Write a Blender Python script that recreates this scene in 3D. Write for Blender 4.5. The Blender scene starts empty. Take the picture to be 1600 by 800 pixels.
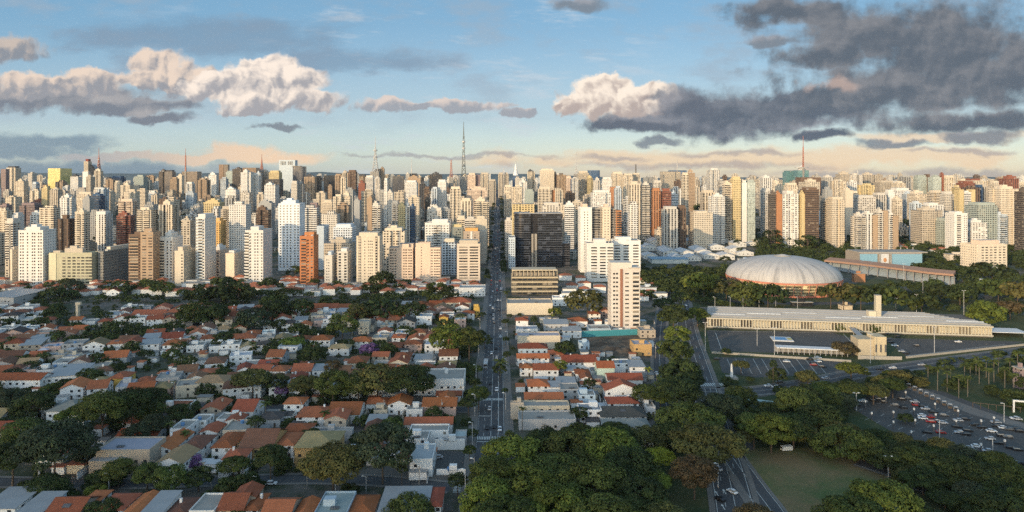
import bpy, math, random
from mathutils import Vector, Matrix, noise as mnoise
R = math.radians
PI = math.pi
S = bpy.context.scene
COL = S.collection
# ------------------------------------------------------------------ camera
F = 1067.0          # focal length in pixels of the 1600 px wide photograph
HY = 275.0          # row of the true horizon in the photograph
CH = 120.0          # camera height above the flat ground
cam = bpy.data.cameras.new('camera'); camo = bpy.data.objects.new('camera', cam); COL.objects.link(camo)
camo.location = (0, 0, CH); camo.rotation_euler = (R(90), 0, 0)
cam.sensor_fit = 'HORIZONTAL'; cam.sensor_width = 36.0; cam.lens = 36.0 * F / 1600.0
cam.shift_y = -(400.0 - HY) / 1600.0
cam.clip_start = 1.0; cam.clip_end = 60000.0
S.camera = camo
S.view_settings.view_transform = 'Standard'; S.view_settings.look = 'None'; S.view_settings.gamma = 1.0
EXPO = 0.8
S.view_settings.exposure = EXPO
S.cycles.use_denoising = False; S.cycles.sample_clamp_indirect = 3.0
S.cycles.max_bounces = 5; S.cycles.diffuse_bounces = 3; S.cycles.glossy_bounces = 2; S.cycles.transparent_max_bounces = 12
S.cycles.volume_bounces = 0
# ------------------------------------------------------------------ sun
SUN_EL = 10.0
SUN_AZ = 219.0      # compass-like: 0 = +Y (view direction), clockwise; the sun stands behind the camera to its left
sd = Vector((math.sin(R(SUN_AZ)) * math.cos(R(SUN_EL)), math.cos(R(SUN_AZ)) * math.cos(R(SUN_EL)), math.sin(R(SUN_EL))))
sl = bpy.data.lights.new('sun', 'SUN'); sl.energy = 2.6; sl.angle = R(0.55); sl.color = (1.0, 0.74, 0.45)
so = bpy.data.objects.new('sun', sl); COL.objects.link(so)
so.rotation_euler = sd.to_track_quat('Z', 'Y').to_euler()

# ------------------------------------------------------------------ tiny node expression builder
class E:
    def __init__(s, nt, sock): s.nt = nt; s.k = sock
    def _m(s, op, *a, clamp=False):
        n = s.nt.nodes.new('ShaderNodeMath'); n.operation = op; n.use_clamp = clamp
        for i, v in enumerate(a):
            if isinstance(v, E): s.nt.links.new(v.k, n.inputs[i])
            else: n.inputs[i].default_value = float(v)
        return E(s.nt, n.outputs[0])
    def __add__(s, o): return s._m('ADD', s, o)
    __radd__ = __add__
    def __mul__(s, o): return s._m('MULTIPLY', s, o)
    __rmul__ = __mul__
    def __sub__(s, o): return s._m('SUBTRACT', s, o)
    def __rsub__(s, o): return s._m('SUBTRACT', o, s)
    def __truediv__(s, o): return s._m('DIVIDE', s, o)
    def __rtruediv__(s, o): return s._m('DIVIDE', o, s)
    def abs(s): return s._m('ABSOLUTE', s)
    def fl(s): return s._m('FLOOR', s)
    def fr(s): return s._m('FRACT', s)
    def gt(s, o): return s._m('GREATER_THAN', s, o)
    def lt(s, o): return s._m('LESS_THAN', s, o)
    def mx(s, o): return s._m('MAXIMUM', s, o)
    def mn(s, o): return s._m('MINIMUM', s, o)
    def pw(s, o): return s._m('POWER', s, o)
    def sqrt(s): return s._m('SQRT', s)
    def cl(s): return s._m('ADD', s, 0.0, clamp=True)
    def ss(s, a, b):          # smoothstep
        n = s.nt.nodes.new('ShaderNodeMapRange'); n.interpolation_type = 'SMOOTHSTEP'
        s.nt.links.new(s.k, n.inputs[0]); n.inputs[1].default_value = a; n.inputs[2].default_value = b
        n.inputs[3].default_value = 0; n.inputs[4].default_value = 1
        return E(s.nt, n.outputs[0])
def nsep(nt, sock):
    n = nt.nodes.new('ShaderNodeSeparateXYZ'); nt.links.new(sock, n.inputs[0])
    return [E(nt, o) for o in n.outputs]
def ncomb(nt, *a):
    n = nt.nodes.new('ShaderNodeCombineXYZ')
    for i, v in enumerate(a):
        if isinstance(v, E): nt.links.new(v.k, n.inputs[i])
        else: n.inputs[i].default_value = float(v)
    return n.outputs[0]
def nnoise(nt, vec, scale, detail=4, rough=0.55, dist=0.0, dim='3D'):
    n = nt.nodes.new('ShaderNodeTexNoise'); n.noise_dimensions = dim; n.inputs['Scale'].default_value = scale; n.inputs['Detail'].default_value = detail
    n.inputs['Roughness'].default_value = rough; n.inputs['Distortion'].default_value = dist
    if vec is not None: nt.links.new(vec, n.inputs['Vector'])
    return E(nt, n.outputs[0])
def nvor(nt, vec, scale, detail=2, smooth=0.6):
    n = nt.nodes.new('ShaderNodeTexVoronoi'); n.voronoi_dimensions = '2D'; n.feature = 'SMOOTH_F1'; n.inputs['Scale'].default_value = scale
    n.inputs['Detail'].default_value = detail; n.inputs['Roughness'].default_value = 0.5; n.inputs['Smoothness'].default_value = smooth
    nt.links.new(vec, n.inputs['Vector'])
    return E(nt, n.outputs['Distance'])
def nwhite(nt, vec):
    n = nt.nodes.new('ShaderNodeTexWhiteNoise'); n.noise_dimensions = '3D'; nt.links.new(vec, n.inputs['Vector'])
    return E(nt, n.outputs['Value'])
def _col(nt, c, inp):
    if isinstance(c, (tuple, list)): inp.default_value = (c[0], c[1], c[2], 1)
    else: nt.links.new(c.k if isinstance(c, E) else c, inp)
def nmix(nt, f, a, b, blend='MIX'):
    n = nt.nodes.new('ShaderNodeMix'); n.data_type = 'RGBA'; n.blend_type = blend
    if isinstance(f, E): nt.links.new(f.k, n.inputs[0])
    else: n.inputs[0].default_value = f
    _col(nt, a, n.inputs[6]); _col(nt, b, n.inputs[7])
    return n.outputs[2]

def mulsky(c, f):
    g = nt.nodes.new('ShaderNodeVectorMath'); g.operation = 'SCALE'; nt.links.new(c, g.inputs[0]); nt.links.new(f.k, g.inputs['Scale']); return g.outputs[0]
# ------------------------------------------------------------------ sky: Nishita sky with clouds laid into it by direction
W = bpy.data.worlds.new('World'); S.world = W; W.use_nodes = True
nt = W.node_tree; nt.nodes.clear()
SKY_STR = 0.13
sky = nt.nodes.new('ShaderNodeTexSky'); sky.sky_type = 'NISHITA'; sky.sun_disc = False
sky.sun_elevation = R(SUN_EL); sky.sun_rotation = R(SUN_AZ); sky.altitude = 750; sky.air_density = 1.0; sky.dust_density = 0.6; sky.ozone_density = 1.6
CK = 1.0 / (SKY_STR * 2 ** EXPO)          # a cloud radiance written as it should look on screen (linear)
tc = nt.nodes.new('ShaderNodeTexCoord')
dx, dy, dz = nsep(nt, tc.outputs['Generated'])
ay = dy.abs().mx(0.08)
U = dx / ay * 10.67          # hundreds of photograph pixels right of the view axis
V = dz / ay * 10.67          # and above the horizon
U0 = U; side = (1.0 - dy.gt(0.0)) * 37.0     # other clouds behind the camera
P = ncomb(nt, U + side, V, 0)
warp = nnoise(nt, P, 1.1, 5, 0.6, dim='2D')
warp2 = nnoise(nt, ncomb(nt, U + side + 9.0, V * 1.3, 0), 1.3, 5, 0.6, dim='2D')
Pw = ncomb(nt, U + side + (warp - 0.5) * 0.5, V + (warp2 - 0.5) * 0.35, 0)
Pw2 = ncomb(nt, U + side + (warp - 0.5) * 0.5 + 0.07, V + (warp2 - 0.5) * 0.35 - 0.07, 0)
bil = nvor(nt, Pw, 2.3, 3.0, 0.6)         # billows of the cumulus
bil2 = nvor(nt, Pw2, 2.3, 3.0, 0.6)       # the same a little towards the sun: the difference gives their modelling
fine = nnoise(nt, P, 1.9, 7, 0.58, dim='2D')
soft = nnoise(nt, ncomb(nt, U * 0.55 + side, V * 1.5, 0), 1.3, 6, 0.6, dim='2D')
Uw = U + (warp - 0.5) * 0.55 + (fine - 0.5) * 0.35; Vw = V + (warp2 - 0.5) * 0.32 + (soft - 0.5) * 0.15
def field(ells):
    f = None
    for (px, py, a, b) in ells:
        ex = (Uw - (px - 800) / 100.0) * (100.0 / a); ey = (Vw - (HY - py) / 100.0) * (100.0 / b)
        r = 1.0 - (ex * ex + ey * ey).sqrt()
        f = r if f is None else f.mx(r)
    return f
def sc(c): return (c[0] * CK, c[1] * CK, c[2] * CK)
base = nmix(nt, 1.0, sky.outputs[0], (1.0, 1.0, 1.0), 'MULTIPLY')
# clear-sky haze towards the horizon, as warm and grey as the evening air
hz = (1.0 - (V / 1.9)).cl()
base = nmix(nt, hz.pw(1.6) * 0.75, base, nmix(nt, U.ss(-4.0, 3.0), sc((0.33, 0.44, 0.54)), sc((0.56, 0.48, 0.43))))
base = nmix(nt, (V / 0.9).cl() * 0.8 * dy.ss(-0.3, 0.2), base, nmix(nt, V.ss(0.3, 2.8), sc((0.47, 0.59, 0.67)), sc((0.18, 0.385, 0.59))))
# high thin veils
veil = soft.ss(0.46, 0.72) * (V.ss(0.3, 1.6)) * 0.55
base = nmix(nt, veil, base, sc((0.36, 0.44, 0.53)))
wisp = nnoise(nt, ncomb(nt, U * 0.4 - V * 0.25, V * 2.2 + U * 0.12, 0), 1.5, 7, 0.65, dim='2D')
base = nmix(nt, wisp.ss(0.52, 0.75) * U.ss(-8, -1) * (1.0 - U.ss(0.5, 3.5)) * 0.6, base, sc((0.62, 0.68, 0.74)))
d = (field([(330, 60, 330, 48), (520, 95, 200, 30)]) + (soft - 0.5) * 1.6).ss(0.0, 0.7) * 0.62
base = nmix(nt, d, base, sc((0.20, 0.30, 0.42)))
d = (field([(60, 222, 150, 16), (150, 268, 330, 20), (40, 235, 90, 16)]) + (soft - 0.5) * 1.4).ss(-0.1, 0.6) * 0.8
base = nmix(nt, d, base, sc((0.17, 0.26, 0.35)))
# warm cloud low over the horizon
d = (field([(330, 246, 200, 13), (370, 238, 75, 18), (200, 246, 150, 8)]) + (fine - 0.5) * 0.9).ss(0.0, 0.45) * 0.92
base = nmix(nt, d, base, nmix(nt, U.ss(-7.0, -3.8), sc((0.45, 0.45, 0.46)), sc((0.95, 0.68, 0.46))))
d = (field([(1100, 248, 420, 18), (1350, 245, 330, 22), (1480, 215, 220, 12)]) + (soft - 0.5) * 1.7).ss(0.0, 0.6) * 0.7
base = nmix(nt, d, base, sc((0.92, 0.66, 0.43)))
d = (field([(1080, 258, 300, 9), (1160, 240, 190, 7), (1420, 272, 380, 10), (960, 247, 110, 7), (1500, 238, 150, 6), (700, 243, 300, 4)]) + (soft - 0.5) * 1.9 + (fine - 0.5) * 0.8).ss(0.0, 0.9) * 0.6
base = nmix(nt, d, base, sc((0.33, 0.31, 0.34)))
# grey undersides and banks
def off(ells): return [(px - 16, py - 13, a, b) for (px, py, a, b) in ells]
def bank(base, ells, amp, w, lit, dark, k=1.0):
    f = field(ells)
    dd = (f * 1.6 + 0.10 + (fine - 0.5) * amp * 1.5 + (soft - 0.5) * amp * 0.9 + (0.36 - bil) * amp * 0.3)
    den = dd.ss(-0.12, w * 3.2)
    f2 = field(off(ells)); sh = ((bil - bil2) * 0.8 + (f2 - f) * 1.0 + (warp - 0.5) * 0.9 + (soft - 0.5) * 1.9 + 0.36).ss(-0.2, 1.2)
    return nmix(nt, den * k, base, nmix(nt, sh, sc(dark), sc(lit)))
base = bank(base, [(90, 150, 190, 26), (250, 185, 60, 12), (190, 165, 130, 18)], 1.0, 0.22, (0.43, 0.42, 0.43), (0.21, 0.24, 0.29))
base = bank(base, [(1130, 178, 190, 46), (1010, 192, 110, 20), (1260, 165, 150, 40), (1280, 210, 55, 12)], 1.0, 0.22, (0.27, 0.29, 0.33), (0.115, 0.145, 0.19))
base = bank(base, [(1430, 60, 250, 80), (1560, 120, 230, 70), (1240, 15, 130, 30), (1300, 85, 110, 34), (1520, 190, 190, 26), (1400, 140, 240, 55), (1480, 90, 260, 110)], 1.05, 0.28, (0.25, 0.26, 0.285), (0.118, 0.148, 0.188))
base = bank(base, [(1400, 224, 75, 10), (1530, 215, 80, 14), (900, 8, 50, 18), (440, 200, 50, 5), (1025, 222, 45, 8), (1210, 60, 60, 12)], 1.0, 0.26, (0.38, 0.38, 0.41), (0.21, 0.245, 0.29), 0.9)
d = (field([(1300, 132, 70, 13)]) + (fine - 0.5) * 2.2).ss(0.0, 0.8) * 0.5
base = nmix(nt, d, base, sc((0.78, 0.56, 0.46)))
# the sunlit cumulus
def cumulus(base, ells, amp, w, lit, dark, vb, vt, k=1.0, hard=1.7):
    f = field(ells)
    dd = f * 1.8 + 0.14 + (0.38 - bil) * amp * 1.0 + (fine - 0.5) * 0.85 * amp
    den = dd.ss(-0.08, w * 2.4)
    hgt = V.ss((HY - vb) / 100.0, (HY - vt) / 100.0)
    f2 = field(off(ells)); sh = (hgt * 0.60 + (bil - bil2) * hard + (f2 - f) * 0.7 + (warp - 0.5) * 0.35 + 0.24).ss(-0.25, 1.15)
    return nmix(nt, den * k, base, nmix(nt, sh, sc(dark), sc(lit)))
base = cumulus(base, [(25, 82, 75, 26), (-60, 95, 90, 26)], 0.9, 0.25, (0.62, 0.52, 0.45), (0.27, 0.29, 0.33), 112, 60, 0.95)
base = cumulus(base, [(150, 128, 70, 26), (60, 135, 90, 24), (245, 100, 62, 24), (285, 122, 60, 24), (215, 122, 50, 24)], 0.9, 0.2, (0.86, 0.70, 0.58), (0.33, 0.34, 0.375), 165, 85)
base = cumulus(base, [(400, 140, 105, 40), (425, 108, 55, 30), (345, 140, 65, 28), (475, 128, 52, 32), (395, 168, 60, 16), (490, 155, 48, 20)], 0.85, 0.16, (1.02, 0.88, 0.76), (0.40, 0.395, 0.42), 192, 85)
base = cumulus(base, [(600, 166, 62, 17), (720, 166, 85, 12), (805, 178, 30, 10), (660, 168, 60, 10)], 1.0, 0.22, (0.80, 0.66, 0.58), (0.36, 0.37, 0.41), 182, 150, 0.9)
base = cumulus(base, [(935, 155, 72, 38), (965, 135, 42, 26), (905, 160, 40, 28), (1020, 150, 55, 24), (985, 165, 62, 24)], 0.8, 0.15, (1.04, 0.90, 0.76), (0.50, 0.42, 0.39), 200, 112, 1.0)
base = bank(base, [(1010, 195, 95, 14), (1075, 165, 60, 30), (1040, 148, 26, 9)], 1.0, 0.3, (0.30, 0.31, 0.35), (0.13, 0.155, 0.20), 0.9)
# unseen sky behind the camera, brightened and warmed to add fill light
rear_fill = dy.ss(-0.05, -0.75) if False else (1.0 - dy.ss(-0.75, 0.05))
base = nmix(nt, 1.0, base, ncomb(nt, rear_fill * 2.0 + 1.0, rear_fill * 1.6 + 1.0, rear_fill * 1.1 + 1.0), 'MULTIPLY')
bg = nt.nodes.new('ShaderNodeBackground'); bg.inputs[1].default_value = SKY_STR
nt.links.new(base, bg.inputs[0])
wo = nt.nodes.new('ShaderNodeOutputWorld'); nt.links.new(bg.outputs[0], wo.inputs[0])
W.cycles.sampling_method = 'MANUAL'; W.cycles.sample_map_resolution = 512

# ================================================================== helpers
def gz(x, y):
    """height of the terrain: flat near the camera, rising to the ridge the avenue climbs"""
    if y < 850: return 0.0
    if y < 2300:
        t = (y - 850) / 1450.0
        return 70.0 * t * t * (3 - 2 * t)
    t = min(1.0, (y - 2300) / 1800.0)
    return 70.0 - 45.0 * t * t * (3 - 2 * t)
def DR(py):
    """distance at which the ground shows on row py"""
    a, b = 100.0, 2290.0
    for _ in range(50):
        m = 0.5 * (a + b)
        if HY + F * (CH - gz(0, m)) / m > py: a = m
        else: b = m
    return 0.5 * (a + b)
def G(px, py):
    y = DR(py); return Vector(((px - 800.0) * y / F, y, gz(0, y)))
def PX(v): return (800 + F * v.x / v.y, HY + F * (CH - v.z) / v.y)
AV_A, AV_B = -3.8, -0.0191
def avx(y): return AV_A + AV_B * y
GRID = math.atan(0.0191)          # the city blocks follow the avenue

class MB:
    def __init__(s): s.v = []; s.f = []; s.m = []
    def quad(s, a, b, c, d, m=0):
        n = len(s.v); s.v += [a, b, c, d]; s.f.append((n, n + 1, n + 2, n + 3)); s.m.append(m)
    def poly(s, pts, m=0):
        n = len(s.v); s.v += list(pts); s.f.append(tuple(range(n, n + len(pts)))); s.m.append(m)
    def prism(s, pts, z0, z1, m=0, top=None, bottom=False):
        n = len(s.v); k = len(pts)
        s.v += [(p[0], p[1], z0) for p in pts] + [(p[0], p[1], z1) for p in pts]
        for i in range(k):
            j = (i + 1) % k; s.f.append((n + i, n + j, n + k + j, n + k + i)); s.m.append(m)
        s.f.append(tuple(n + k + i for i in range(k))); s.m.append(m if top is None else top)
        if bottom: s.f.append(tuple(n + i for i in reversed(range(k)))); s.m.append(m)
        return s
    def box(s, x0, x1, y0, y1, z0, z1, m=0, bottom=True):
        return s.prism([(x0, y0), (x1, y0), (x1, y1), (x0, y1)], z0, z1, m, None, bottom)
    def tube(s, a, b, r0, r1, n=6, m=0, caps=True):
        a = Vector(a); b = Vector(b); d = (b - a).normalized()
        u = d.orthogonal().normalized(); w = d.cross(u); i0 = len(s.v)
        for q, r in ((a, r0), (b, r1)):
            for i in range(n):
                t = 2 * PI * i / n; s.v.append(tuple(q + (u * math.cos(t) + w * math.sin(t)) * r))
        for i in range(n):
            j = (i + 1) % n; s.f.append((i0 + i, i0 + j, i0 + n + j, i0 + n + i)); s.m.append(m)
        if caps:
            s.f.append(tuple(i0 + i for i in reversed(range(n)))); s.f.append(tuple(i0 + n + i for i in range(n))); s.m += [m, m]
        return s
    def mesh(s, name, mats, smooth=False):
        me = bpy.data.meshes.new(name); me.from_pydata([tuple(v) for v in s.v], [], s.f)
        for m in (mats if isinstance(mats, (list, tuple)) else [mats]): me.materials.append(m)
        if any(s.m): me.polygons.foreach_set('material_index', s.m)
        if smooth: me.polygons.foreach_set('use_smooth', [True] * len(s.f))
        me.update(); return me
def link(name, data, parent=None, loc=(0, 0, 0), rz=0.0, sc_=None, color=None):
    o = bpy.data.objects.new(name, data); COL.objects.link(o)
    if parent is not None: o.parent = parent
    o.location = loc
    if rz: o.rotation_euler = (0, 0, rz)
    if sc_ is not None: o.scale = sc_ if isinstance(sc_, (tuple, list, Vector)) else (sc_, sc_, sc_)
    if color is not None: o.color = (color[0], color[1], color[2], color[3] if len(color) > 3 else 1.0)
    return o
REG = []            # things whose label is completed once all stand
def thing(name, label, cat, loc, rz=0.0, group=None, auto=None, data=None, top=0.0, color=None, sc_=None):
    o = link(name, data, None, loc, rz, sc_, color)
    o['category'] = cat
    if group: o['group'] = group
    if label: o['label'] = label
    if auto: REG.append((o, auto, Vector(loc) + Vector((0, 0, top * 0.5))))
    return o
LAND = []           # (phrase, point) landmarks that other labels may refer to
def landmark(phrase, loc, z=0): LAND.append((phrase, PX(Vector(loc) + Vector((0, 0, z)))))
def structure(name, mb, mat, smooth=False):
    o = link(name, mb.mesh(name, mat, smooth)); o['kind'] = 'structure'; return o

# ================================================================== materials
def mat(name):
    m = bpy.data.materials.new(name); m.use_nodes = True; t = m.node_tree
    b = t.nodes['Principled BSDF']; b.inputs['Specular IOR Level'].default_value = 0.3
    return m, t, b
def setc(t, b, c, rough=0.8):
    if isinstance(c, (tuple, list)): b.inputs['Base Color'].default_value = (c[0], c[1], c[2], 1)
    else: t.links.new(c.k if isinstance(c, E) else c, b.inputs['Base Color'])
    if isinstance(rough, E): t.links.new(rough.k, b.inputs['Roughness'])
    else: b.inputs['Roughness'].default_value = rough
def coords(t, kind='Object'):
    n = t.nodes.new('ShaderNodeTexCoord'); return n.outputs[kind]
def objinfo(t):
    n = t.nodes.new('ShaderNodeObjectInfo'); return n
def mul(t, c, f):
    """colour times a scalar"""
    g = t.nodes.new('ShaderNodeVectorMath'); g.operation = 'SCALE'
    if isinstance(c, (tuple, list)): g.inputs[0].default_value = c[:3]
    else: t.links.new(c.k if isinstance(c, E) else c, g.inputs[0])
    if isinstance(f, E): t.links.new(f.k, g.inputs['Scale'])
    else: g.inputs['Scale'].default_value = f
    return g.outputs[0]
def plain(name, c, rough=0.8, var=0.25, scale=0.3, metal=0.0):
    m, t, b = mat(name)
    n = nnoise(t, coords(t), scale, 5, 0.6)
    setc(t, b, mul(t, c, (n - 0.5) * (2 * var) + 1.0), rough); b.inputs['Metallic'].default_value = metal
    return m
def tinted(name, rough=0.8, var=0.25, scale=0.3, randvar=0.0):
    """takes its base colour from the object's own colour"""
    m, t, b = mat(name); oi = objinfo(t)
    n = nnoise(t, coords(t), scale, 5, 0.6)
    f = (n - 0.5) * (2 * var) + 1.0
    if randvar: f = f * (E(t, oi.outputs['Random']) * randvar + (1 - randvar / 2))
    setc(t, b, mul(t, oi.outputs['Color'], f), rough); return m
M = {}
M['tint'] = tinted('painted_wall', 0.85, 0.10, 0.25)
M['tintmetal'] = tinted('painted_metal', 0.35, 0.06, 0.5)
M['concrete'] = plain('concrete', (0.30, 0.28, 0.25), 0.9, 0.3, 0.15)
M['whitewall'] = plain('white_render', (0.70, 0.69, 0.66), 0.85, 0.12, 0.3)
M['metalroof'] = plain('sheet_metal_roof', (0.27, 0.28, 0.29), 0.45, 0.25, 0.2)
M['whiteroof'] = plain('pale_sheet_roof', (0.52, 0.53, 0.54), 0.6, 0.2, 0.08)
M['steel'] = plain('galvanised_steel', (0.42, 0.42, 0.42), 0.5, 0.1, 0.5)
M['darksteel'] = plain('dark_steel', (0.10, 0.10, 0.105), 0.5, 0.2, 0.3)
M['bark'] = plain('bark', (0.10, 0.075, 0.055), 0.95, 0.4, 1.5)
M['palmbark'] = plain('palm_bark', (0.13, 0.115, 0.09), 0.95, 0.3, 2.0)
M['rubber'] = plain('rubber', (0.02, 0.02, 0.02), 0.9, 0.1, 1)
M['paint'] = plain('road_paint', (0.62, 0.62, 0.58), 0.8, 0.25, 0.6)
M['mastgreen'] = plain('mast_steel', (0.13, 0.14, 0.125), 0.7, 0.2, 0.2)
M['redwhite'] = plain('mast_red', (0.36, 0.17, 0.13), 0.7, 0.3, 0.2)
def m_glass():
    m, t, b = mat('window_glass'); oi = objinfo(t)
    r = E(t, oi.outputs['Random'])
    g = nmix(t, r.gt(0.80), (0.030, 0.033, 0.038), (0.26, 0.23, 0.19))
    g = nmix(t, r.gt(0.60) * r.lt(0.72), g, (0.085, 0.08, 0.075))
    setc(t, b, g, 0.18); b.inputs['Specular IOR Level'].default_value = 0.5
    return m
M['glass'] = m_glass()
def m_asphalt(name, c, var=0.35):
    m, t, b = mat(name); co = coords(t)
    n = nnoise(t, co, 0.05, 6, 0.65); n2 = nnoise(t, co, 1.2, 3, 0.6)
    st = nsep(t, co)
    tr = nnoise(t, ncomb(t, st[0] * 0.9, st[1] * 0.02, 0), 1.0, 3, 0.5)      # worn wheel tracks along the road
    setc(t, b, mul(t, c, (n - 0.5) * (2 * var) + (n2 - 0.5) * 0.3 + (tr - 0.5) * 0.5 + 1.0), 0.85)
    return m
M['asphalt'] = m_asphalt('asphalt', (0.075, 0.075, 0.078))
M['lot'] = m_asphalt('car_park_asphalt', (0.080, 0.077, 0.074))
M['pave'] = m_asphalt('pavement_stone', (0.17, 0.155, 0.14))
def m_ground():
    m, t, b = mat('town_ground'); co = coords(t)
    n = nnoise(t, co, 0.035, 6, 0.65); n2 = nnoise(t, co, 0.006, 4, 0.6); n3 = nnoise(t, co, 0.15, 4, 0.6)
    c = nmix(t, n.ss(0.42, 0.55), (0.045, 0.055, 0.028), (0.13, 0.115, 0.10))
    c = nmix(t, n2.ss(0.5, 0.65) * 0.6, c, (0.05, 0.065, 0.03))
    setc(t, b, mul(t, c, (n3 - 0.5) * 0.8 + 1.0), 0.95); return m
M['ground'] = m_ground()
def m_grass(name, a, c2, s=0.05):
    m, t, b = mat(name); co = coords(t)
    n = nnoise(t, co, s, 6, 0.65); n3 = nnoise(t, co, 0.8, 4, 0.65)
    c = nmix(t, n.ss(0.38, 0.62), a, c2)
    setc(t, b, mul(t, c, (n3 - 0.5) * 0.9 + 1.0), 0.95); return m
M['lawn'] = m_grass('lawn_grass', (0.075, 0.115, 0.038), (0.19, 0.140, 0.070), 0.022)
M['grass'] = m_grass('park_grass', (0.035, 0.055, 0.02), (0.07, 0.075, 0.03))
M['farhill'] = m_grass('hazed_wooded_hill', (0.10, 0.135, 0.145), (0.125, 0.155, 0.155), 0.002)  # distance haze put into the hill colour as a bluish grey
M['soil'] = m_grass('bare_soil', (0.16, 0.12, 0.085), (0.07, 0.055, 0.042), 0.07)
def m_leaf():
    m, t, b = mat('foliage'); oi = objinfo(t)
    at = t.nodes.new('ShaderNodeAttribute'); at.attribute_name = 'tone'
    tone = E(t, at.outputs['Fac'])
    r = E(t, oi.outputs['Random'])
    c = nmix(t, (tone * 0.75 + r * 0.15).cl(), mul(t, oi.outputs['Color'], 0.5), mul(t, oi.outputs['Color'], 1.75))
    c = nmix(t, tone.gt(0.8) * 0.35, c, (0.085, 0.10, 0.02))
    setc(t, b, c, 0.75); b.inputs['Specular IOR Level'].default_value = 0.2
    # thin leaves let some light through
    tr = t.nodes.new('ShaderNodeBsdfTranslucent'); t.links.new(c, tr.inputs[0])
    mx = t.nodes.new('ShaderNodeMixShader'); mx.inputs[0].default_value = 0.25
    t.links.new(b.outputs[0], mx.inputs[1]); t.links.new(tr.outputs[0], mx.inputs[2])
    t.links.new(mx.outputs[0], t.nodes['Material Output'].inputs[0])
    return m
M['leaf'] = m_leaf()
def m_tile(name):
    m, t, b = mat(name); oi = objinfo(t); co = coords(t); x, y, z = nsep(t, co)
    n = nnoise(t, co, 0.35, 5, 0.7); n2 = nnoise(t, co, 2.5, 3, 0.6)
    rows = (z * 5.0).fr().ss(0.0, 0.3) * 0.16 + 0.88            # courses of tiles down the slope
    f = ((n - 0.5) * 0.9 + (n2 - 0.5) * 0.55 + 1.0) * rows
    c = mul(t, oi.outputs['Color'], f)
    c = nmix(t, n.ss(0.56, 0.75) * 0.4, c, (0.13, 0.07, 0.05))  # soot and lichen
    setc(t, b, c, 0.9); return m
M['tile'] = m_tile('clay_tile')

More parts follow.
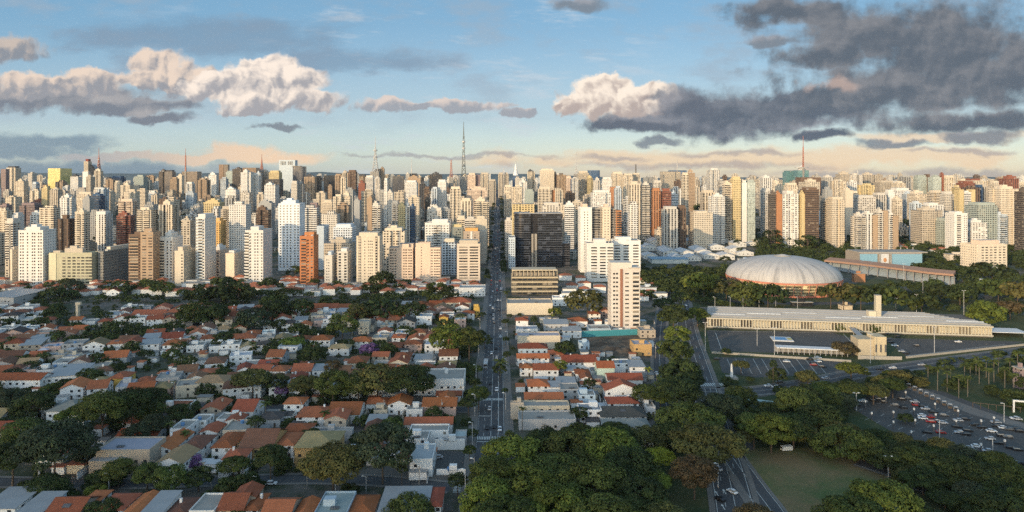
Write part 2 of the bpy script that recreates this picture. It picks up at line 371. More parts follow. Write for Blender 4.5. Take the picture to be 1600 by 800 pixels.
def facade(style):
    """windows repeat in metres over the wall: the pattern of a facade too far off for its panes to be told apart"""
    m, t, b = mat('facade_' + style); oi = objinfo(t)
    x, y, z = nsep(t, coords(t)); gn = t.nodes.new('ShaderNodeNewGeometry'); nx, ny, nz = nsep(t, gn.outputs['Normal'])
    sidef = nx.abs().gt(0.72)
    u = x + (y - x) * sidef
    rnd = E(t, oi.outputs['Random'])
    ac = t.nodes.new('ShaderNodeAttribute'); ac.attribute_name = 'wall_colour'
    am = t.nodes.new('ShaderNodeAttribute'); am.attribute_name = 'massed'
    wallc = nmix(t, E(t, am.outputs['Fac']), oi.outputs['Color'], ac.outputs['Color']); al = E(t, oi.outputs['Alpha'])
    bay = {'grid': 3.3, 'dots': 2.7, 'band': 3.3, 'balc': 7.0, 'vert': 4.6, 'glass': 1.6, 'plain': 3.6, 'hole': 4.2, 'curtain': 3.0}[style]
    bay = (rnd - 0.5) * (bay * 0.35) + bay
    fz = z / 3.05; fu = u / bay + rnd * 7.0
    cz = fz.fr(); cu = fu.fr()
    wn = nwhite(t, ncomb(t, fu.fl(), fz.fl() , rnd * 91.0))
    if style == 'grid': k = cz.gt(0.30) * cz.lt(0.80) * cu.gt(0.18) * cu.lt(0.78)
    elif style == 'dots': k = cz.gt(0.32) * cz.lt(0.78) * cu.gt(0.26) * cu.lt(0.72)
    elif style == 'hole': k = cz.gt(0.28) * cz.lt(0.80) * cu.gt(0.16) * cu.lt(0.70) * wn.gt(0.12)
    elif style == 'band': k = cz.gt(0.36) * cz.lt(0.82) * (cu.gt(0.07))
    elif style == 'balc': k = (cz.gt(0.30) * cz.lt(0.92) * cu.lt(0.52)).mx(cz.gt(0.40) * cz.lt(0.78) * cu.gt(0.66) * cu.lt(0.86))
    elif style == 'vert': k = cu.lt(0.45) * (cz.gt(0.16))
    elif style == 'glass': k = (cz.gt(0.10) * cu.gt(0.05)).mx(0.0)
    elif style == 'curtain': k = cz.gt(0.16) * cu.gt(0.02)
    elif style == 'plain': k = cz.gt(0.4) * cz.lt(0.72) * cu.gt(0.35) * cu.lt(0.65) * sidef
    k = k * nz.abs().lt(0.5) * z.gt(1.0)
    if style in ('grid', 'dots', 'hole'): k = k * (1.0 - sidef * al.lt(0.5))
    pane = nmix(t, wn.gt(0.90), (0.020, 0.022, 0.026), (0.22, 0.19, 0.15))
    pane = nmix(t, wn.gt(0.5) * wn.lt(0.66), pane, (0.06, 0.055, 0.05))
    n = nnoise(t, ncomb(t, x * 0.25, y * 0.25, z * 0.03), 1.0, 4, 0.6)
    wc = mul(t, wallc, (n - 0.5) * 0.36 + 1.0)
    if style == 'curtain':        # near-black office glass between thin pale floor edges
        fl2 = nwhite(t, ncomb(t, 1.0, fz.fl(), 3.0)); n2 = nwhite(t, ncomb(t, (fu * 0.5).fl(), fz.fl(), 5.0))
        wc = nmix(t, k, mul(t, wallc, fl2 * 5.0 + 1.6), mul(t, wallc, n2.gt(0.86) * 1.6 + n2 * 0.6 + 0.4)); rough = 0.5 - k * 0.36
        b.inputs['Specular IOR Level'].default_value = 0.6
    elif style == 'glass':
        frame = mul(t, wallc, 1.9)
        n2 = nwhite(t, ncomb(t, fu.fl(), fz.fl(), 3.0))
        wc = nmix(t, k, frame, mul(t, wallc, n2 * 0.7 + 0.65)); rough = 0.5 - k * 0.38
        b.inputs['Specular IOR Level'].default_value = 0.6
    else:
        if style == 'balc': wc = nmix(t, cz.lt(0.30) * cu.lt(0.52), wc, mul(t, wallc, 1.12))
        wc = nmix(t, k, wc, pane); rough = 0.85 - k * 0.65
    nr = nnoise(t, coords(t), 0.2, 4, 0.6)
    roofc = nmix(t, nr.ss(0.4, 0.6), (0.17, 0.165, 0.16), (0.30, 0.28, 0.26))
    wc = nmix(t, nz.gt(0.5), wc, roofc)
    setc(t, b, wc, rough); return m
FS = {k: facade(k) for k in ('grid', 'dots', 'band', 'balc', 'vert', 'glass', 'plain', 'hole', 'curtain')}

# ================================================================== terrain, streets, lots
def ground():
    ys = [-600, 0, 150, 300, 500, 700, 850] + [850 + 58 * i for i in range(1, 26)] + [2300 + 120 * i for i in range(1, 16)] + [4500, 5500, 7000, 9000]
    xs = [-9000, -4000, -1500, -700, -300, 0, 300, 700, 1500, 4000, 9000]
    b = MB()
    for y in ys:
        for x in xs: b.v.append((x, y, gz(x, y)))
    k = len(xs)
    for j in range(len(ys) - 1):
        for i in range(k - 1):
            b.f.append((j * k + i, j * k + i + 1, (j + 1) * k + i + 1, (j + 1) * k + i)); b.m.append(0)
    return structure('ground', b, M['ground'])
ground()
YS = [225 + 25 * i for i in range(26)] + [850 + 58 * i for i in range(1, 26)] + [2300 + 120 * i for i in range(1, 5)]
def strip(b, x0, x1, dz, ys=YS, f=avx, m=0):
    for a, c in zip(ys[:-1], ys[1:]):
        b.quad((f(a) + x0, a, gz(0, a) + dz), (f(a) + x1, a, gz(0, a) + dz), (f(c) + x1, c, gz(0, c) + dz), (f(c) + x0, c, gz(0, c) + dz), m)
RW = 6.6           # half width of the avenue
b = MB(); strip(b, -RW, RW, 0.03); structure('avenue_road', b, M['asphalt'])
b = MB()
for s in (-1, 1):
    x0, x1 = sorted((s * RW, s * (RW + 4.2)))
    for a, c in zip(YS[:-1], YS[1:]):
        z0, z1 = gz(0, a), gz(0, c)
        b.quad((avx(a) + x0, a, z0 + .14), (avx(a) + x1, a, z0 + .14), (avx(c) + x1, c, z1 + .14), (avx(c) + x0, c, z1 + .14))
        for xx in (x0, x1): b.quad((avx(a) + xx, a, z0), (avx(c) + xx, c, z1), (avx(c) + xx, c, z1 + .14), (avx(a) + xx, a, z0 + .14))
structure('avenue_sidewalk', b, M['pave'])
def dashes(b, off, w, ys, on, gap, dz=0.045):
    y = ys[0]
    while y < ys[1]:
        c = min(y + on, ys[1])
        b.quad((avx(y) + off - w, y, gz(0, y) + dz), (avx(y) + off + w, y, gz(0, y) + dz), (avx(c) + off + w, c, gz(0, c) + dz), (avx(c) + off - w, c, gz(0, c) + dz))
        y += on + gap
b = MB()
dashes(b, 0.0, 0.09, (235, 1900), 40, 6)
dashes(b, -3.3, 0.07, (235, 1200), 4, 6); dashes(b, 3.3, 0.07, (235, 1200), 4, 6)
dashes(b, 3.6, 0.10, (318, 420), 60, 2); dashes(b, -6.2, 0.07, (300, 700), 1.0, 1.2); dashes(b, 6.2, 0.08, (300, 900), 60, 1)
for row in (624.0, 684.5):                  # zebra crossings
    y = DR(row)
    for i in range(17):
        x = avx(y) - 6.2 + i * 0.76; b.quad((x, y - 1.8, .045), (x + .40, y - 1.8, .045), (x + .40, y + 1.8, .045), (x, y + 1.8, .045))
for row, h in ((650.0, 0), (690.0, 0)):
    y = DR(row); b.quad((avx(y) - 6.2, y - .3, .045), (avx(y) - .4, y - .3, .045), (avx(y) - .4, y + .2, .045), (avx(y) - 6.2, y + .2, .045))
p = G(722, 762)
for i in range(7): b.quad((p.x - 3.2, p.y - 4 + i * 1.2, .045), (p.x + 1.6, p.y - 4 + i * 1.2, .045), (p.x + 1.6, p.y - 3.45 + i * 1.2, .045), (p.x - 3.2, p.y - 3.45 + i * 1.2, .045))
structure('avenue_markings', b, M['paint'])

def path_pts(pix): return [G(*p) for p in pix]
def smooth_path(pts, n=8):
    out = []
    P_ = [pts[0]] + pts + [pts[-1]]
    for i in range(1, len(P_) - 2):
        for j in range(n):
            t = j / n; a, b_, c, d_ = P_[i - 1], P_[i], P_[i + 1], P_[i + 2]
            out.append(0.5 * ((2 * b_) + (c - a) * t + (2 * a - 5 * b_ + 4 * c - d_) * t * t + (3 * b_ - a - 3 * c + d_) * t ** 3))
    out.append(pts[-1]); return out
def ribbon(b, pts, w0, w1, dz, m=0):
    n = len(pts)
    L = []
    for i, p in enumerate(pts):
        d = (pts[min(i + 1, n - 1)] - pts[max(i - 1, 0)]); d.z = 0; d.normalize(); q = Vector((d.y, -d.x, 0))
        L.append((p + q * w0, p + q * w1))
    for i in range(n - 1):
        a, c = L[i], L[i + 1]
        z = lambda v: (v.x, v.y, gz(0, v.y) + dz)
        b.quad(z(a[0]), z(a[1]), z(c[1]), z(c[0]), m)
ROADS = []
def road(name, pix, w, dz, kerb=True, sidewalk=2.2):
    pts = smooth_path(path_pts(pix)); ROADS.append((pts, w / 2))
    b = MB(); ribbon(b, pts, -w / 2, w / 2, dz); structure(name, b, M['asphalt'])
    if kerb:
        b = MB(); ribbon(b, pts, -w / 2 - sidewalk, -w / 2, 0.13); ribbon(b, pts, w / 2, w / 2 + sidewalk, 0.13)
        for s in (-1, 1):
            for a, c in zip(pts[:-1], pts[1:]):
                pass
        structure(name.replace('road', 'sidewalk'), b, M['pave'])
    return pts
ROADS.append(([Vector((avx(y), y, 0)) for y in range(220, 1500, 20)], RW + 4))
rL = road('tree_lined_road', [(1046, 650), (1036, 610), (1031, 570), (1031, 530), (1036, 485), (1044, 445), (1050, 425)], 7.5, 0.022)
rR = road('park_side_road', [(1160, 850), (1150, 800), (1138, 745), (1122, 690), (1112, 650), (1100, 606), (1086, 560), (1074, 520), (1067, 480), (1060, 440)], 14.0, 0.026)
rE = road('park_exit_road', [(1124, 684), (1150, 722), (1178, 762), (1206, 800), (1236, 850)], 9.0, 0.030, True, 1.2)
rX = road('cross_road', [(1096, 612), (1180, 611), (1260, 600), (1340, 584), (1440, 570), (1620, 546)], 13.0, 0.018, True, 2.0)
rB = road('far_parkway_road', [(1128, 470), (1240, 474), (1380, 474), (1500, 480), (1620, 492)], 12.0, 0.018, False)
rC = road('curving_road', [(1340, 722), (1400, 742), (1440, 762), (1490, 782), (1560, 812)], 7.0, 0.018, True, 1.4)
rS = road('residential_road', [(705, 762), (600, 752), (480, 748), (330, 752), (160, 756), (-60, 752)], 7.0, 0.014, True, 1.8)
rT = road('back_road', [(742, 640), (640, 641), (520, 640), (400, 636), (200, 632), (-60, 628)], 6.5, 0.014, True, 1.6)
rU = road('upper_road', [(752, 520), (600, 521), (420, 519), (200, 516), (-60, 512)], 6.5, 0.014, True, 1.6)
b = MB()
for pts, off in ((rR, -6.4), (rR, 6.4), (rR, 0.2), (rX, 0.0), (rX, -5.9), (rX, 5.9), (rL, 0.0), (rC, -3.2), (rC, 3.2), (rE, -4.2), (rE, 4.2), (rE, 0.0)): ribbon(b, pts, off - 0.09, off + 0.09, 0.042)
for off in (-3.2, 3.3):
    for i in range(0, len(rR) - 2, 3): ribbon(b, rR[i:i + 2], off - 0.08, off + 0.08, 0.043)
p = G(1112, 601)
for i in range(11): b.quad((p.x - 7 + i * 1.3, p.y - 3, .042), (p.x - 6.3 + i * 1.3, p.y - 3, .042), (p.x - 6.3 + i * 1.3, p.y + 3, .042), (p.x - 7 + i * 1.3, p.y + 3, .042))
for (qx, qy) in ((1108, 768), (1120, 771), (1132, 768), (1114, 790), (1130, 792)):        # lane arrows
    p = G(qx, qy); b.poly([(p.x - .15, p.y - 2.2, .044), (p.x + .15, p.y - 2.2, .044), (p.x + .15, p.y + .6, .044), (p.x - .15, p.y + .6, .044)])
    b.poly([(p.x - .55, p.y + .6, .044), (p.x + .55, p.y + .6, .044), (p.x, p.y + 2.2, .044)])
structure('road_markings', b, M['paint'])
b = MB(); ribbon(b, smooth_path(path_pts([(1143, 742), (1160, 770), (1178, 800), (1195, 830)])), -1.6, 1.6, 0.15); structure('median_pavement', b, M['pave'])
def sheet(name, pix, dz, m):
    b = MB(); b.poly([(v.x, v.y, gz(0, v.y) + dz) for v in path_pts(pix)][::-1]); return structure(name, b, m)
sheet('lawn', [(1158, 708), (1185, 700), (1280, 700), (1345, 716), (1400, 750), (1400, 830), (1235, 830), (1195, 770)], 0.010, M['lawn'])
sheet('park_ground', [(1010, 455), (1620, 470), (1620, 560), (1440, 575), (1340, 590), (1180, 618), (1110, 618), (1085, 560)], 0.006, M['grass'])
sheet('woodland_ground', [(1180, 622), (1330, 600), (1440, 582), (1620, 556), (1660, 900), (1250, 900), (1180, 700), (1130, 640)], 0.006, M['grass'])
sheet('grove_ground', [(786, 690), (1030, 672), (1090, 690), (1140, 900), (740, 900), (768, 760)], 0.008, M['grass'])
sheet('car_park', [(1318, 630), (1420, 603), (1475, 612), (1620, 668), (1620, 745), (1500, 722), (1420, 690)], 0.016, M['lot'])
sheet('parade_ground', [(1104, 516), (1300, 519), (1345, 533), (1352, 556), (1110, 548)], 0.018, M['lot'])
sheet('striped_car_park', [(1122, 558), (1290, 562), (1350, 570), (1340, 578), (1262, 586), (1180, 590), (1128, 582)], 0.018, M['lot'])
sheet('side_car_park', [(1380, 528), (1600, 534), (1570, 540), (1430, 559), (1418, 558)], 0.018, M['lot'])
sheet('sports_field', [(1335, 447), (1520, 449), (1500, 440), (1345, 436)], 0.014, M['grass'])
sheet('field', [(1105, 378), (1205, 378), (1215, 366), (1120, 364)], 0.02, M['grass'])
sheet('building_plot', [(908, 552), (1000, 556), (1005, 524), (905, 522)], 0.016, M['soil'])
sheet('parking_court', [(680, 738), (724, 742), (726, 706), (682, 703)], 0.016, M['lot'])
sheet('palm_walk', [(1414, 606), (1428, 602), (1530, 640), (1620, 668), (1620, 676), (1520, 648)], 0.024, M['pave'])
b = MB()
for i in range(11):
    p, q = G(1136 + i * 13.5, 560.5), G(1146 + i * 14.5, 584); b.quad((p.x - .1, p.y, .03), (p.x + .1, p.y, .03), (q.x + .1, q.y, .03), (q.x - .1, q.y, .03))
for (a0, a1) in (((1118, 520), (1128, 548)), ((1318, 522), (1345, 550)), ((1108, 517), (1300, 520)), ((1418, 556), (1570, 538))):
    p, q = G(*a0), G(*a1); d = (q - p).normalized(); n = Vector((-d.y, d.x, 0)) * 0.14
    b.quad((p - n) + Vector((0, 0, .03)), (p + n) + Vector((0, 0, .03)), (q + n) + Vector((0, 0, .03)), (q - n) + Vector((0, 0, .03)))
for (a0, a1) in (((1345, 640), (1590, 700)), ((1375, 630), (1610, 690)), ((1400, 622), (1610, 678)), ((1355, 655), (1560, 712))):
    A, B = G(*a0), G(*a1); n = int((B - A).length / 5.2); d = (B - A).normalized(); w = Vector((-d.y, d.x, 0))
    for i in range(n):
        c = A + d * (i * 5.2); b.quad(*[tuple(c + w * u + d * v + Vector((0, 0, .03))) for u, v in ((-2.2, -.06), (-2.2, .06), (2.2, .06), (2.2, -.06))])
structure('car_park_markings', b, M['paint'])
# far hills on the left of the skyline
b = MB(); rg = random.Random(4)
xs = [-9000 + 250 * i for i in range(73)]
for i, x in enumerate(xs):
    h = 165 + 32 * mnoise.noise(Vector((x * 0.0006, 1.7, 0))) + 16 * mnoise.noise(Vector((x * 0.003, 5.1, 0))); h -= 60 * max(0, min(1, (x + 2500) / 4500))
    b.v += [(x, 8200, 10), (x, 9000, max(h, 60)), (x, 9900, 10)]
for i in range(len(xs) - 1):
    for k in (0, 1): b.f.append((3 * i + k, 3 * i + 3 + k, 3 * i + 4 + k, 3 * i + 1 + k)); b.m.append(0)
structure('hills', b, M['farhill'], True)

# cloud bank added unseen behind the camera to shade the near quarter
def shade_cloud():
    foot = [(-900, 735), (-300, 735), (-40, 730), (-18, 640), (10, 520), (60, 455), (140, 425), (260, 400), (420, 380), (700, 330), (700, -300), (-900, -300)]
    alt = 900.0; k = alt / math.tan(R(SUN_EL)); hx, hy = math.sin(R(SUN_AZ)) * k, math.cos(R(SUN_AZ)) * k
    rg = random.Random(6); b = MB()
    def inside(x, y):
        c = False; n = len(foot)
        for i in range(n):
            (ax, ay), (bx, by) = foot[i], foot[(i + 1) % n]
            if (ay > y) != (by > y) and x < (bx - ax) * (y - ay) / (by - ay) + ax: c = not c
        return c
    step = 62
    for j in range(-5, 13):
        for i in range(-15, 13):
            x, y = i * step + rg.uniform(-8, 8), j * step + rg.uniform(-8, 8)
            if not inside(x, y) or not all(inside(x + q * 30, y + w * 30) for q in (-1, 1) for w in (-1, 1)): continue
            r, rz = rg.uniform(46, 58), rg.uniform(5, 9); i0 = len(b.v)
            for a in range(7):
                th = PI * a / 6
                for q in range(10):
                    ph = 2 * PI * q / 10; w = 1 + .16 * rg.uniform(-1, 1); b.v.append((x + hx + r * w * math.sin(th) * math.cos(ph), y + hy + r * w * math.sin(th) * math.sin(ph), alt + rz * math.cos(th)))
            for a in range(6):
                for q in range(10): b.f.append((i0 + a * 10 + q, i0 + a * 10 + (q + 1) % 10, i0 + (a + 1) * 10 + (q + 1) % 10, i0 + (a + 1) * 10 + q)); b.m.append(0)
    m = bpy.data.materials.new('added_cloud'); m.use_nodes = True; t = m.node_tree          # see-through, to let part of the sunlight into its shade
    df = t.nodes['Principled BSDF']; df.inputs['Base Color'].default_value = (.8, .8, .8, 1); df.inputs['Roughness'].default_value = 1.0
    tr = t.nodes.new('ShaderNodeBsdfTransparent'); mx = t.nodes.new('ShaderNodeMixShader'); mx.inputs[0].default_value = 0.52
    t.links.new(df.outputs[0], mx.inputs[1]); t.links.new(tr.outputs[0], mx.inputs[2]); t.links.new(mx.outputs[0], t.nodes['Material Output'].inputs[0])
    o = link('cloud', b.mesh('cloud', m, True)); o['kind'] = 'stuff'; o['label'] = 'added unseen cloud bank behind the viewer shading the near quarter'; o['category'] = 'cloud'
shade_cloud()

# ================================================================== towers
TC = {'w': (.66, .64, .60), 'c': (.60, .52, .41), 'b': (.47, .41, .33), 'p': (.64, .50, .39), 't': (.37, .27, .185), 'o': (.40, .19, .095), 'r': (.24, .095, .065),
      'n': (.15, .10, .072), 'g': (.34, .34, .33), 'd': (.075, .075, .08), 'y': (.56, .45, .25), 'u': (.50, .56, .61), 'k': (.020, .022, .027), 'e': (.33, .37, .34),
      'm': (.25, .19, .19), 'q': (.09, .18, .19), 'l': (.05, .095, .17), 'v': (.12, .10, .085), 'i': (.56, .52, .46)}
TW = {'w': 'white', 'c': 'cream', 'b': 'beige', 'p': 'peach', 't': 'tan', 'o': 'orange-brown', 'r': 'brick-red', 'n': 'dark brown', 'g': 'grey', 'd': 'charcoal', 'y': 'golden yellow',
      'u': 'pale blue-white', 'k': 'black glass', 'e': 'grey-green', 'm': 'mauve', 'q': 'green glass', 'l': 'dark blue glass', 'v': 'brown-black', 'i': 'ivory'}
SW = {'grid': 'grid-windowed tower', 'dots': 'dot-windowed tower', 'band': 'banded tower', 'balc': 'balconied tower', 'vert': 'dark-striped tower', 'glass': 'sheer glass tower', 'plain': 'blank-fronted tower', 'hole': 'square-windowed tower', 'W': 'apartment tower', 'B': 'strip-windowed office'}
trg = random.Random(11)
def outline(w, dep, plan):
    h = w / 2
    if plan == 'r': return [(-h, 0), (h, 0), (h, dep), (-h, dep)]
    if plan == 'n':     # recess in the front
        a, k = w * 0.13, min(2.5, dep * .2); return [(-h, 0), (-a, 0), (-a, k), (a, k), (a, 0), (h, 0), (h, dep), (-h, dep)]
    if plan == 's':     # stepped front corner
        a, k = w * 0.30, min(3.0, dep * .22); return [(-h, k), (-h + a, k), (-h + a, 0), (h, 0), (h, dep), (-h, dep)]
    if plan == 'z':
        a, k = w * 0.30, min(3.0, dep * .22); return [(-h, 0), (h - a, 0), (h - a, k), (h, k), (h, dep), (-h, dep)]
    if plan == 'h':
        a, k, c = w * .16, min(2.2, dep * .2), min(2.5, w * .14)
        return [(-h, 0), (-a, 0), (-a, k), (a, k), (a, 0), (h, 0), (h, dep * .35), (h - c, dep * .35), (h - c, dep * .65), (h, dep * .65), (h, dep), (-h, dep), (-h, dep * .65), (-h + c, dep * .65), (-h + c, dep * .35), (-h, dep * .35)]
    if plan == 'c':     # rounded corners
        r = min(w, dep) * 0.28; out = []
        for cx, cy, a0 in ((h - r, r, -90), (h - r, dep - r, 0), (-h + r, dep - r, 90), (-h + r, r, 180)):
            for i in range(5): t = R(a0 + 22.5 * i); out.append((cx + r * math.cos(t), cy + r * math.sin(t)))
        return out
RB = {}
def boxmesh_r(n, a, b, c):
    if (a, b, c) not in RB: RB[(a, b, c)] = MB().box(-a / 2, a / 2, -b / 2, b / 2, 0, c).mesh(n, M['tint'])
    return RB[(a, b, c)]
WIN = {}
def winmesh(w, h, name='window'):
    k = (round(w, 1), round(h, 1), name)
    if k not in WIN: WIN[k] = MB().box(-w / 2, w / 2, -0.06, 0.06, -h / 2, h / 2).mesh(name, M['glass'])
    return WIN[k]
BAL = {}
def balmesh(w, dep=1.4, h=1.05):
    k = (round(w, 1), round(dep, 1), h)
    if k not in BAL:
        b = MB(); b.box(-w / 2, w / 2, -dep, 0, 0, 0.22); b.box(-w / 2, w / 2, -dep, -dep + .14, 0.22, h); b.box(-w / 2, -w / 2 + .14, -dep + .14, 0, 0.22, h); b.box(w / 2 - .14, w / 2, -dep + .14, 0, .22, h)
        BAL[k] = b.mesh('balcony', M['tint'])
    return BAL[k]
FOOT = []           # footprints already taken: x0, x1, y0, y1
NT = [0]
def tower(xl, xr, yt, d, col, style, label=None, dep=None, plan=None, rot=0.0, hat=None, hatcol=None, land=None, kind='apartment_tower', stripes=(), win=None, bal=None, side=True, cat='tower', cap=None, words=None, h=None, top=True, group='towers of the city skyline'):
    """xl..xr: front as seen in the photograph, yt: row of its roof, d: distance in metres"""
    w = (xr - xl) * d / F; xc = ((xl + xr) / 2 - 800) * d / F; z = gz(xc, d); z -= 1.0 if d > 850 else 0.0
    hh = CH - (yt - HY) * d / F - z if h is None else h
    c = TC[col] if isinstance(col, str) else col
    kk = trg.uniform(.92, 1.05); c = tuple(v * kk for v in c)
    dep = dep or min(30, max(14, w * trg.uniform(.75, 1.15)))
    FOOT.append((xc - w / 2, xc + w / 2, d, d + dep))
    body = 'plain' if style in ('W', 'B') else style
    if plan is None: plan = trg.choice('rrnszh') if w > 14 and body not in ('glass', 'W') and not win else 'r'
    t = thing(kind, label, cat, (xc, d, z), GRID + R(rot), group, top=hh,
              auto=None if label else (words or (('tall ' if hh > 75 else 'low ' if hh < 32 else 'slim ' if w < 13 else 'broad ' if w > 32 else '') + (TW.get(col, 'pale') if isinstance(col, str) else 'pale') + ' ' + SW[style])))
    if land: landmark(land, (xc, d, z), hh * .75)
    b = MB(); b.prism(outline(w, dep, plan), 0, hh)
    if top:
        b2 = MB(); b2.box(-w / 2 - .15, w / 2 + .15, -.15, dep + .15, hh - 0.6, hh + .9) if False else None
    link('tower_body', b.mesh('tower_body', FS[body]), t, color=(*c, 1.0 if side else 0.0))
    # roof: machine room, tank
    hat = hat if hat is not None else trg.choice((1, 2, 3, 4, 4))
    hc = TC.get(hatcol, c) if isinstance(hatcol, str) else (hatcol or c)
    if hat in (1, 2, 3):
        a, bb, k = w * trg.uniform(.2, .36), dep * trg.uniform(.22, .36), trg.uniform(3.0, 5.5); ox = trg.uniform(-.12, .12) * w
        link('machine_room', MB().box(ox - a, ox + a, dep / 2 - bb, dep / 2 + bb, hh - .05, hh + k).mesh('machine_room', M['tint']), t, color=hc)
        if hat >= 2:
            a2 = a * .5; link('water_tank', MB().box(ox - a2, ox + a2 * .6, dep / 2 - bb * .6, dep / 2 + bb * .5, hh + k - .05, hh + k + 2.6).mesh('water_tank', M['tint']), t, color=hc)
        if hat == 3 and w > 10:
            link('stair_head', MB().box(-w * .44, -w * .28, dep * .2, dep * .5, hh - .05, hh + 2.8).mesh('stair_head', M['tint']), t, color=hc)
        if hh > 40 and NT[0] % 4 == 0:
            link('aerial', MB().tube((ox, dep / 2, hh + k), (ox, dep / 2, hh + k + 9), .22, .12, 5).mesh('aerial', M['steel']), t)
    if hat and hh > 30:
        for q in range(trg.choice((1, 2, 3))):
            ux, uy = trg.uniform(-.4, .4) * w, trg.uniform(.1, .9) * dep; link('roof_unit', boxmesh_r('roof_unit', trg.choice((1.5, 2.5, 3.5)), trg.choice((1.5, 2.5)), trg.choice((1.5, 2.2))), t, (ux, uy, hh - .02), color=(.4, .39, .37))
    if hat == 4:       # full width cap storey set back
        link('top_storey', MB().box(-w * .40, w * .40, dep * .12, dep * .88, hh - .05, hh + 4.5).mesh('top_storey', M['tint']), t, color=hc)
    if d < 1250:         # parapet along the roof edge
        p = MB()
        for (x0, x1, y0, y1) in ((-w / 2 - .12, w / 2 + .12, -.12, .25), (-w / 2 - .12, w / 2 + .12, dep - .25, dep + .12), (-w / 2 - .12, -w / 2 + .25, .25, dep - .25), (w / 2 - .25, w / 2 + .12, .25, dep - .25)): p.box(x0, x1, y0, y1, hh - .5, hh + .95)
        if plan == 'r': link('roof_parapet', p.mesh('roof_parapet', M['tint']), t, color=tuple(v * 1.02 for v in c))
    for (f0, f1, sc_, sst) in stripes:
        x0, x1 = -w / 2 + f0 * w, -w / 2 + f1 * w
        cc = TC[sc_] if isinstance(sc_, str) else sc_
        link('facade_panel', MB().box(x0, x1, -.45, .3, 0.0, hh + .4 - .3 * (f0 % .07)).mesh('facade_panel', FS[sst]), t, color=(*cc, 1.0))
    if win:              # every window of the front its own pane; past a hundred the topmost rows are one part
        cols, floors, ww, wh, z0, dz = win[:6]
        dz = min(dz, 3.35); n = 0; rest = MB()
        for i in range(60):
            zz = z0 + i * dz
            if zz + wh / 2 > hh - 1.2: break
            for fx in cols:
                xx = -w / 2 + fx * w
                if n < 100: link('window', winmesh(ww, wh), t, (xx, 0.0, zz))
                else: rest.box(xx - ww / 2, xx + ww / 2, -.06, .06, zz - wh / 2, zz + wh / 2)
                n += 1
        if rest.f: link('upper_window_rows', rest.mesh('upper_window_rows', M['glass']), t)['kind'] = 'stuff'
    if style == 'balc' and d < 1200 and not bal:
        bw = min(7.0, w * .42); bal = [(fx, bw, 99, 3.2, 3.05, None) for fx in ((.27, .73) if w > 15 else (.4,))]
    if bal:              # (fraction centre, width m, floors, z0, dz, colour)
        for (fx, bw, floors, z0, dz, bc) in bal:
            dz = min(dz, 3.3)
            for i in range(45):
                zz = z0 + i * dz
                if zz + 2.6 > hh: break
                link('balcony_door', winmesh(bw * .86, 2.2, 'balcony_door'), t, (-w / 2 + fx * w, 0.0, zz + 1.4))
                link('balcony', balmesh(bw), t, (-w / 2 + fx * w, -0.04, zz), color=TC.get(bc, c))
    NT[0] += 1
    return t, w, dep, hh
def lin(n, a=.12, b=.88): return [a + (b - a) * i / (n - 1) for i in range(n)] if n > 1 else [.5]

# ---------------------------------------------------------------- the near row, window by window
tower(29, 67, 361, 740, 'w', 'W', 'broad white apartment tower with arched dark windows beside the olive slab', win=([.09, .19, .37, .57, .66, .82, .92], 16, 1.5, 1.6, 4, 3.75), hat=2, dep=22, land='the white arched-window tower')
tower(77, 143, 396, 745, (.40, .38, .27), 'W', 'wide olive-grey apartment slab with long window strips and dark end wall', win=([.35, .47, .585, .69, .79, .89, .97], 10, 3.4, 1.5, 4, 3.5), hat=3, dep=14, hatcol='b', plan='r', stripes=((0.0, .17, (.58, .54, .38), 'plain'),), land='the olive-grey slab')
tower(153, 162, 394, 752, (.20, .20, .19), 'dots', 'long shadowed grey slab end-on between the olive slab and the brown tower', dep=75, hat=1, rot=-9, hatcol='c')
tower(201, 219, 367, 756, 'n', 'W', 'dark brown tower of stacked wooden balconies, twin of the tan tower', bal=((.48, 10.5, 15, 4, 3.4, 't'),), hat=1, dep=18, hatcol='n')
tower(219.5, 239, 364, 754, 't', 'W', 'tan brick tower with paired window columns and a brown side', win=([.30, .78], 16, 4.2, 1.2, 4, 3.15), hat=1, dep=17, hatcol='t', land='the tan brick tower')
tower(247, 269, 372, 770, 'w', 'W', 'white tower with curved balconies on its corner and square dark windows', win=([.66, .92], 17, 1.7, 1.9, 4, 3.2), bal=((.25, 6.5, 17, 3, 3.2, 'c'),), hat=2, dep=26)
tower(273, 287, 393, 745, 'c', 'W', 'cream tower with few small windows and a long grey banded flank', win=([.80], 11, 2.0, 1.2, 4, 3.3), hat=1, dep=30)
tower(306, 320, 341, 760, 'w', 'W', 'tall slim white tower with glassy balconies above the big dark trees', win=([.12, .86], 20, 1.2, 1.4, 4, 3.5), bal=((.5, 5.6, 20, 3.5, 3.5, 'u'),), hat=4, dep=30, land='the tall slim white tower')
tower(330, 344, 392, 800, 'p', 'W', 'peach tower with two columns of square brown windows', win=([.28, .72], 9, 2.6, 1.8, 4, 3.2), hat=2, dep=26, hatcol='w', stripes=())
tower(352.5, 366, 397, 772, (.66, .54, .42), 'plain', 'blank cream gable-ended tower beside the big dark trees', hat=1, dep=32, hatcol='w')
tower(333, 345, 346, 950, (.68, .42, .16), 'dots', 'bright amber tower with a dark balcony flank behind the slim white tower', hat=1, dep=18)
tower(383, 411, 361, 745, 'w', 'W', 'white tower with a column of rounded balconies and square windows', win=([.30, .55, .70, .92], 17, 1.5, 1.4, 4, 3.3), bal=((.10, 5.0, 17, 3, 3.3, 'w'),), hat=1, dep=30, land='the white rounded-balcony tower')
tower(435, 468, 319, 865, (.70, .73, .76), 'W', 'large white tower with rows of small square windows beside the orange-brick tower', win=([.10, .26, .42, .58, .78, .93], 17, 1.7, 1.7, 6, 4.5), hat=3, dep=24, land='the large white tower')
